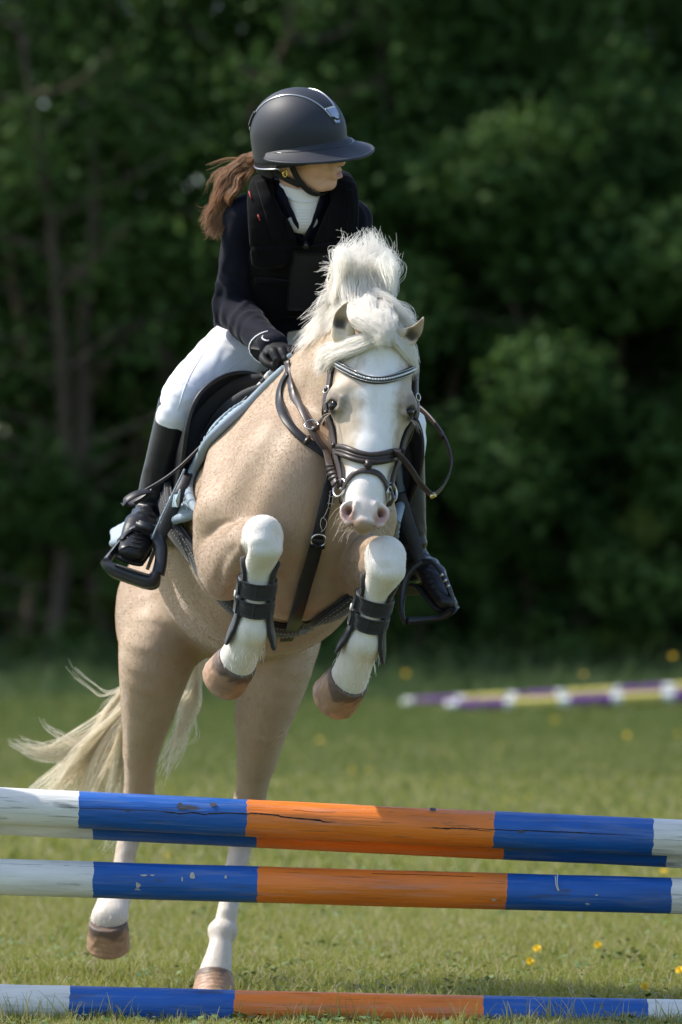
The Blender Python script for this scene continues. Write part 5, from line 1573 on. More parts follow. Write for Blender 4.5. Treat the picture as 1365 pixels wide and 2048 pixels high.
# ------------------------------------------------------------------ hair
def hair_mat(name, c0, c1, rough=0.42, spec=0.4):
    m = bpy.data.materials.new(name); m.use_nodes = True
    nt = m.node_tree; b = nt.nodes['Principled BSDF']
    inf = nt.nodes.new('ShaderNodeHairInfo')
    r = nt.nodes.new('ShaderNodeValToRGB')
    r.color_ramp.elements[0].color = (*c0, 1); r.color_ramp.elements[1].color = (*c1, 1)
    nt.links.new(inf.outputs['Random'], r.inputs['Fac']); nt.links.new(r.outputs['Color'], b.inputs['Base Color'])
    b.inputs['Roughness'].default_value = rough; b.inputs['Specular IOR Level'].default_value = spec
    tr = nt.nodes.new('ShaderNodeBsdfTranslucent'); nt.links.new(r.outputs['Color'], tr.inputs['Color'])
    mx = nt.nodes.new('ShaderNodeMixShader'); mx.inputs[0].default_value = 0.55
    nt.links.new(b.outputs[0], mx.inputs[1]); nt.links.new(tr.outputs[0], mx.inputs[2])
    nt.links.new(mx.outputs[0], nt.nodes['Material Output'].inputs['Surface'])
    return m

def hair_obj(name, strands, r0, r1, mat, parent):
    """strands (N, K, 3) or a list of (k, 3) arrays; radius from r0 at the root to r1 at the tip"""
    L = [np.asarray(s, np.float32) for s in strands]
    hc = bpy.data.hair_curves.new(name)
    sizes = [len(s) for s in L]
    hc.add_curves(sizes)
    P_ = np.vstack(L) - wloc(parent).astype(np.float32)
    hc.points.foreach_set('position', P_.ravel().astype(np.float32))
    rad = np.concatenate([r0 + (r1 - r0) * np.linspace(0, 1, k) ** 1.5 for k in sizes]).astype(np.float32)
    hc.points.foreach_set('radius', rad)
    hc.materials.append(mat)
    return link(bpy.data.objects.new(name, hc), parent)

def locks(guides, per, spread, tipspread, rng, K=14, curl=0.0, lenvar=0.25):
    """strands gathered round each guide: guides (list of point lists), root and tip spread in metres"""
    out = []
    for g in guides:
        base = catmull(np.array(g, float), K)
        T = nrm(np.gradient(base, axis=0))
        A = nrm(np.cross(T, V3(0.2, 0.9, 0.3))); B_ = np.cross(T, A)
        u = np.linspace(0, 1, K)[:, None]
        ph = rng.uniform(0, 6.28)
        for _ in range(per):
            a, r = rng.uniform(0, 2 * np.pi), math.sqrt(rng.uniform(0, 1))
            sp = spread * r * (1 - u) + tipspread * r * u
            w_ = 0.5 * curl * np.sin(u * rng.uniform(4, 9) + ph + rng.normal() * 0.6) * u
            st = base + A * (np.cos(a) * sp + w_) + B_ * (np.sin(a) * sp + w_ * 0.6)
            st = st + rng.normal(0, 0.0015, (1, 3)) + np.cumsum(rng.normal(0, 0.0009, (K, 3)), 0) * u
            k = rng.uniform(1 - lenvar, 1.0)
            tt = np.linspace(0, k * (K - 1), K); i0 = np.minimum(tt.astype(int), K - 2); f_ = (tt - i0)[:, None]
            out.append(st[i0] * (1 - f_) + st[i0 + 1] * f_)
    return out

M_MANE = hair_mat('mane_hair', (0.90, 0.86, 0.79), (0.97, 0.95, 0.91))
M_TAIL = hair_mat('tail_hair', (0.74, 0.66, 0.50), (0.92, 0.87, 0.74))
M_BROWNH = hair_mat('brown_hair', (0.17, 0.085, 0.042), (0.54, 0.32, 0.185), 0.35, 0.5)
M_FUZZ = hair_mat('pale_whisker', (0.55, 0.46, 0.36), (0.72, 0.64, 0.52))
hr = np.random.default_rng(5)

# crest of the neck: points up the topline
crest = catmull(np.array([P(650, 668, 0.16), P(668, 650, 0.10), P(690, 630, 0.05), P(712, 622, 0.0), P(735, 630, -0.06), P(752, 642, -0.11)]), 40)
ch, cn = on(TRUNK, np.array([[660, 640], [700, 620]]), 0.0)
def crest_pt(t):
    i = min(int(t * 39), 38); f = t * 39 - i
    return crest[i] * (1 - f) + crest[i + 1] * f
g = []
# the tall plume thrown up by the jump
for k in range(130):
    t = hr.uniform(0.0, 1.0); r = crest_pt(t) + hr.normal(0, 0.010, 3) - V3(0, 0, 0.012)
    s_ = hr.uniform(-1, 1); z = hr.normal(0, 1, 8)
    hgt = hr.uniform(0.55, 1.0)
    topx = 742 + s_ * 44 + z[0] * 7; topy = 486 + 70 * max(0, abs(s_ + 0.1) - 0.3) + 10 * z[1] + (1 - hgt) * 110
    if hr.uniform() < 0.12: topx, topy = 740 + z[0] * 5, 448 + hr.uniform(0, 18)
    yy = 0.05 * z[2]
    g.append([r, P(722 + 52 * s_ + 4 * z[3], 598 + 6 * z[4], 0.03 + yy * 0.3), P(733 + s_ * 52 + 6 * z[5], 552 + 8 * z[4], 0.02 + yy * 0.6), P(730 + 48 * s_ + 8 * z[6], 515 + 8 * z[7], 0.02 + yy), P(topx, topy, 0.02 + yy)])
plume = locks(g, 38, 0.013, 0.010, hr, 16, 0.034, 0.26)
g = []
for k in range(50):     # hair that ties the forelock mass to the plume behind it
    s_ = hr.uniform(-1, 1); z = hr.normal(0, 1, 6)
    g.append([P(745 + 40 * s_, 628 + 6 * z[0], -0.10), P(738 + 46 * s_ + 4 * z[1], 600 + 6 * z[2], -0.06), P(735 + 46 * s_ + 5 * z[3], 562 + 10 * z[4], -0.02), P(738 + 44 * s_ + 7 * z[5], 520 + 14 * z[0], 0.0), P(742 + 40 * s_ + 9 * z[1], 492 + 18 * z[2], 0.01)])
plume += locks(g, 26, 0.012, 0.009, hr, 14, 0.03, 0.4)
fly = []
for k in range(60):
    s_ = hr.uniform(-1, 1); z = hr.normal(0, 1, 6)
    fly.append([crest_pt(hr.uniform(0.1, 1)), P(730 + 52 * s_, 570, 0.03), P(738 + 56 * s_ + 6 * z[0], 510 + 12 * z[1], 0.03), P(742 + 60 * s_ + 12 * z[2], 468 + 26 * abs(s_) + 16 * z[3], 0.03)])
plume += locks(fly, 3, 0.008, 0.012, hr, 14, 0.02, 0.3)
g = []
# a mass curving to the right and down behind the ears
for k in range(60):
    t = hr.uniform(0.35, 1.0); r = crest_pt(t) + hr.normal(0, 0.006, 3)
    q = hr.uniform(0, 1)
    g.append([r, P(738 + 14 * q, 600 - 20 * q, -0.05), P(765 + 10 * q, 590 + 18 * q, -0.07), P(790 + 20 * q + hr.normal() * 5, 610 + 30 * q + hr.normal() * 6, -0.09), P(812 + 26 * q + hr.normal() * 6, 634 + 22 * q + hr.normal() * 8, -0.10)])
plume += locks(g, 26, 0.007, 0.008, hr, 14, 0.006, 0.3)
# left side: crest covering and wisps blown to the left
g = []
for k in range(70):
    t = hr.uniform(0.0, 0.9); r = crest_pt(t) + hr.normal(0, 0.007, 3)
    q = hr.uniform(0, 1)
    g.append([r + V3(0.01, 0, -0.01), r + V3(-0.005, -0.012, 0.018), r + V3(-0.035, -0.014, 0.012 - 0.02 * q), r + V3(-0.06 - 0.03 * q, -0.01, -0.02 - 0.05 * q)])
plume += locks(g, 24, 0.007, 0.010, hr, 12, 0.008, 0.5)
g = []
for (x0, y0, x1, y1, x2, y2) in ((672, 640, 650, 612, 600, 640), (676, 632, 655, 600, 618, 628), (680, 622, 662, 588, 628, 612), (690, 610, 668, 585, 634, 600), (694, 600, 680, 572, 652, 578), (702, 590, 688, 562, 660, 560), (706, 570, 690, 545, 655, 540), (708, 555, 680, 532, 634, 540), (712, 540, 698, 512, 680, 496), (712, 520, 694, 500, 690, 482), (675, 636, 648, 630, 625, 652), (682, 628, 655, 618, 628, 645), (668, 645, 645, 640, 632, 668), (700, 560, 680, 540, 664, 520), (714, 505, 706, 490, 702, 478)):
    for _ in range(3):
        e = hr.normal(0, 5, 6)
        g.append([P(x0 + e[0], y0 + e[1], 0.05), P((x0 + x1) / 2 + e[2], (y0 + y1) / 2 - 5, 0.05), P(x1 + e[2], y1 + e[3], 0.04), P(x2 + e[4] * 1.6, y2 + e[5] * 1.6, 0.03)])
plume += locks(g, 9, 0.005, 0.010, hr, 14, 0.012, 0.45)
g = []
for k in range(180):     # mane falling forward between the ears and drawn into the forelock
    t = hr.uniform(0.45, 1.0); r = crest_pt(t) + hr.normal(0, 0.008, 3)
    q = hr.uniform(-1, 1); z = hr.normal(0, 1, 6)
    g.append([r - V3(0, 0, 0.02), P(735 + 46 * q, 604 + 12 * abs(q) + 9 * z[0], -0.03), P(744 + 46 * q, 616 + 12 * abs(q) + 9 * z[1], -0.10), P(756 + 33 * q + 4 * z[2], 640 + 6 * abs(q) + 5 * z[3], -0.19), P(766 + 10 * q + 4 * z[4], 664 + 6 * z[5], -0.225), P(764 - 22 * q, 680 + 8 * z[3], -0.235)])
plume += locks(g, 22, 0.012, 0.008, hr, 16, 0.010, 0.3)
hair_obj('mane', plume, 0.00062, 0.00022, M_MANE, horse)

# forelock: parted at the poll and swept down to both sides over the forehead
g = []
_fs, _ft = np.linspace(-0.11, 0.11, 34), np.linspace(-0.05, 0.3, 40)
_g = np.stack(np.meshgrid(_fs, _ft, indexing='ij'), -1).reshape(-1, 2)
_o = np.array([H(a, b_, 0.25) for a, b_ in _g])
_h = ((HEADS.ray(_o, np.repeat((-HN)[None], len(_o), 0), 0.5) - POLL) @ HN).reshape(34, 40)
def face(s_, t, n_):
    x = np.clip((s_ + 0.11) / 0.22 * 33, 0, 32.99); y = np.clip((t + 0.05) / 0.35 * 39, 0, 38.99)
    i, k = int(x), int(y); fx, fy = x - i, y - k
    d = (_h[i, k] * (1 - fx) + _h[i + 1, k] * fx) * (1 - fy) + (_h[i, k + 1] * (1 - fx) + _h[i + 1, k + 1] * fx) * fy
    return H(s_, t, max(d, -0.12) + n_)
KN = (0.018, 0.045)      # the knot of hair at the top of the forehead
for k in range(120):
    q = hr.uniform(0, 1); e = hr.normal(0, 0.006, 3); z = hr.normal(0, 1, 6)
    r = H(0.012 + 0.016 * z[0], -0.03 + 0.012 * z[1], -0.02) + e
    hi_ = 0.008 + 0.010 * hr.uniform()
    g.append([r, face(KN[0] + 0.010 * z[2], KN[1] - 0.02 + 0.025 * q, 0.024), face(-0.012 - 0.006 * z[3], 0.050 + 0.045 * q, hi_), face(-0.048 + 0.006 * z[4], 0.068 + 0.062 * q, hi_ * 0.9),
              H(-0.090 - 0.01 * q, 0.082 + 0.072 * q, -0.030), H(-0.118 - 0.012 * (1 - q), 0.090 + 0.065 * q + 0.012 * z[5], -0.080), H(-0.138 + 0.01 * z[5], 0.105 + 0.06 * q + 0.018 * z[3], -0.125)])
fore = locks(g, 30, 0.008, 0.009, hr, 18, 0.008, 0.5)
g = []
for k in range(75):
    q = hr.uniform(0, 1); e = hr.normal(0, 0.005, 3); z = hr.normal(0, 1, 6)
    r = H(0.010 + 0.016 * z[0], -0.03 + 0.012 * z[1], -0.02) + e
    g.append([r, face(KN[0] + 0.012, KN[1] - 0.02 + 0.02 * q, 0.022), face(0.045, 0.040 + 0.045 * q, 0.018), face(0.070, 0.060 + 0.055 * q, 0.012), H(0.093, 0.085 + 0.055 * q + 0.01 * z[2], -0.035), H(0.104, 0.115 + 0.05 * q + 0.012 * z[3], -0.08)])
fore += locks(g, 28, 0.007, 0.008, hr, 16, 0.006, 0.3)
g = []
for k in range(40):      # hair pulled across the brow from behind the ears, meeting in the knot
    q = hr.uniform(-1, 1); z = hr.normal(0, 1, 4)
    g.append([H(0.02 + 0.075 * q, -0.05 + 0.01 * z[0], -0.05), face(0.018 + 0.055 * q, -0.01 + 0.008 * z[1], 0.022), face(0.018 + 0.028 * q, 0.022, 0.028), face(KN[0] + 0.004 * z[2], KN[1] + 0.012 * z[3], 0.026)])
fore += locks(g, 22, 0.008, 0.005, hr, 12, 0.004, 0.15)
g = []
for k in range(16):      # loose locks that fall over the centre of the forehead
    z = hr.normal(0, 1, 4)
    g.append([H(0.01, -0.01, -0.02), face(0.014 + 0.01 * z[0], 0.035, 0.026), face(0.02 + 0.02 * z[1], 0.085, 0.012), face(0.030 + 0.03 * z[2], 0.125 + 0.02 * z[3], 0.006)])
fore += locks(g, 10, 0.004, 0.006, hr, 14, 0.008, 0.4)
hair_obj('forelock', fore, 0.00060, 0.00024, M_MANE, horse)

# tail: streams out behind to the left, some hangs between the hind legs
g = []
troot = P(420, 1215, 1.40)
for k in range(46):
    q = (k + hr.uniform(-0.3, 0.3)) / 45
    e = hr.normal(0, 1, 8)
    tipx = 45 + 215 * q + e[0] * 9; tipy = 1600 + 70 * q + e[1] * 16
    g.append([troot + hr.normal(0, 0.012, 3), P(330 + 6 * e[2], 1290 + 6 * e[3], 1.50), P(250 + 22 * q + 6 * e[2], 1392 + 8 * e[3] + 30 * q, 1.50 + 0.03 * e[6]), P(165 + 92 * q + 8 * e[4], 1492 + 16 * q + 9 * e[5], 1.52 + 0.04 * e[6]), P(tipx, tipy, 1.55 + 0.05 * e[6])])
tail = locks(g, 44, 0.009, 0.006, hr, 18, 0.016, 0.28)
g = []
for k in range(12):
    e = hr.normal(0, 1, 8)
    g.append([troot, P(300, 1320, 1.5), P(225 + 8 * e[0], 1425 + 12 * e[1], 1.52), P(140 + 12 * e[2], 1500 + 12 * e[3], 1.52), P(70 + 10 * e[4], 1506 + 8 * e[5], 1.52), P(8 + 10 * abs(e[6]), 1478 + 8 * e[7], 1.52)])
tail += locks(g, 14, 0.006, 0.005, hr, 18, 0.006, 0.2)
g = []
for pts in ([(240, 1382), (190, 1372), (150, 1340), (138, 1312)], [(180, 1480), (120, 1478), (84, 1455), (82, 1430)], [(200, 1475), (130, 1470), (95, 1452), (90, 1440)], [(250, 1380), (205, 1420), (190, 1440)]):
    for _ in range(2):
        e = hr.normal(0, 3, 2)
        g.append([troot] + [P(a + e[0], b + e[1], 1.5) for a, b in pts])
tail += locks(g, 5, 0.004, 0.004, hr, 18, 0.006, 0.15)
g = []
for k in range(16):      # strands seen between the hind legs
    e = hr.normal(0, 1, 6)
    g.append([troot, P(400 + 6 * e[0], 1330, 1.46), P(378 + 9 * e[1], 1420 + 6 * e[2], 1.45), P(350 + 12 * e[3], 1490 + 10 * e[4], 1.45), P(326 + 18 * e[5], 1555 + 12 * e[4], 1.45)])
for k in range(3):
    e = hr.normal(0, 1, 6)
    g.append([troot, P(395, 1370, 1.46), P(388 + 3 * e[0], 1430, 1.45), P(380 + 6 * e[1], 1475, 1.45), P(372 + 8 * e[2], 1500, 1.45)])
tail += locks(g, 9, 0.005, 0.006, hr, 16, 0.012, 0.3)
g = []
for k in range(8):      # tail ends showing below the top rails
    e = hr.normal(0, 1, 4)
    g.append([troot, P(300, 1400, 1.52), P(262, 1560, 1.55), P(232 + 5 * e[0], 1660, 1.55), P(205 + 8 * e[1], 1712 + 8 * e[2], 1.55)])
tail += locks(g, 9, 0.006, 0.008, hr, 14, 0.012, 0.2)
hair_obj('tail', tail, 0.0008, 0.00035, M_TAIL, horse)

# whiskers and eyelashes, ear tufts
wh = []
for k in range(46):
    q = -1 if hr.uniform() < 0.6 else 1
    t = hr.uniform(0.86, 0.99); s0 = q * hr.uniform(0.015, 0.045); n0 = hr.uniform(-0.09, -0.05)
    r = H(s0, t - 0.03, n0); d = HR * q * hr.uniform(0.4, 1.2) + HD * hr.uniform(0.2, 1.0) + HN * hr.uniform(-0.5, 0.4)
    L_ = hr.uniform(0.03, 0.07)
    wh.append(catmull(np.array([r, r + nrm(d) * L_ * 0.5, r + nrm(d + HD * 0.5) * L_]), 6))
for q in (-1, 1):
    for k in range(26):
        r = H(q * (0.090 + 0.012 * hr.uniform()), 0.340 + 0.008 * hr.uniform(), -0.036 - 0.012 * hr.uniform())
        d = HR * q * 1.0 + HN * hr.uniform(-0.1, 0.5) + HD * hr.uniform(-0.1, 0.5)
        L_ = hr.uniform(0.012, 0.026)
        wh.append(catmull(np.array([r, r + nrm(d) * L_ * 0.5, r + nrm(d + HD * 0.4) * L_]), 5))
    for k in range(7):
        r = H(q * 0.100, 0.41, -0.05); d = HR * q + HD * hr.uniform(0.2, 1.2) + HN * hr.uniform(-.2, .5)
        L_ = hr.uniform(0.03, 0.05)
        wh.append(catmull(np.array([r, r + nrm(d) * L_ * 0.5, r + nrm(d + HD * 0.5) * L_]), 6))
hair_obj('whisker', wh, 0.00045, 0.0002, M_FUZZ, horse)

# short coat fringe: fetlock feathers, elbows and the outline of the ears
fz = []
def tuft(c, r, n_, d, L_):
    ps = HS.snap(c + nrm(hr.normal(size=(n_, 3))) * r, 0.0, it=3)[0]
    for p2 in ps:
        dd = nrm(np.asarray(d) + hr.normal(0, 0.35, 3))
        fz.append(catmull(np.array([p2, p2 + dd * L_ * 0.5, p2 + nrm(dd + V3(0, 0, -0.4)) * L_ * hr.uniform(0.6, 1.1)]), 5))
tuft(FET_L + V3(-0.01, 0.04, -0.02), 0.03, 140, V3(-0.3, 0.5, -1), 0.035)
tuft(FET_R + V3(-0.01, 0.04, -0.02), 0.03, 140, V3(-0.3, 0.5, -1), 0.035)
for co in (CORO_L, CORO_R, P(217, 1850, 1.02)):
    tuft(co + V3(0, 0, 0.012), 0.05, 200, V3(-0.12, -0.1, -1), 0.010)
hair_obj('feather', fz, 0.0006, 0.0003, M_MANE, horse)

# the short coat itself: fine hairs lying back over the whole body
def coat():
    T = HQ.reshape(-1, 4)
    n = np.zeros_like(HV)
    fn = np.cross(HV[T[:, 2]] - HV[T[:, 0]], HV[T[:, 3]] - HV[T[:, 1]])
    for k in range(4):
        for a in range(3): n[:, a] += np.bincount(T[:, k], fn[:, a], len(HV))
    n = nrm(n)
    ar = np.linalg.norm(fn, axis=1)
    pick = hr.choice(len(T), 210000, p=ar / ar.sum())
    w_ = hr.dirichlet(np.ones(4), len(pick))
    p = (HV[T[pick]] * w_[..., None]).sum(1); nn = nrm((n[T[pick]] * w_[..., None]).sum(1))
    keep = (p[:, 1] < 0.75) | (p[:, 2] < 1.35)
    p, nn = p[keep], nn[keep]
    flow = V3(0.05, 0.45, -1.0) + 0.5 * np.stack([snoise(p, 3.5, 81), snoise(p, 3.5, 82), 0 * p[:, 0]], 1) + hr.normal(0, 0.12, (len(p), 3))
    tg = nrm(flow - nn * (flow * nn).sum(1, keepdims=True))
    ln = 0.0060 * hr.uniform(0.6, 1.3, len(p))[:, None]
    head_ = HEADS.eval(p) < 0.01
    ln[head_] *= 0.6
    st = np.stack([p - nn * 0.0005, p + (tg * 0.5 + nn * 0.07) * ln, p + (tg + nn * 0.07) * ln], 1)
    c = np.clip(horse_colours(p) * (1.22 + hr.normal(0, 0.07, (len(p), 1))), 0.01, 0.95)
    hc = bpy.data.hair_curves.new('coat'); hc.add_curves([3] * len(p))
    hc.points.foreach_set('position', st.reshape(-1, 3).astype(np.float32).ravel())
    hc.points.foreach_set('radius', np.tile(np.array([0.00026, 0.00022, 0.00008], np.float32), len(p)))
    a = hc.attributes.new('tint', 'FLOAT_COLOR', 'POINT')
    rgba = np.ones((len(p), 3, 4), np.float32); rgba[..., :3] = c[:, None]
    a.data.foreach_set('color', rgba.ravel())
    cm = principled('coat_hair', rough=0.5, spec=0.25, attr='tint'); nt = cm.node_tree
    tr = nt.nodes.new('ShaderNodeBsdfTranslucent'); at = [x for x in nt.nodes if x.type == 'ATTRIBUTE'][0]; nt.links.new(at.outputs['Color'], tr.inputs['Color'])
    mx = nt.nodes.new('ShaderNodeMixShader'); mx.inputs[0].default_value = 0.45
    nt.links.new(nt.nodes['Principled BSDF'].outputs[0], mx.inputs[1]); nt.links.new(tr.outputs[0], mx.inputs[2]); nt.links.new(mx.outputs[0], nt.nodes['Material Output'].inputs['Surface'])
    hc.materials.append(cm)
    o = link(bpy.data.objects.new('coat', hc), horse); tag(o, kind='stuff')
coat()

# rider's ponytail
g = []
pt = G_(-0.128, 0.015, -0.045)
for k in range(34):
    q = (k + hr.uniform()) / 34; e = hr.normal(0, 1, 12)
    rt = pt + hr.normal(0, 0.010, 3); w_ = hr.choice([-1, 1]) * hr.uniform(3, 9)
    ex = 412 + 46 * q + 9 * e[0]; ey = 452 + 34 * hr.uniform() + 5 * e[1]
    g.append([rt, P(496 + 5 * e[2], 322 + 18 * (q - .3) + 4 * e[3], 0.50), P(466 + 10 * (q - .4) + 5 * e[4], 338 + 22 * q + 5 * e[5], 0.52 + 0.015 * e[11]), P(444 + 22 * q + w_, 366 + 14 * q + 5 * e[7], 0.52 + 0.02 * e[11]),
              P(432 + 30 * q - w_, 398 + 5 * e[8], 0.52 + 0.02 * e[11]), P(426 + 32 * q + w_ * 1.2, 430 + 5 * e[9], 0.52), P(ex, ey, 0.52)])
pony = locks(g, 80, 0.010, 0.010, hr, 22, 0.012, 0.34)
g = []
for pts in ([(500, 318), (460, 318), (425, 326), (406, 332)], [(490, 330), (440, 340), (418, 372), (412, 392)], [(470, 340), (424, 350), (416, 372)], [(445, 390), (418, 418), (398, 420), (392, 408)], [(440, 420), (418, 440), (408, 444)], [(436, 440), (420, 466), (405, 476)], [(430, 450), (412, 470), (404, 468)]):
    g.append([pt] + [P(a, b, 0.51) for a, b in pts])
pony += locks(g, 10, 0.006, 0.006, hr, 16, 0.006, 0.3)
g = []
for k in range(30):      # hair tucked under the helmet behind the ear
    u_ = hr.uniform(0, 1)
    g.append([G_(-0.045 - 0.02 * u_, 0.076, 0.0), G_(-0.05 - 0.03 * u_, 0.080, -0.03), G_(-0.085, 0.062, -0.05), G_(-0.12, 0.02, -0.05)])
pony += locks(g, 16, 0.005, 0.004, hr, 10, 0.003, 0.1)
hair_obj('ponytail', pony, 0.00055, 0.00025, M_BROWNH, rider)
# ------------------------------------------------------------------ the jump
def paint_mat(name, stops, length, wear=1.0, seed=0.0):
    """painted wood: bands along the pole (object X from one end), worn and chipped"""
    m = bpy.data.materials.new(name); m.use_nodes = True
    nt = m.node_tree; N = nt.nodes; L = nt.links
    b = N['Principled BSDF']; b.inputs['Roughness'].default_value = 0.42; b.inputs['Specular IOR Level'].default_value = 0.45
    tc = N.new('ShaderNodeTexCoord'); sx = N.new('ShaderNodeSeparateXYZ'); L.new(tc.outputs['Object'], sx.inputs[0])
    off = N.new('ShaderNodeVectorMath'); off.operation = 'ADD'; off.inputs[1].default_value = (seed, seed * 1.7, seed * 0.6); L.new(tc.outputs['Object'], off.inputs[0])
    def noise(scale, detail=5, vec=None):
        mp = N.new('ShaderNodeMapping'); mp.inputs['Scale'].default_value = scale; L.new(off.outputs[0], mp.inputs['Vector'])
        nz = N.new('ShaderNodeTexNoise'); nz.inputs['Scale'].default_value = 1.0; nz.inputs['Detail'].default_value = detail; L.new(mp.outputs[0], nz.inputs['Vector']); return nz.outputs['Fac']
    def ramp(v, a, b_, lo=0.0, hi=1.0):
        r = N.new('ShaderNodeMapRange'); r.inputs['From Min'].default_value = a; r.inputs['From Max'].default_value = b_
        r.inputs['To Min'].default_value = lo; r.inputs['To Max'].default_value = hi; L.new(v, r.inputs['Value']); return r.outputs[0]
    def mixc(f, a, b_):
        x = N.new('ShaderNodeMix'); x.data_type = 'RGBA'; L.new(f, x.inputs[0])
        if isinstance(a, tuple): x.inputs[6].default_value = (*a, 1)
        else: L.new(a, x.inputs[6])
        if isinstance(b_, tuple): x.inputs[7].default_value = (*b_, 1)
        else: L.new(b_, x.inputs[7])
        return x.outputs[2]
    wob = ramp(noise((6, 40, 40), 3), 0.3, 0.7, -0.0028, 0.0028)
    ad = N.new('ShaderNodeMath'); ad.operation = 'ADD'; L.new(sx.outputs[0], ad.inputs[0]); L.new(wob, ad.inputs[1])
    fac = ramp(ad.outputs[0], 0, length)
    cr = N.new('ShaderNodeValToRGB'); cr.color_ramp.interpolation = 'CONSTANT'
    els = cr.color_ramp.elements
    els[0].position = 0; els[0].color = (*stops[0][1], 1)
    els[1].position = min(stops[1][0] / length, 1); els[1].color = (*stops[1][1], 1)
    for x, c in stops[2:]:
        e = els.new(min(x / length, 1)); e.color = (*c, 1)
    L.new(fac, cr.inputs[0])
    col = cr.outputs[0]
    dk = N.new('ShaderNodeMix'); dk.data_type = 'RGBA'; dk.blend_type = 'MULTIPLY'
    L.new(ramp(noise((4, 22, 22), 7), 0.40, 0.70, 0, 0.75 * wear), dk.inputs[0]); L.new(col, dk.inputs[6]); dk.inputs[7].default_value = (0.55, 0.55, 0.55, 1)
    col = dk.outputs[2]
    lt = mixc(ramp(noise((5, 70, 70), 7), 0.52, 0.78, 0, 0.38 * wear), col, (0.35, 0.36, 0.38))
    grain = mixc(ramp(noise((8, 170, 170), 5), 0.61, 0.70, 0, 0.60 * wear), lt, (0.05, 0.045, 0.04))
    chip = mixc(ramp(noise((26, 75, 75), 3), 0.735, 0.75, 0, 0.9 * wear), grain, (0.42, 0.40, 0.36))
    mud = mixc(ramp(noise((9, 30, 30), 8), 0.64, 0.74, 0, 0.80 * wear), chip, (0.055, 0.045, 0.035))
    L.new(mud, b.inputs['Base Color'])
    L.new(ramp(noise((20, 60, 60), 4), 0.3, 0.8, 0.32, 0.62), b.inputs['Roughness'])
    bp = N.new('ShaderNodeBump'); bp.inputs['Strength'].default_value = 0.8; bp.inputs['Distance'].default_value = 0.003
    L.new(noise((10, 120, 120), 5), bp.inputs['Height']); L.new(bp.outputs[0], b.inputs['Normal'])
    return m

WHITE, BLUE, ORANGE = (0.76, 0.75, 0.71), (0.010, 0.105, 0.42), (0.82, 0.21, 0.026)
PURPLE, YELLOW = (0.17, 0.045, 0.24), (0.62, 0.52, 0.12)
rp_ = np.random.default_rng(3)
M_CRACK = principled('crack_in_wood', (0.012, 0.010, 0.009), 0.9)

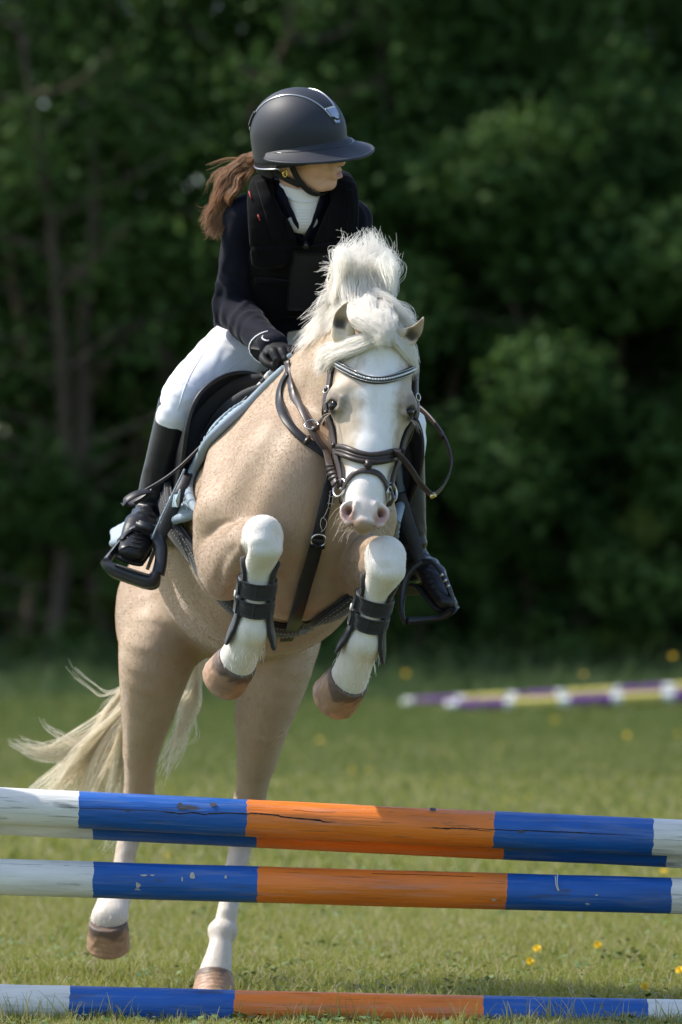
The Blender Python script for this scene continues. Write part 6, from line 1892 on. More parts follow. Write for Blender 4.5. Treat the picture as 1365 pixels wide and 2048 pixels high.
def make_pole(a, b, r, extL, extR, bands, name, label, cat, group, wear=1.0, seed=0.0, n=220, sides=36, cracks=()):
    """a, b: measured points between which `bands` (fractions, colour) are laid; runs on past them"""
    d = nrm(b - a); Lab = np.linalg.norm(b - a)
    start = a - d * extL; Lt = Lab + extL + extR
    up = nrm(V3(0, 0, 1) - d * d[2]); sd = np.cross(up, d)
    R3 = np.stack([d, sd, up], 1)
    xs = np.concatenate([[0, 0, 0.004], np.linspace(0.012, Lt - 0.012, n), [Lt - 0.004, Lt, Lt]])
    rr = np.concatenate([[0.001, r * 0.93, r * 0.985], np.full(n, r), [r * 0.985, r * 0.93, 0.001]])
    th = np.linspace(0, 2 * np.pi, sides, endpoint=False)
    X, TH = np.meshgrid(xs, th, indexing='ij')
    q = np.stack([X.ravel() * 1.2, np.cos(TH).ravel() * 0.4, np.sin(TH).ravel() * 0.4 + seed], 1)
    wob = 1 + 0.012 * snoise(q, 1.1, int(seed * 10) + 3).reshape(X.shape) + 0.004 * snoise(q, 6, int(seed * 10) + 4).reshape(X.shape)
    Rr = rr[:, None] * wob
    sag = -0.004 * np.sin(np.clip(X / Lt, 0, 1) * np.pi)
    V = np.stack([X, np.cos(TH) * Rr, np.sin(TH) * Rr + sag], -1).reshape(-1, 3)
    m = len(xs); F = []
    i, k = np.meshgrid(np.arange(m - 1), np.arange(sides), indexing='ij')
    l = (k + 1) % sides
    F = np.stack([(i * sides + k), (i * sides + l), ((i + 1) * sides + l), ((i + 1) * sides + k)], -1).reshape(-1, 4)[:, ::-1]
    stops = [(x if t == 'abs' else x * Lab + extL, c) for t, x, c in bands]
    mat = paint_mat(name + '_paint', stops, Lt, wear, seed)
    o = bpy.data.objects.new(name, np_mesh(name, V, F, mat)); link(o)
    M = Matrix.Identity(4)
    for c_ in range(3):
        for r_ in range(3): M[r_][c_] = R3[r_, c_]
        M[c_][3] = start[c_]
    o.matrix_world = M
    tag(o, label, cat, group)
    for (x0, x1, ang, amp, wdt) in cracks:
        npt = max(12, int((x1 - x0) * 160))
        t = np.linspace(0, 1, npt)
        ang_ = math.radians(ang) + amp * (snoise(np.stack([t * (x1 - x0), 0 * t, 0 * t + ang], 1), 5, 8) * 0.5 + 0.35 * np.sign(np.sin(t * (x1 - x0) * 17 + ang)) * (np.abs(np.sin(t * (x1 - x0) * 17 + ang)) > 0.8))
        xx = extL + x0 + t * (x1 - x0)
        w_ = wdt * np.sin(t * np.pi) ** 0.5 * (0.6 + 0.4 * np.abs(snoise(np.stack([t * 9, 0 * t, 0 * t], 1), 1.3, 9)))
        rad = r * 0.9985
        VV, FF = [], []
        for i_ in range(npt):
            for s_ in (-1, 1):
                aa = ang_[i_] + s_ * w_[i_] / r / 2
                VV.append([xx[i_], math.cos(aa) * (rad * 1.010), math.sin(aa) * (rad * 1.010) - 0.004 * math.sin(xx[i_] / Lt * math.pi)])
            aa = ang_[i_]
            VV.append([xx[i_], math.cos(aa) * rad * 0.93, math.sin(aa) * rad * 0.93])
        for i_ in range(npt - 1):
            a0 = i_ * 3; b0 = a0 + 3
            FF += [[a0, a0 + 1, b0 + 1, b0], [a0, b0, b0 + 2, a0 + 2], [a0 + 1, a0 + 2, b0 + 2, b0 + 1]]
        c = bpy.data.objects.new('crack', np_mesh('crack', np.array(VV), FF, M_CRACK, smooth=False)); link(c, o)
    return o
front = -90 - 0     # angle 180 deg is towards the camera (sd points away or towards)
def bands5(f1, f2, f3):
    return [('abs', 0, WHITE), ('f', 0, BLUE), ('f', f1, ORANGE), ('f', f2, BLUE), ('f', 1.0, WHITE)]
GRP = 'poles of the jump'
RAD = 0.0475
# facing angle of the camera side of a pole in its own frame
def cam_ang(deg_up):
    return 180 - deg_up if np.cross(V3(0, 0, 1), V3(1, 0, 0))[1] > 0 else -deg_up
make_pole(P(157, 1617, 0), P(1297, 1671, 0), RAD, 0.80, 0.80, bands5(330 / 1140, 831 / 1140, 1), 'jump_pole',
          'uppermost front pole of the jump, blue orange and white with long dark cracks', 'pole', GRP, 0.75, 0.3, cracks=(
          (-0.06, 0.28, cam_ang(8), 0.10, 0.0016), (0.22, 0.80, cam_ang(10), 0.18, 0.0046), (0.70, 1.06, cam_ang(-2), 0.10, 0.0040), (1.0, 1.42, cam_ang(4), 0.06, 0.0030), (0.55, 0.66, cam_ang(35), 0.1, 0.0012), (0.75, 0.84, cam_ang(16), 0.1, 0.0012)))
make_pole(P(183, 1640, 0.097), P(1330, 1695, 0.097), RAD, 0.80, 0.80, bands5(324 / 1147, 820 / 1147, 1), 'jump_pole',
          'pole close behind the uppermost one, only its lower half showing', 'pole', GRP, 0.7, 1.3)
make_pole(P(182, 1757, 0), P(1338, 1789, 0), RAD * 0.985, 0.80, 0.80, bands5(327 / 1156, 823 / 1156, 1), 'jump_pole',
          'middle pole of the jump in the shade, white paint chips on its blue bands', 'pole', GRP, 0.75, 2.6, cracks=((-0.24, 0.05, cam_ang(50), 0.06, 0.0014), (0.72, 0.98, cam_ang(52), 0.06, 0.0012)))
gp_ = make_pole(P(136, 2007, -0.01), P(1290, 2033, -0.01), RAD * 1.02, 0.80, 0.80, bands5(329 / 1154, 823 / 1154, 1), 'jump_pole',
          'lowest pole of the jump lying on the ground in the grass', 'pole', GRP, 0.7, 3.9)
# chips of bare wood and scuffs that can be picked out on the rails
def chips(specs, y, mat, zr):
    V_, F_ = [], []
    for (x, y_, sx, sy, (pa, pb)) in specs:
        t = (x - pa[0]) / (pb[0] - pa[0]); cy = pa[1] + t * (pb[1] - pa[1])
        u = (cy - y_) / (RAD * 780); u = max(-0.95, min(0.95, u))
        c = P(x, cy, y)
        pts = []
        nn = 9
        base = [c]
        for k in range(nn):
            a = 2 * math.pi * k / nn; r_ = rp_.uniform(0.6, 1.15)
            dx, du = math.cos(a) * sx * r_ / 780, math.sin(a) * sy * r_ / 780
            ang = math.asin(u) + du / RAD
            pts.append([c[0] + dx, c[1] - math.cos(ang) * RAD * 1.018, c[2] + math.sin(ang) * RAD * 1.018 - dx * zr])
        o = len(V_); V_ += pts; F_.append(list(range(o, o + nn)))
    return V_, F_
M_CHIPW = principled('bare_pale_wood', (0.50, 0.47, 0.42), 0.8, noise=(200, 0.6, (0.25, 0.22, 0.18)))
M_CHIPD = principled('worn_dark_wood', (0.075, 0.058, 0.042), 0.9, noise=(260, 0.6, (0.03, 0.10, 0.25)))
topL, midL = ((157, 1617), (1297, 1671)), ((182, 1757), (1338, 1789))
gm = chips([(386, 1750, 7, 8, midL), (453, 1752, 3, 4, midL), (278, 1768, 6, 6, midL), (276, 1777, 7, 3, midL), (290, 1749, 8, 2, midL), (306, 1749, 5, 2, midL), (1174, 1806, 5, 3, midL), (1192, 1788, 3, 2, midL), (987, 1797, 6, 3, midL), (366, 1700 + 57, 2, 5, midL)], 0, None, 0.028)
gt = chips([(378, 1614, 26, 6, topL), (362, 1612, 7, 10, topL), (860, 1682, 18, 5, topL), (428, 1608, 7, 5, topL), (866, 1618, 8, 8, topL), (258, 1620, 7, 2, topL), (345, 1648, 8, 3, topL), (1042, 1662, 9, 3, topL)], 0, None, 0.047)
pp_ = [o for o in bpy.data.objects if o.name.startswith('jump_pole')]
pole_top, pole_mid = bpy.data.objects['jump_pole'], bpy.data.objects['jump_pole.002']
for geo, mt, par in ((gm, M_CHIPW, pole_mid), (gt, M_CHIPD, pole_top)):
    inv = np.array(par.matrix_world.inverted())
    v = np.array(geo[0]) @ inv[:3, :3].T + inv[:3, 3]
    o = bpy.data.objects.new('paint_chips', np_mesh('paint_chips', v, geo[1], mt, smooth=False)); link(o, par)
    tag(o, kind='stuff')
# a pale drip on the middle rail
tb_ = [P(1116, 1747, -0.036), P(1115, 1765, -0.0475), P(1118, 1782, -0.0478), P(1113, 1772, -0.0478), P(1111, 1752, -0.040)]
v, f = tube_geo(catmull(np.array(tb_), 24), 0.0013, 5)
inv = np.array(pole_mid.matrix_world.inverted())
o = bpy.data.objects.new('drip', np_mesh('drip', v @ inv[:3, :3].T + inv[:3, 3], f, M_LABEL)); link(o, pole_mid)

# stands that carry the rails, just outside the photograph
M_POST = principled('white_post', (0.62, 0.62, 0.60), 0.55, noise=(14, 0.4, (0.35, 0.33, 0.30)))
for sx, lab in ((-1, 'white wooden jump stand carrying the left ends of the poles'), (1, 'white wooden jump stand carrying the right ends of the poles')):
    x = 0.07 + sx * 1.36
    e = empty('jump_stand', (x, 0.02, 0)); tag(e, lab, 'jump stand')
    part('post', box_geo((x, 0.065, 0.60), 0.08, 0.045, 1.20, None, 0.004), M_POST, e)
    for s2 in (-1, 1):
        part('foot', box_geo((x, 0.065 + s2 * 0.19, 0.035), 0.07, 0.33, 0.06, None, 0.004), M_POST, e)
    for (pa, pb, yy) in (((157, 1617), (1297, 1671), 0), ((183, 1640), (1330, 1695), 0.097), ((182, 1757), (1338, 1789), 0)):
        a, b_ = P(*pa, yy), P(*pb, yy); t = (x - a[0]) / (b_[0] - a[0]); c = a + (b_ - a) * t
        cp_ = [c + V3(0, math.sin(q) * 0.053, -math.cos(q) * 0.053) for q in np.linspace(-1.3, 1.3, 12)]
        part('cup', strap_geo(cp_, np.array([nrm(c - p) for p in cp_]), 0.05, 0.005), M_STEEL, e)

# striped practice poles lying far off on the grass
def far_bands(seq, L0):
    x, out = 0, []
    for ln, c in seq:
        out.append(('abs', x, c)); x += ln
    return out
seqA = [(0.09, WHITE), (0.43, PURPLE), (0.08, WHITE), (0.42, YELLOW), (0.10, WHITE), (0.38, PURPLE), (0.10, WHITE), (0.38, YELLOW), (0.10, WHITE), (0.42, PURPLE), (0.10, WHITE), (0.42, YELLOW), (0.2, WHITE)]
seqB = [(0.10, WHITE), (0.40, PURPLE), (0.08, WHITE), (0.40, YELLOW), (0.09, WHITE), (0.38, PURPLE), (0.10, WHITE), (0.42, YELLOW), (0.10, WHITE), (0.40, PURPLE), (0.10, WHITE), (0.42, YELLOW), (0.2, WHITE)]
GRP2 = 'striped poles lying in the background'
pa, pb = P(893, 1414, 38.2), P(1365, 1391, 38.4)
make_pole(pa, pb, 0.055, 0.0, 1.0, far_bands(seqA, 3.2), 'practice_pole', 'nearer of two purple yellow and white poles lying far off on the grass', 'pole', GRP2, 0.3, 5.1, n=60, sides=20)
pa, pb = P(806, 1408, 40.2), P(1345, 1378, 40.4)
make_pole(pa, pb, 0.055, 0.0, 0.75, far_bands(seqB, 3.2), 'practice_pole', 'farther purple yellow and white pole lying beyond the nearer one', 'pole', GRP2, 0.3, 6.2, n=60, sides=20)
# ------------------------------------------------------------------ lawn
def ground_mat():
    m = bpy.data.materials.new('lawn_soil'); m.use_nodes = True
    nt = m.node_tree; N = nt.nodes; L = nt.links; b = N['Principled BSDF']
    b.inputs['Roughness'].default_value = 0.95; b.inputs['Specular IOR Level'].default_value = 0.1
    tc = N.new('ShaderNodeTexCoord')
    def noise(s, d=6):
        n = N.new('ShaderNodeTexNoise'); n.inputs['Scale'].default_value = s; n.inputs['Detail'].default_value = d
        L.new(tc.outputs['Object'], n.inputs['Vector']); return n.outputs['Fac']
    r = N.new('ShaderNodeValToRGB')
    e = r.color_ramp.elements
    e[0].position = 0.30; e[0].color = (0.075, 0.085, 0.022, 1)
    e[1].position = 0.70; e[1].color = (0.125, 0.150, 0.034, 1)
    x = e.new(0.5); x.color = (0.098, 0.120, 0.028, 1)
    L.new(noise(0.9), r.inputs[0])
    r2 = N.new('ShaderNodeValToRGB'); r2.color_ramp.elements[0].position = 0.55; r2.color_ramp.elements[1].position = 0.72
    L.new(noise(5.5), r2.inputs[0])
    mx = N.new('ShaderNodeMix'); mx.data_type = 'RGBA'; L.new(r2.outputs[0], mx.inputs[0]); L.new(r.outputs[0], mx.inputs[6]); mx.inputs[7].default_value = (0.16, 0.125, 0.06, 1)
    # trodden soil under the take-off hooves, and a darker, greener colour towards the wood
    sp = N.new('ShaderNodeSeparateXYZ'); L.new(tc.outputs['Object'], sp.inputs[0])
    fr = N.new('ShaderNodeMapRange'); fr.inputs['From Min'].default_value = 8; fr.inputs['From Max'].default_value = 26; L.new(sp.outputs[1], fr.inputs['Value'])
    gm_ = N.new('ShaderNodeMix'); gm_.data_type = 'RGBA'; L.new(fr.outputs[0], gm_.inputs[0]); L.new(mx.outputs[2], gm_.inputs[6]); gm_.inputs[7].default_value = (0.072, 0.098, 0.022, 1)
    col = gm_.outputs[2]
    for c in ((-0.53, 0.85, 0), (-0.32, 0.9, 0), (-0.50, 0.55, 0)):
        dd = N.new('ShaderNodeVectorMath'); dd.operation = 'DISTANCE'; L.new(tc.outputs['Object'], dd.inputs[0]); dd.inputs[1].default_value = c
        ns = N.new('ShaderNodeMath'); ns.operation = 'MULTIPLY_ADD'; L.new(noise(14, 4), ns.inputs[0]); ns.inputs[1].default_value = 0.25; L.new(dd.outputs['Value'], ns.inputs[2])
        m2 = N.new('ShaderNodeMapRange'); m2.inputs['From Min'].default_value = 0.36; m2.inputs['From Max'].default_value = 0.22; L.new(ns.outputs[0], m2.inputs['Value'])
        x2 = N.new('ShaderNodeMix'); x2.data_type = 'RGBA'; L.new(m2.outputs[0], x2.inputs[0]); L.new(col, x2.inputs[6]); x2.inputs[7].default_value = (0.13, 0.095, 0.06, 1); col = x2.outputs[2]
    L.new(col, b.inputs['Base Color'])
    bp = N.new('ShaderNodeBump'); bp.inputs['Distance'].default_value = 0.03; L.new(noise(24), bp.inputs['Height']); L.new(bp.outputs[0], b.inputs['Normal'])
    return m
gx = np.concatenate([[-600, -200, -60], np.linspace(-12, 12, 41), [60, 200, 600]])
gy = np.concatenate([[-200, -40], np.linspace(-6, 75, 82), [150, 400, 900]])
GX, GY = np.meshgrid(gx, gy, indexing='ij')
fl_ = np.stack([GX.ravel(), GY.ravel(), np.zeros(GX.size)], 1)
near_ = sstep(0.2, 4.0, np.abs(fl_[:, 1] - 0.0) ) * sstep(90, 60, fl_[:, 1]) * sstep(30, 12, np.abs(fl_[:, 0]))
fl_[:, 2] = 0.035 * snoise(fl_, 0.10, 61) * near_
GZ = lambda p: 0.035 * snoise(np.stack([p[:, 0], p[:, 1], np.zeros(len(p))], 1), 0.10, 61) * sstep(0.2, 4.0, np.abs(p[:, 1])) * sstep(90, 60, p[:, 1]) * sstep(30, 12, np.abs(p[:, 0]))
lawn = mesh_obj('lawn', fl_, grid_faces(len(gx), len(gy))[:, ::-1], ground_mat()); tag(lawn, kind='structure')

def grass_mat(name, cs):
    m = bpy.data.materials.new(name); m.use_nodes = True
    nt = m.node_tree; b = nt.nodes['Principled BSDF']
    inf = nt.nodes.new('ShaderNodeHairInfo'); r = nt.nodes.new('ShaderNodeValToRGB')
    e = r.color_ramp.elements
    e[0].position, e[0].color = cs[0][0], (*cs[0][1], 1); e[1].position, e[1].color = cs[-1][0], (*cs[-1][1], 1)
    for p_, c in cs[1:-1]:
        x = e.new(p_); x.color = (*c, 1)
    nt.links.new(inf.outputs['Random'], r.inputs[0]); nt.links.new(r.outputs[0], b.inputs['Base Color'])
    b.inputs['Roughness'].default_value = 0.5; b.inputs['Specular IOR Level'].default_value = 0.35
    tr = nt.nodes.new('ShaderNodeBsdfTranslucent'); nt.links.new(r.outputs[0], tr.inputs['Color'])
    mx = nt.nodes.new('ShaderNodeMixShader'); mx.inputs[0].default_value = 0.35
    nt.links.new(b.outputs[0], mx.inputs[1]); nt.links.new(tr.outputs[0], mx.inputs[2]); nt.links.new(mx.outputs[0], nt.nodes['Material Output'].inputs['Surface'])
    return m
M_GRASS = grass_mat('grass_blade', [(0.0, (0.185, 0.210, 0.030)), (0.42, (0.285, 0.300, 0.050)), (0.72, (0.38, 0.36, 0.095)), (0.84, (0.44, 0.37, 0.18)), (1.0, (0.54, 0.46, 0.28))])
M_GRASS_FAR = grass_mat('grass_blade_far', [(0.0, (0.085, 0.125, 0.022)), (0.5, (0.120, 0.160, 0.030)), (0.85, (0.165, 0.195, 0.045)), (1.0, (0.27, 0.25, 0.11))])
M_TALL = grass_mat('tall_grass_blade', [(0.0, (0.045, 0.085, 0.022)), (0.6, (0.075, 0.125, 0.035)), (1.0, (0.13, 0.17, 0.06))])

def blades(n, y0, y1, pad, hmin, hmax, r, rng, K=4, lean=0.5, ymul=1.0, filt=None):
    y = y0 + (y1 - y0) * rng.uniform(0, 1, n) ** ymul
    hw = (CAM_D + y) * 0.0584 + pad
    x = rng.uniform(-1, 1, n) * hw
    p = np.stack([x, y, np.zeros(n)], 1)
    clump = snoise(p, 1.6, 71); fine = snoise(p, 6.0, 72)
    keep = rng.uniform(0, 1, n) < np.clip(0.86 + 0.30 * clump + 0.30 * fine, 0.15, 1)
    if filt is not None: keep &= filt(p, rng)
    p = p[keep]; n = len(p); clump, fine = clump[keep], fine[keep]
    p[:, 2] = GZ(p) - 0.003
    h = rng.uniform(hmin, hmax, n) * (1 + 0.35 * clump + 0.2 * fine)
    a = rng.uniform(0, 2 * np.pi, n); l = lean * rng.uniform(0.1, 1, n) ** 1.3
    d = np.stack([np.cos(a) * l, np.sin(a) * l, np.ones(n)], 1)
    t = np.linspace(0, 1, K)
    st = p[:, None] + (h[:, None] * t[None])[..., None] * (d[:, None] * np.stack([t, t, 1 - 0.35 * l[:, None].mean() * t], 1)[None])
    return st.astype(np.float32), np.tile((r * (1 - 0.75 * t ** 2)).astype(np.float32), n)
def blade_obj(name, sets, mat, label=None):
    hc = bpy.data.hair_curves.new(name)
    sizes = []; pos = []; rad = []
    for st, r in sets:
        sizes += [st.shape[1]] * len(st); pos.append(st.reshape(-1, 3)); rad.append(r)
    hc.add_curves(sizes)
    hc.points.foreach_set('position', np.vstack(pos).ravel().astype(np.float32)); hc.points.foreach_set('radius', np.concatenate(rad).astype(np.float32))
    hc.materials.append(mat)
    o = link(bpy.data.objects.new(name, hc)); tag(o, label, None, None, 'stuff'); return o
gr = np.random.default_rng(21)
scuff = [P(230, 1950, 0.9), P(430, 1995, 0.95), P(300, 1960, 0.6)]
def filt(p, rng):
    k = np.ones(len(p))
    for c in scuff:
        k *= 1 - 0.85 * np.exp(-(((p[:, 0] - c[0]) / 0.16) ** 2 + ((p[:, 1] - c[1]) / 0.22) ** 2))
    return (rng.uniform(0, 1, len(p)) < k) & (np.abs(p[:, 1]) > 0.046)
sets = [blades(38000, -1.3, -0.05, 0.85, 0.018, 0.042, 0.0014, gr, 5, 0.7, filt=filt),
        blades(380, -0.22, -0.08, 0.7, 0.06, 0.085, 0.0012, gr, 5, 0.6),
        blades(100000, 0.03, 6, 0.95, 0.025, 0.060, 0.0015, gr, 4, 0.8, 1.2, filt),
        blades(80000, 6, 28, 1.3, 0.030, 0.065, 0.0028, gr, 4, 0.8, 1.7)]
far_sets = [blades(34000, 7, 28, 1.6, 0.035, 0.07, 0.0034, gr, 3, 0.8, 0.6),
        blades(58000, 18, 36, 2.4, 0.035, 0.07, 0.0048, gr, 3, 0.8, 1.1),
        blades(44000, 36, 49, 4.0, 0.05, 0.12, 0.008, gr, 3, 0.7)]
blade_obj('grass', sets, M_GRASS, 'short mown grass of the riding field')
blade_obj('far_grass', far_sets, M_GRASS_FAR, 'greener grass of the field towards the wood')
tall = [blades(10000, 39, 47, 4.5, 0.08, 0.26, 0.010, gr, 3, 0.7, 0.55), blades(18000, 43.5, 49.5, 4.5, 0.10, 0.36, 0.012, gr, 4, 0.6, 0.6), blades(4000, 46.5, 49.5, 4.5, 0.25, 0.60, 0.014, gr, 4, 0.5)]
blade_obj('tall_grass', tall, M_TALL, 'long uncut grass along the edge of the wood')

# clover and plantain leaves low in the turf
def rosettes(n, rng):
    V_, F_ = [], []
    for _ in range(n):
        y = -1.0 + 15 * rng.uniform() ** 1.6; x = rng.uniform(-1, 1) * ((CAM_D + y) * 0.0584 + 0.3)
        c = np.array([x, y, 0.0]); c[2] = GZ(c[None])[0] + 0.012
        if abs(y) < 0.07: continue
        for k in range(int(rng.integers(5, 14))):
            a = rng.uniform(0, 6.28); d = V3(math.cos(a), math.sin(a), rng.uniform(0.1, 0.8)); s_ = rng.uniform(0.010, 0.026)
            p = c + V3(rng.normal() * 0.03, rng.normal() * 0.03, rng.uniform(0, 0.02)); sd = nrm(np.cross(d, V3(0, 0, 1))) * s_ * 0.42
            o = len(V_); V_ += [p, p + d * s_ * 0.5 + sd, p + d * s_ + V3(0, 0, -0.15 * s_), p + d * s_ * 0.5 - sd]; F_.append([o, o + 1, o + 2, o + 3])
    return np.array(V_), F_
v, f = rosettes(900, gr)
clv = mesh_obj('clover', v, np.array(f), principled('clover_leaf', (0.075, 0.135, 0.030), 0.6, noise=(8, 0.6, (0.13, 0.17, 0.05))), smooth=False); tag(clv, 'clover and plantain leaves low in the turf', kind='stuff')
# dandelions
M_DAND = principled('dandelion_yellow', (0.86, 0.58, 0.012), 0.6)
M_STEM = principled('dandelion_stem', (0.12, 0.17, 0.05), 0.6)
def dandelion_mesh():
    V_, F_ = [], []
    for ring, (n_, r_, z_) in enumerate(((16, 0.019, 0.002), (14, 0.015, 0.005), (10, 0.010, 0.007), (6, 0.005, 0.008))):
        for k in range(n_):
            a = 2 * math.pi * (k + 0.5 * ring) / n_; w_ = 0.0022
            c, s_ = math.cos(a), math.sin(a); o = len(V_)
            V_ += [[-s_ * w_ * .5, c * w_ * .5, 0], [s_ * w_ * .5, -c * w_ * .5, 0], [c * r_ + s_ * w_, s_ * r_ - c * w_, z_], [c * r_ - s_ * w_, s_ * r_ + c * w_, z_]]
            F_.append([o, o + 1, o + 2, o + 3])
    return np.array(V_), F_
dv, df_ = dandelion_mesh()
sv_, sf_ = tube_geo([(0.01, 0.004, -0.07), (0.004, 0.001, -0.035), (0, 0, 0)], 0.0016, 6)
me_f = np_mesh('flower_head', dv, df_, M_DAND, smooth=False); me_s = np_mesh('stem', sv_, sf_, M_STEM)
def dand(px, py, z=0.05, sc=1.0, label=''):
    d = (CAM_Z - z) * FPX / (py - 1180); y = d - CAM_D
    e = empty('dandelion', tuple(P(px, py, y))); e.scale = (sc,) * 3; e.rotation_euler = (rp_.uniform(0.6, 1.1), rp_.uniform(-0.3, 0.3), rp_.uniform(-0.5, 0.5))
    tag(e, label, 'dandelion', 'dandelions scattered over the field')
    link(bpy.data.objects.new('flower_head', me_f), e); link(bpy.data.objects.new('stem', me_s), e)
for px, py, where in ((783, 1588, 'just above the orange band of the uppermost pole'), (1015, 1600, 'left one of the pair above the right blue band of the top pole'), (1057, 1597, 'right one of the pair above the right blue band of the top pole'),
        (705, 1540, 'left one of a close pair right of the hind leg, middle distance'), (738, 1543, 'right one of a close pair right of the hind leg, middle distance'), (998, 1491, 'alone in the middle distance below the far striped poles'), (1157, 1503, 'in the middle distance right of centre below the yellow band'),
        (1355, 1467, 'at the right edge of the photo below the far poles'), (1328, 1742, 'large, touching the top of the middle pole at right'), (1061, 1923, 'in the near grass under the right blue band'), (1196, 1890, 'in the near grass under the middle pole at far right'), (1075, 1897, 'in the near grass a little behind another under the right blue band'),
        (1290, 1973, 'right above the lowest pole near its right white band'), (1360, 1940, 'at the right edge in the near grass'), (562, 1562, 'between the hind leg and the orange band above the top pole'), (345, 1580, 'between the two hind legs above the top pole'), (335, 1712, 'seen between the two upper rails left of centre'),
        (1255, 1470, 'in the right middle distance below the far poles'), (1283, 1618, 'just above the right end of the top pole'), (930, 1560, 'faint one above the right half of the orange band'), (1300, 1540, 'faint one at right in the middle distance'), (640, 1480, 'faint one right of the hind leg, farthest in the middle'), (1110, 1440, 'faint one close under the far striped poles')):
    dand(px, py, 0.05, 0.7 if py > 1700 else 0.95, 'dandelion ' + where)
for px, py, where in ((812, 1347, 'in the tall grass left of the far poles'), (1168, 1349, 'in the tall grass above the far striped poles'), (1346, 1312, 'highest one at the right edge of the tall grass')):
    dand(px, py, 0.42 if py > 1330 else 0.6, 1.2, 'yellow dandelion ' + where)

# ------------------------------------------------------------------ the wood behind
M_BARK = principled('bark', (0.075, 0.054, 0.036), 0.9, noise=((6, 6, 1.2), 0.6, (0.13, 0.10, 0.07)), bump=((16, 16, 3), 0.8, 0.02))
def leaf_mat(name, c0, c1, c2):
    m = bpy.data.materials.new(name); m.use_nodes = True
    nt = m.node_tree; b = nt.nodes['Principled BSDF']; N = nt.nodes; L = nt.links
    at = N.new('ShaderNodeAttribute'); at.attribute_name = 'tint'
    r = N.new('ShaderNodeValToRGB'); e = r.color_ramp.elements
    e[0].color = (*c0, 1); e[1].color = (*c2, 1); x = e.new(0.55); x.color = (*c1, 1)
    oi = N.new('ShaderNodeObjectInfo')
    ad = N.new('ShaderNodeMath'); ad.operation = 'MULTIPLY_ADD'; L.new(oi.outputs['Random'], ad.inputs[0]); ad.inputs[1].default_value = 0.25; L.new(at.outputs['Fac'], ad.inputs[2])
    L.new(ad.outputs[0], r.inputs[0]); L.new(r.outputs[0], b.inputs['Base Color'])
    b.inputs['Roughness'].default_value = 0.6; b.inputs['Specular IOR Level'].default_value = 0.15
    tr = N.new('ShaderNodeBsdfTranslucent'); L.new(r.outputs[0], tr.inputs['Color'])
    mx = N.new('ShaderNodeMixShader'); mx.inputs[0].default_value = 0.35
    L.new(b.outputs[0], mx.inputs[1]); L.new(tr.outputs[0], mx.inputs[2]); L.new(mx.outputs[0], N['Material Output'].inputs['Surface'])
    return m
M_LEAF = leaf_mat('broad_leaf', (0.033, 0.074, 0.018), (0.063, 0.124, 0.028), (0.108, 0.18, 0.042))
M_LEAFY = leaf_mat('yellow_green_leaf', (0.070, 0.100, 0.018), (0.105, 0.150, 0.026), (0.15, 0.20, 0.04))

def leaf_mesh(name, clumps, n, size, rng, mat):
    """leaf-sized quads gathered in clumps: (centre, radii, weight)"""
    wts = np.array([c[2] for c in clumps]); wts = wts / wts.sum()
    ci = rng.choice(len(clumps), n, p=wts)
    cen = np.array([c[0] for c in clumps])[ci]; rad = np.array([c[1] for c in clumps], float)[ci]
    v = nrm(rng.normal(size=(n, 3))) * (rng.uniform(0, 1, n) ** 0.45)[:, None]
    pos = cen + v * rad
    nor = nrm(v * 0.6 + rng.normal(0, 0.55, (n, 3)) + V3(0, 0, 0.5))
    ax = nrm(np.cross(nor, rng.normal(size=(n, 3)))); bx = np.cross(nor, ax)
    s = size * rng.uniform(0.55, 1.25, n)[:, None]
    q = np.stack([pos - ax * s * 0.5, pos + bx * s * 0.36 - nor * s * 0.06, pos + ax * s * 0.6 - nor * s * 0.12, pos - bx * s * 0.36 - nor * s * 0.06], 1).reshape(-1, 3)
    F = np.arange(n * 4, dtype=np.int32).reshape(-1, 4)
    tint = np.repeat(np.clip(rng.normal(0.32, 0.16, n) + 0.22 * rng.normal(size=len(clumps))[ci], 0, 1), 4)
    return np_mesh(name, q, F, mat, smooth=False, cols=np.repeat(tint[:, None], 3, 1))

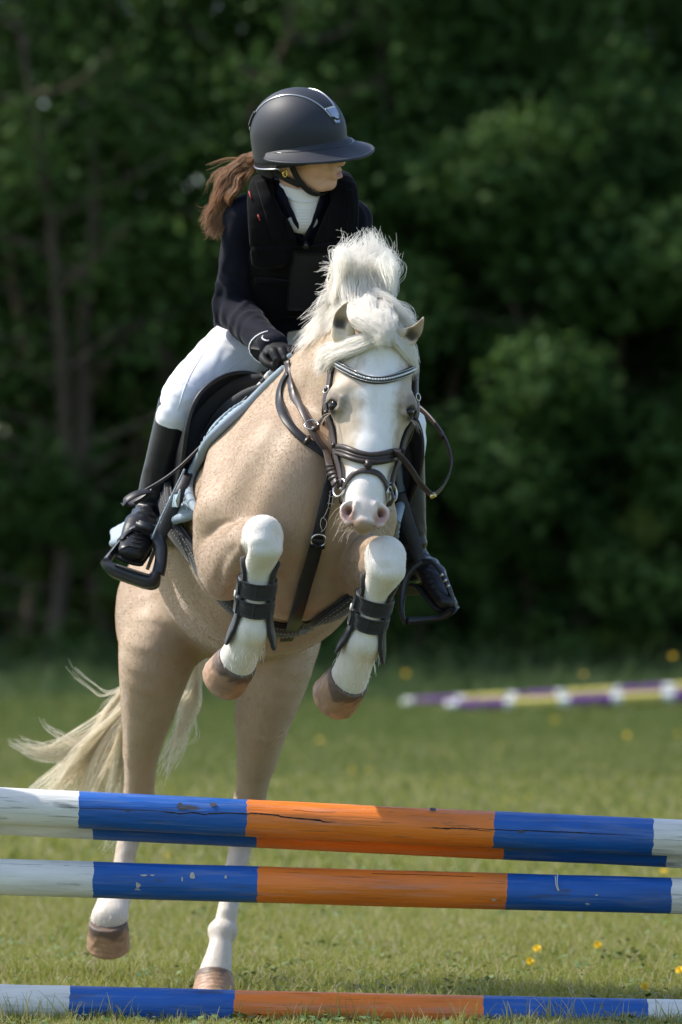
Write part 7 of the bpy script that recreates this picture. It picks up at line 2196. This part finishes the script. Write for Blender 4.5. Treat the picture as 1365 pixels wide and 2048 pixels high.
def tree_kind(seed, height, cr, base, n, size, mat, lean=0.0, limbs=7):
    """a tapered trunk with limbs and a crown of leaf clumps at the ends of the limbs"""
    rng = np.random.default_rng(seed)
    geo = []; tp = [V3(0, 0, -0.1)]
    for k in range(1, 7):
        z = height * 0.86 * k / 6
        tp.append(V3(lean * z + rng.normal(0, 0.05) * k * 0.5, rng.normal(0, 0.05) * k * 0.5, z))
    r0 = 0.030 * height * 0.34
    geo.append(tube_geo(catmull(np.array(tp), 24), [r0 * 1.25, r0, r0 * 0.8, r0 * 0.6, r0 * 0.4, r0 * 0.18], 9, up=V3(1, 0, 0)))
    tc_ = catmull(np.array(tp), 50); clumps = []
    for k in range(limbs):
        t = base + (0.97 - base) * (k + rng.uniform(0, 0.8)) / limbs
        o = tc_[int(min(t, 0.98) * 49)]; a = k * 2.4 + rng.uniform(-0.5, 0.5)
        ln = cr * rng.uniform(0.7, 1.1) * (1 - 0.45 * max(0, t - 0.55) / 0.45)
        d = V3(math.cos(a), math.sin(a), rng.uniform(0.05, 0.6))
        p1 = o + d * ln * 0.5 + V3(0, 0, rng.uniform(-0.1, 0.15)); p2 = o + d * ln + V3(0, 0, rng.uniform(-0.2, 0.4))
        geo.append(tube_geo(catmull(np.array([o, p1, p2]), 9), [r0 * 0.36, r0 * 0.22, r0 * 0.07], 6, up=V3(0, 0, 1)))
        clumps.append((p2, (cr * rng.uniform(0.32, 0.5), cr * rng.uniform(0.32, 0.5), cr * rng.uniform(0.22, 0.36)), 1.0))
        clumps.append((p1 + rng.normal(0, 0.2, 3), (cr * 0.36, cr * 0.36, cr * 0.26), 0.7))
        for _ in range(2):
            q = o + d * ln * rng.uniform(0.5, 1.05) + rng.normal(0, 0.3, 3) * cr * 0.5
            geo.append(tube_geo([p1 if rng.uniform() < .5 else p2, q], [r0 * 0.10, r0 * 0.03], 4, up=V3(0, 0, 1)))
            clumps.append((q, (cr * rng.uniform(0.16, 0.3),) * 2 + (cr * rng.uniform(0.12, 0.22),), 0.5))
    clumps.append((tc_[-1], (cr * 0.4, cr * 0.4, cr * 0.4), 1.0))
    v, f = join_geo(geo)
    return np_mesh('trunk', v, f, M_BARK), leaf_mesh('crown', clumps, n, size, rng, mat)

KINDS_ = {
    'tall': tree_kind(101, 12.5, 2.3, 0.28, 14000, 0.15, M_LEAF, 0.03, 14),
    'tall2': tree_kind(102, 11.5, 2.1, 0.30, 12000, 0.15, M_LEAF, -0.05, 13),
    'bare': tree_kind(103, 12.0, 2.0, 0.50, 8000, 0.14, M_LEAF, 0.16, 13),
    'bushy': tree_kind(104, 7.0, 1.7, 0.06, 13000, 0.13, M_LEAF, 0.0, 13),
    'bushy2': tree_kind(105, 6.0, 1.6, 0.05, 12000, 0.13, M_LEAF, 0.02, 12),
    'sapling': tree_kind(106, 3.6, 1.0, 0.12, 4200, 0.11, M_LEAFY, 0.05, 9),
    'twiggy': tree_kind(108, 9.5, 1.9, 0.10, 2600, 0.12, M_LEAF, 0.22, 22),
    'shrub': tree_kind(107, 2.6, 1.1, 0.02, 5200, 0.11, M_LEAF, 0.0, 9),
}
tree_n = 0
def tree(kind, x, y, rz, sc, label, cat='tree', name='broadleaf_tree', group='trees of the wood'):
    e = empty(name, (x, y, 0)); e.rotation_euler.z = rz; e.scale = (sc,) * 3
    tag(e, label, cat, group)
    for me, nm in zip(KINDS_[kind], ('trunk', 'crown')):
        link(bpy.data.objects.new(nm, me), e)
def tx(px, d): return (px - 682.5) * d / FPX
lt = np.random.default_rng(77)
# front edge of the wood, from picture left to right
for kind, px, d, rz, sc, label in (
    ('bare', 40, 65.5, 0.2, 1.0, 'leaning bare-stemmed tree at the far left edge of the wood'),
    ('twiggy', 95, 63.6, 1.1, 1.0, 'thin twiggy tree with bare brown branches near the left edge'),
    ('twiggy', 235, 64.2, 3.9, 0.95, 'twiggy tree with crooked bare branches left of the boot'),
    ('twiggy', 360, 65.0, 5.3, 1.05, 'twiggy half-bare tree just left of the rider thigh'),
    ('bare', 165, 67.0, 2.9, 0.95, 'thin bare trunk second from the left edge of the wood'),
    ('tall2', 290, 68.0, 1.0, 1.0, 'dark trunk of the wood behind the rider ponytail side'),
    ('bare', 400, 66.5, 4.2, 0.9, 'slim tree with bare lower stem left of the rider'),
    ('tall', 560, 67.0, 0.5, 1.0, 'dense dark tree of the wood behind the rider helmet'),
    ('tall2', 760, 66.0, 2.0, 1.0, 'dark leafy tree just right of the rider helmet'),
    ('bushy', 905, 64.5, 1.1, 1.05, 'bushy green tree leafy to the ground right of the pony head'),
    ('bushy2', 1060, 64.0, 3.3, 1.1, 'bushy tree with pale lit leaves in the right middle of the wood edge'),
    ('tall', 1010, 67.5, 4.4, 1.0, 'tall dark tree rising behind the bushy right wood edge'),
    ('bushy', 1230, 64.6, 5.1, 1.1, 'second bushy tree from the right edge of the wood'),
    ('tall2', 1260, 67.5, 0.3, 1.05, 'tall tree above the bushes at upper right'),
    ('bushy2', 1400, 64.2, 0.9, 1.15, 'bushy tree cut by the right edge of the photo'),
):
    tree(kind, tx(px, d), d - CAM_D, rz, sc, label)
for kind, px, d, rz, sc, label in (
    ('sapling', 150, 64.5, 0.4, 0.6, 'leafy sapling low at the left edge of the wood'),
    ('shrub', 330, 63.8, 1.4, 0.9, 'low dark shrub under the trees left of the pony'),
    ('sapling', 480, 64.0, 2.2, 1.0, 'yellow green sapling left of the rider thigh'),
    ('shrub', 640, 63.6, 3.0, 1.0, 'dark shrub behind the pony legs'),
    ('shrub', 830, 63.4, 4.0, 0.8, 'low shrub behind the right stirrup'),
    ('shrub', 1150, 63.2, 5.0, 0.75, 'low shrub in front of the bushy trees at right'),
    ('sapling', 1330, 63.4, 1.0, 0.8, 'small sapling at the right edge by the tall grass'),
    ('shrub', 200, 64.6, 2.5, 1.1, 'broad low shrub between the bare trunks at left'),
    ('bushy', 1290, 66.0, 2.2, 1.05, 'bushy tree between the second and the last bush at right'),
    ('bushy', 20, 70.0, 0.7, 0.72, 'small bushy tree behind the leaning bare tree at the left edge'),
    ('bushy2', 230, 70.5, 1.9, 0.8, 'small bushy tree behind the bare trunks left of the pony'),
):
    tree(kind, tx(px, d), d - CAM_D, rz, sc, label, 'shrub', 'woodland_shrub', 'shrubs at the wood edge')
# the deep wood behind them, which reads as one dark mass
def geo_of(me):
    v = np.empty(len(me.vertices) * 3, np.float32); me.vertices.foreach_get('co', v)
    ls = np.empty(len(me.loops), np.int32); me.loops.foreach_get('vertex_index', ls)
    lt_ = np.empty(len(me.polygons), np.int32); me.polygons.foreach_get('loop_total', lt_)
    return v.reshape(-1, 3), ls, lt_
def wood_mass(spots, which, mat, name, label):
    V_, F_, T_, o = [], [], [], 0
    for kind, x, y, rz, sc in spots:
        me = KINDS_[kind][which]
        v, ls, lt_ = geo_of(me)
        half = which and abs(x) > 5.2
        if half: v = v.reshape(-1, 4, 3)[::2].reshape(-1, 3); ls = ls[:len(v)]; lt_ = lt_[:len(v) // 4]
        c, s_ = math.cos(rz), math.sin(rz)
        V_.append(np.stack([v[:, 0] * c - v[:, 1] * s_, v[:, 0] * s_ + v[:, 1] * c, v[:, 2]], 1) * sc + V3(x, y, 0))
        if which: 
            a = np.empty(len(me.vertices) * 4, np.float32); me.color_attributes['tint'].data.foreach_get('color', a); a = a.reshape(-1, 4)[:, :3]; T_.append(a.reshape(-1, 4, 3)[::2].reshape(-1, 3) if half else a)
        ends = np.cumsum(lt_)
        F_ += [(ls[e - k:e] + o).tolist() for e, k in zip(ends, lt_)] if not which else [ls.reshape(-1, 4) + o]
        o += len(v)
    F = np.vstack(F_) if which else F_
    ob = mesh_obj(name, np.vstack(V_), F, mat, smooth=False, cols=np.vstack(T_) if which else None)
    return ob
spots = []
for r_, (d, n_, span) in enumerate(((71, 15, 14), (75, 15, 15), (80, 16, 17))):
    for k in range(n_):
        x = -span + 2 * span * (k + lt.uniform(0.1, 0.9)) / n_
        if -5.2 < x < -2.4: continue
        spots.append((('tall', 'tall2')[k % 2], x, d - CAM_D + lt.uniform(-1, 1), lt.uniform(0, 6.3), lt.uniform(0.95, 1.15)))
for k in range(17):
    spots.append(('bushy', -13 + 26 * k / 16 + lt.uniform(-.4, .4), 57 + lt.uniform(-1, 1), lt.uniform(0, 6.3), 0.9))
for k in range(24):
    spots.append((('bushy', 'bushy2')[k % 2], -14 + 28 * k / 23, 70 + lt.uniform(-1.5, 1.5), lt.uniform(0, 6.3), 0.95))
for x, d in ((-6.5, 65), (-8.4, 66), (-10.2, 64), (-12.5, 65), (-14.5, 66), (6.3, 65.5), (8.2, 64.5), (10, 66), (12, 65), (14, 65.5)):
    spots.append(('tall', x, d - CAM_D, x, 1.05))
mass = wood_mass(spots, 1, M_LEAF, 'deep_wood', None); tag(mass, 'dark leafy mass of the wood behind the front trees', kind='stuff')
tr_ = wood_mass(spots, 0, M_BARK, 'trunk', None); tr_.parent = mass
tag(tr_, kind='stuff')
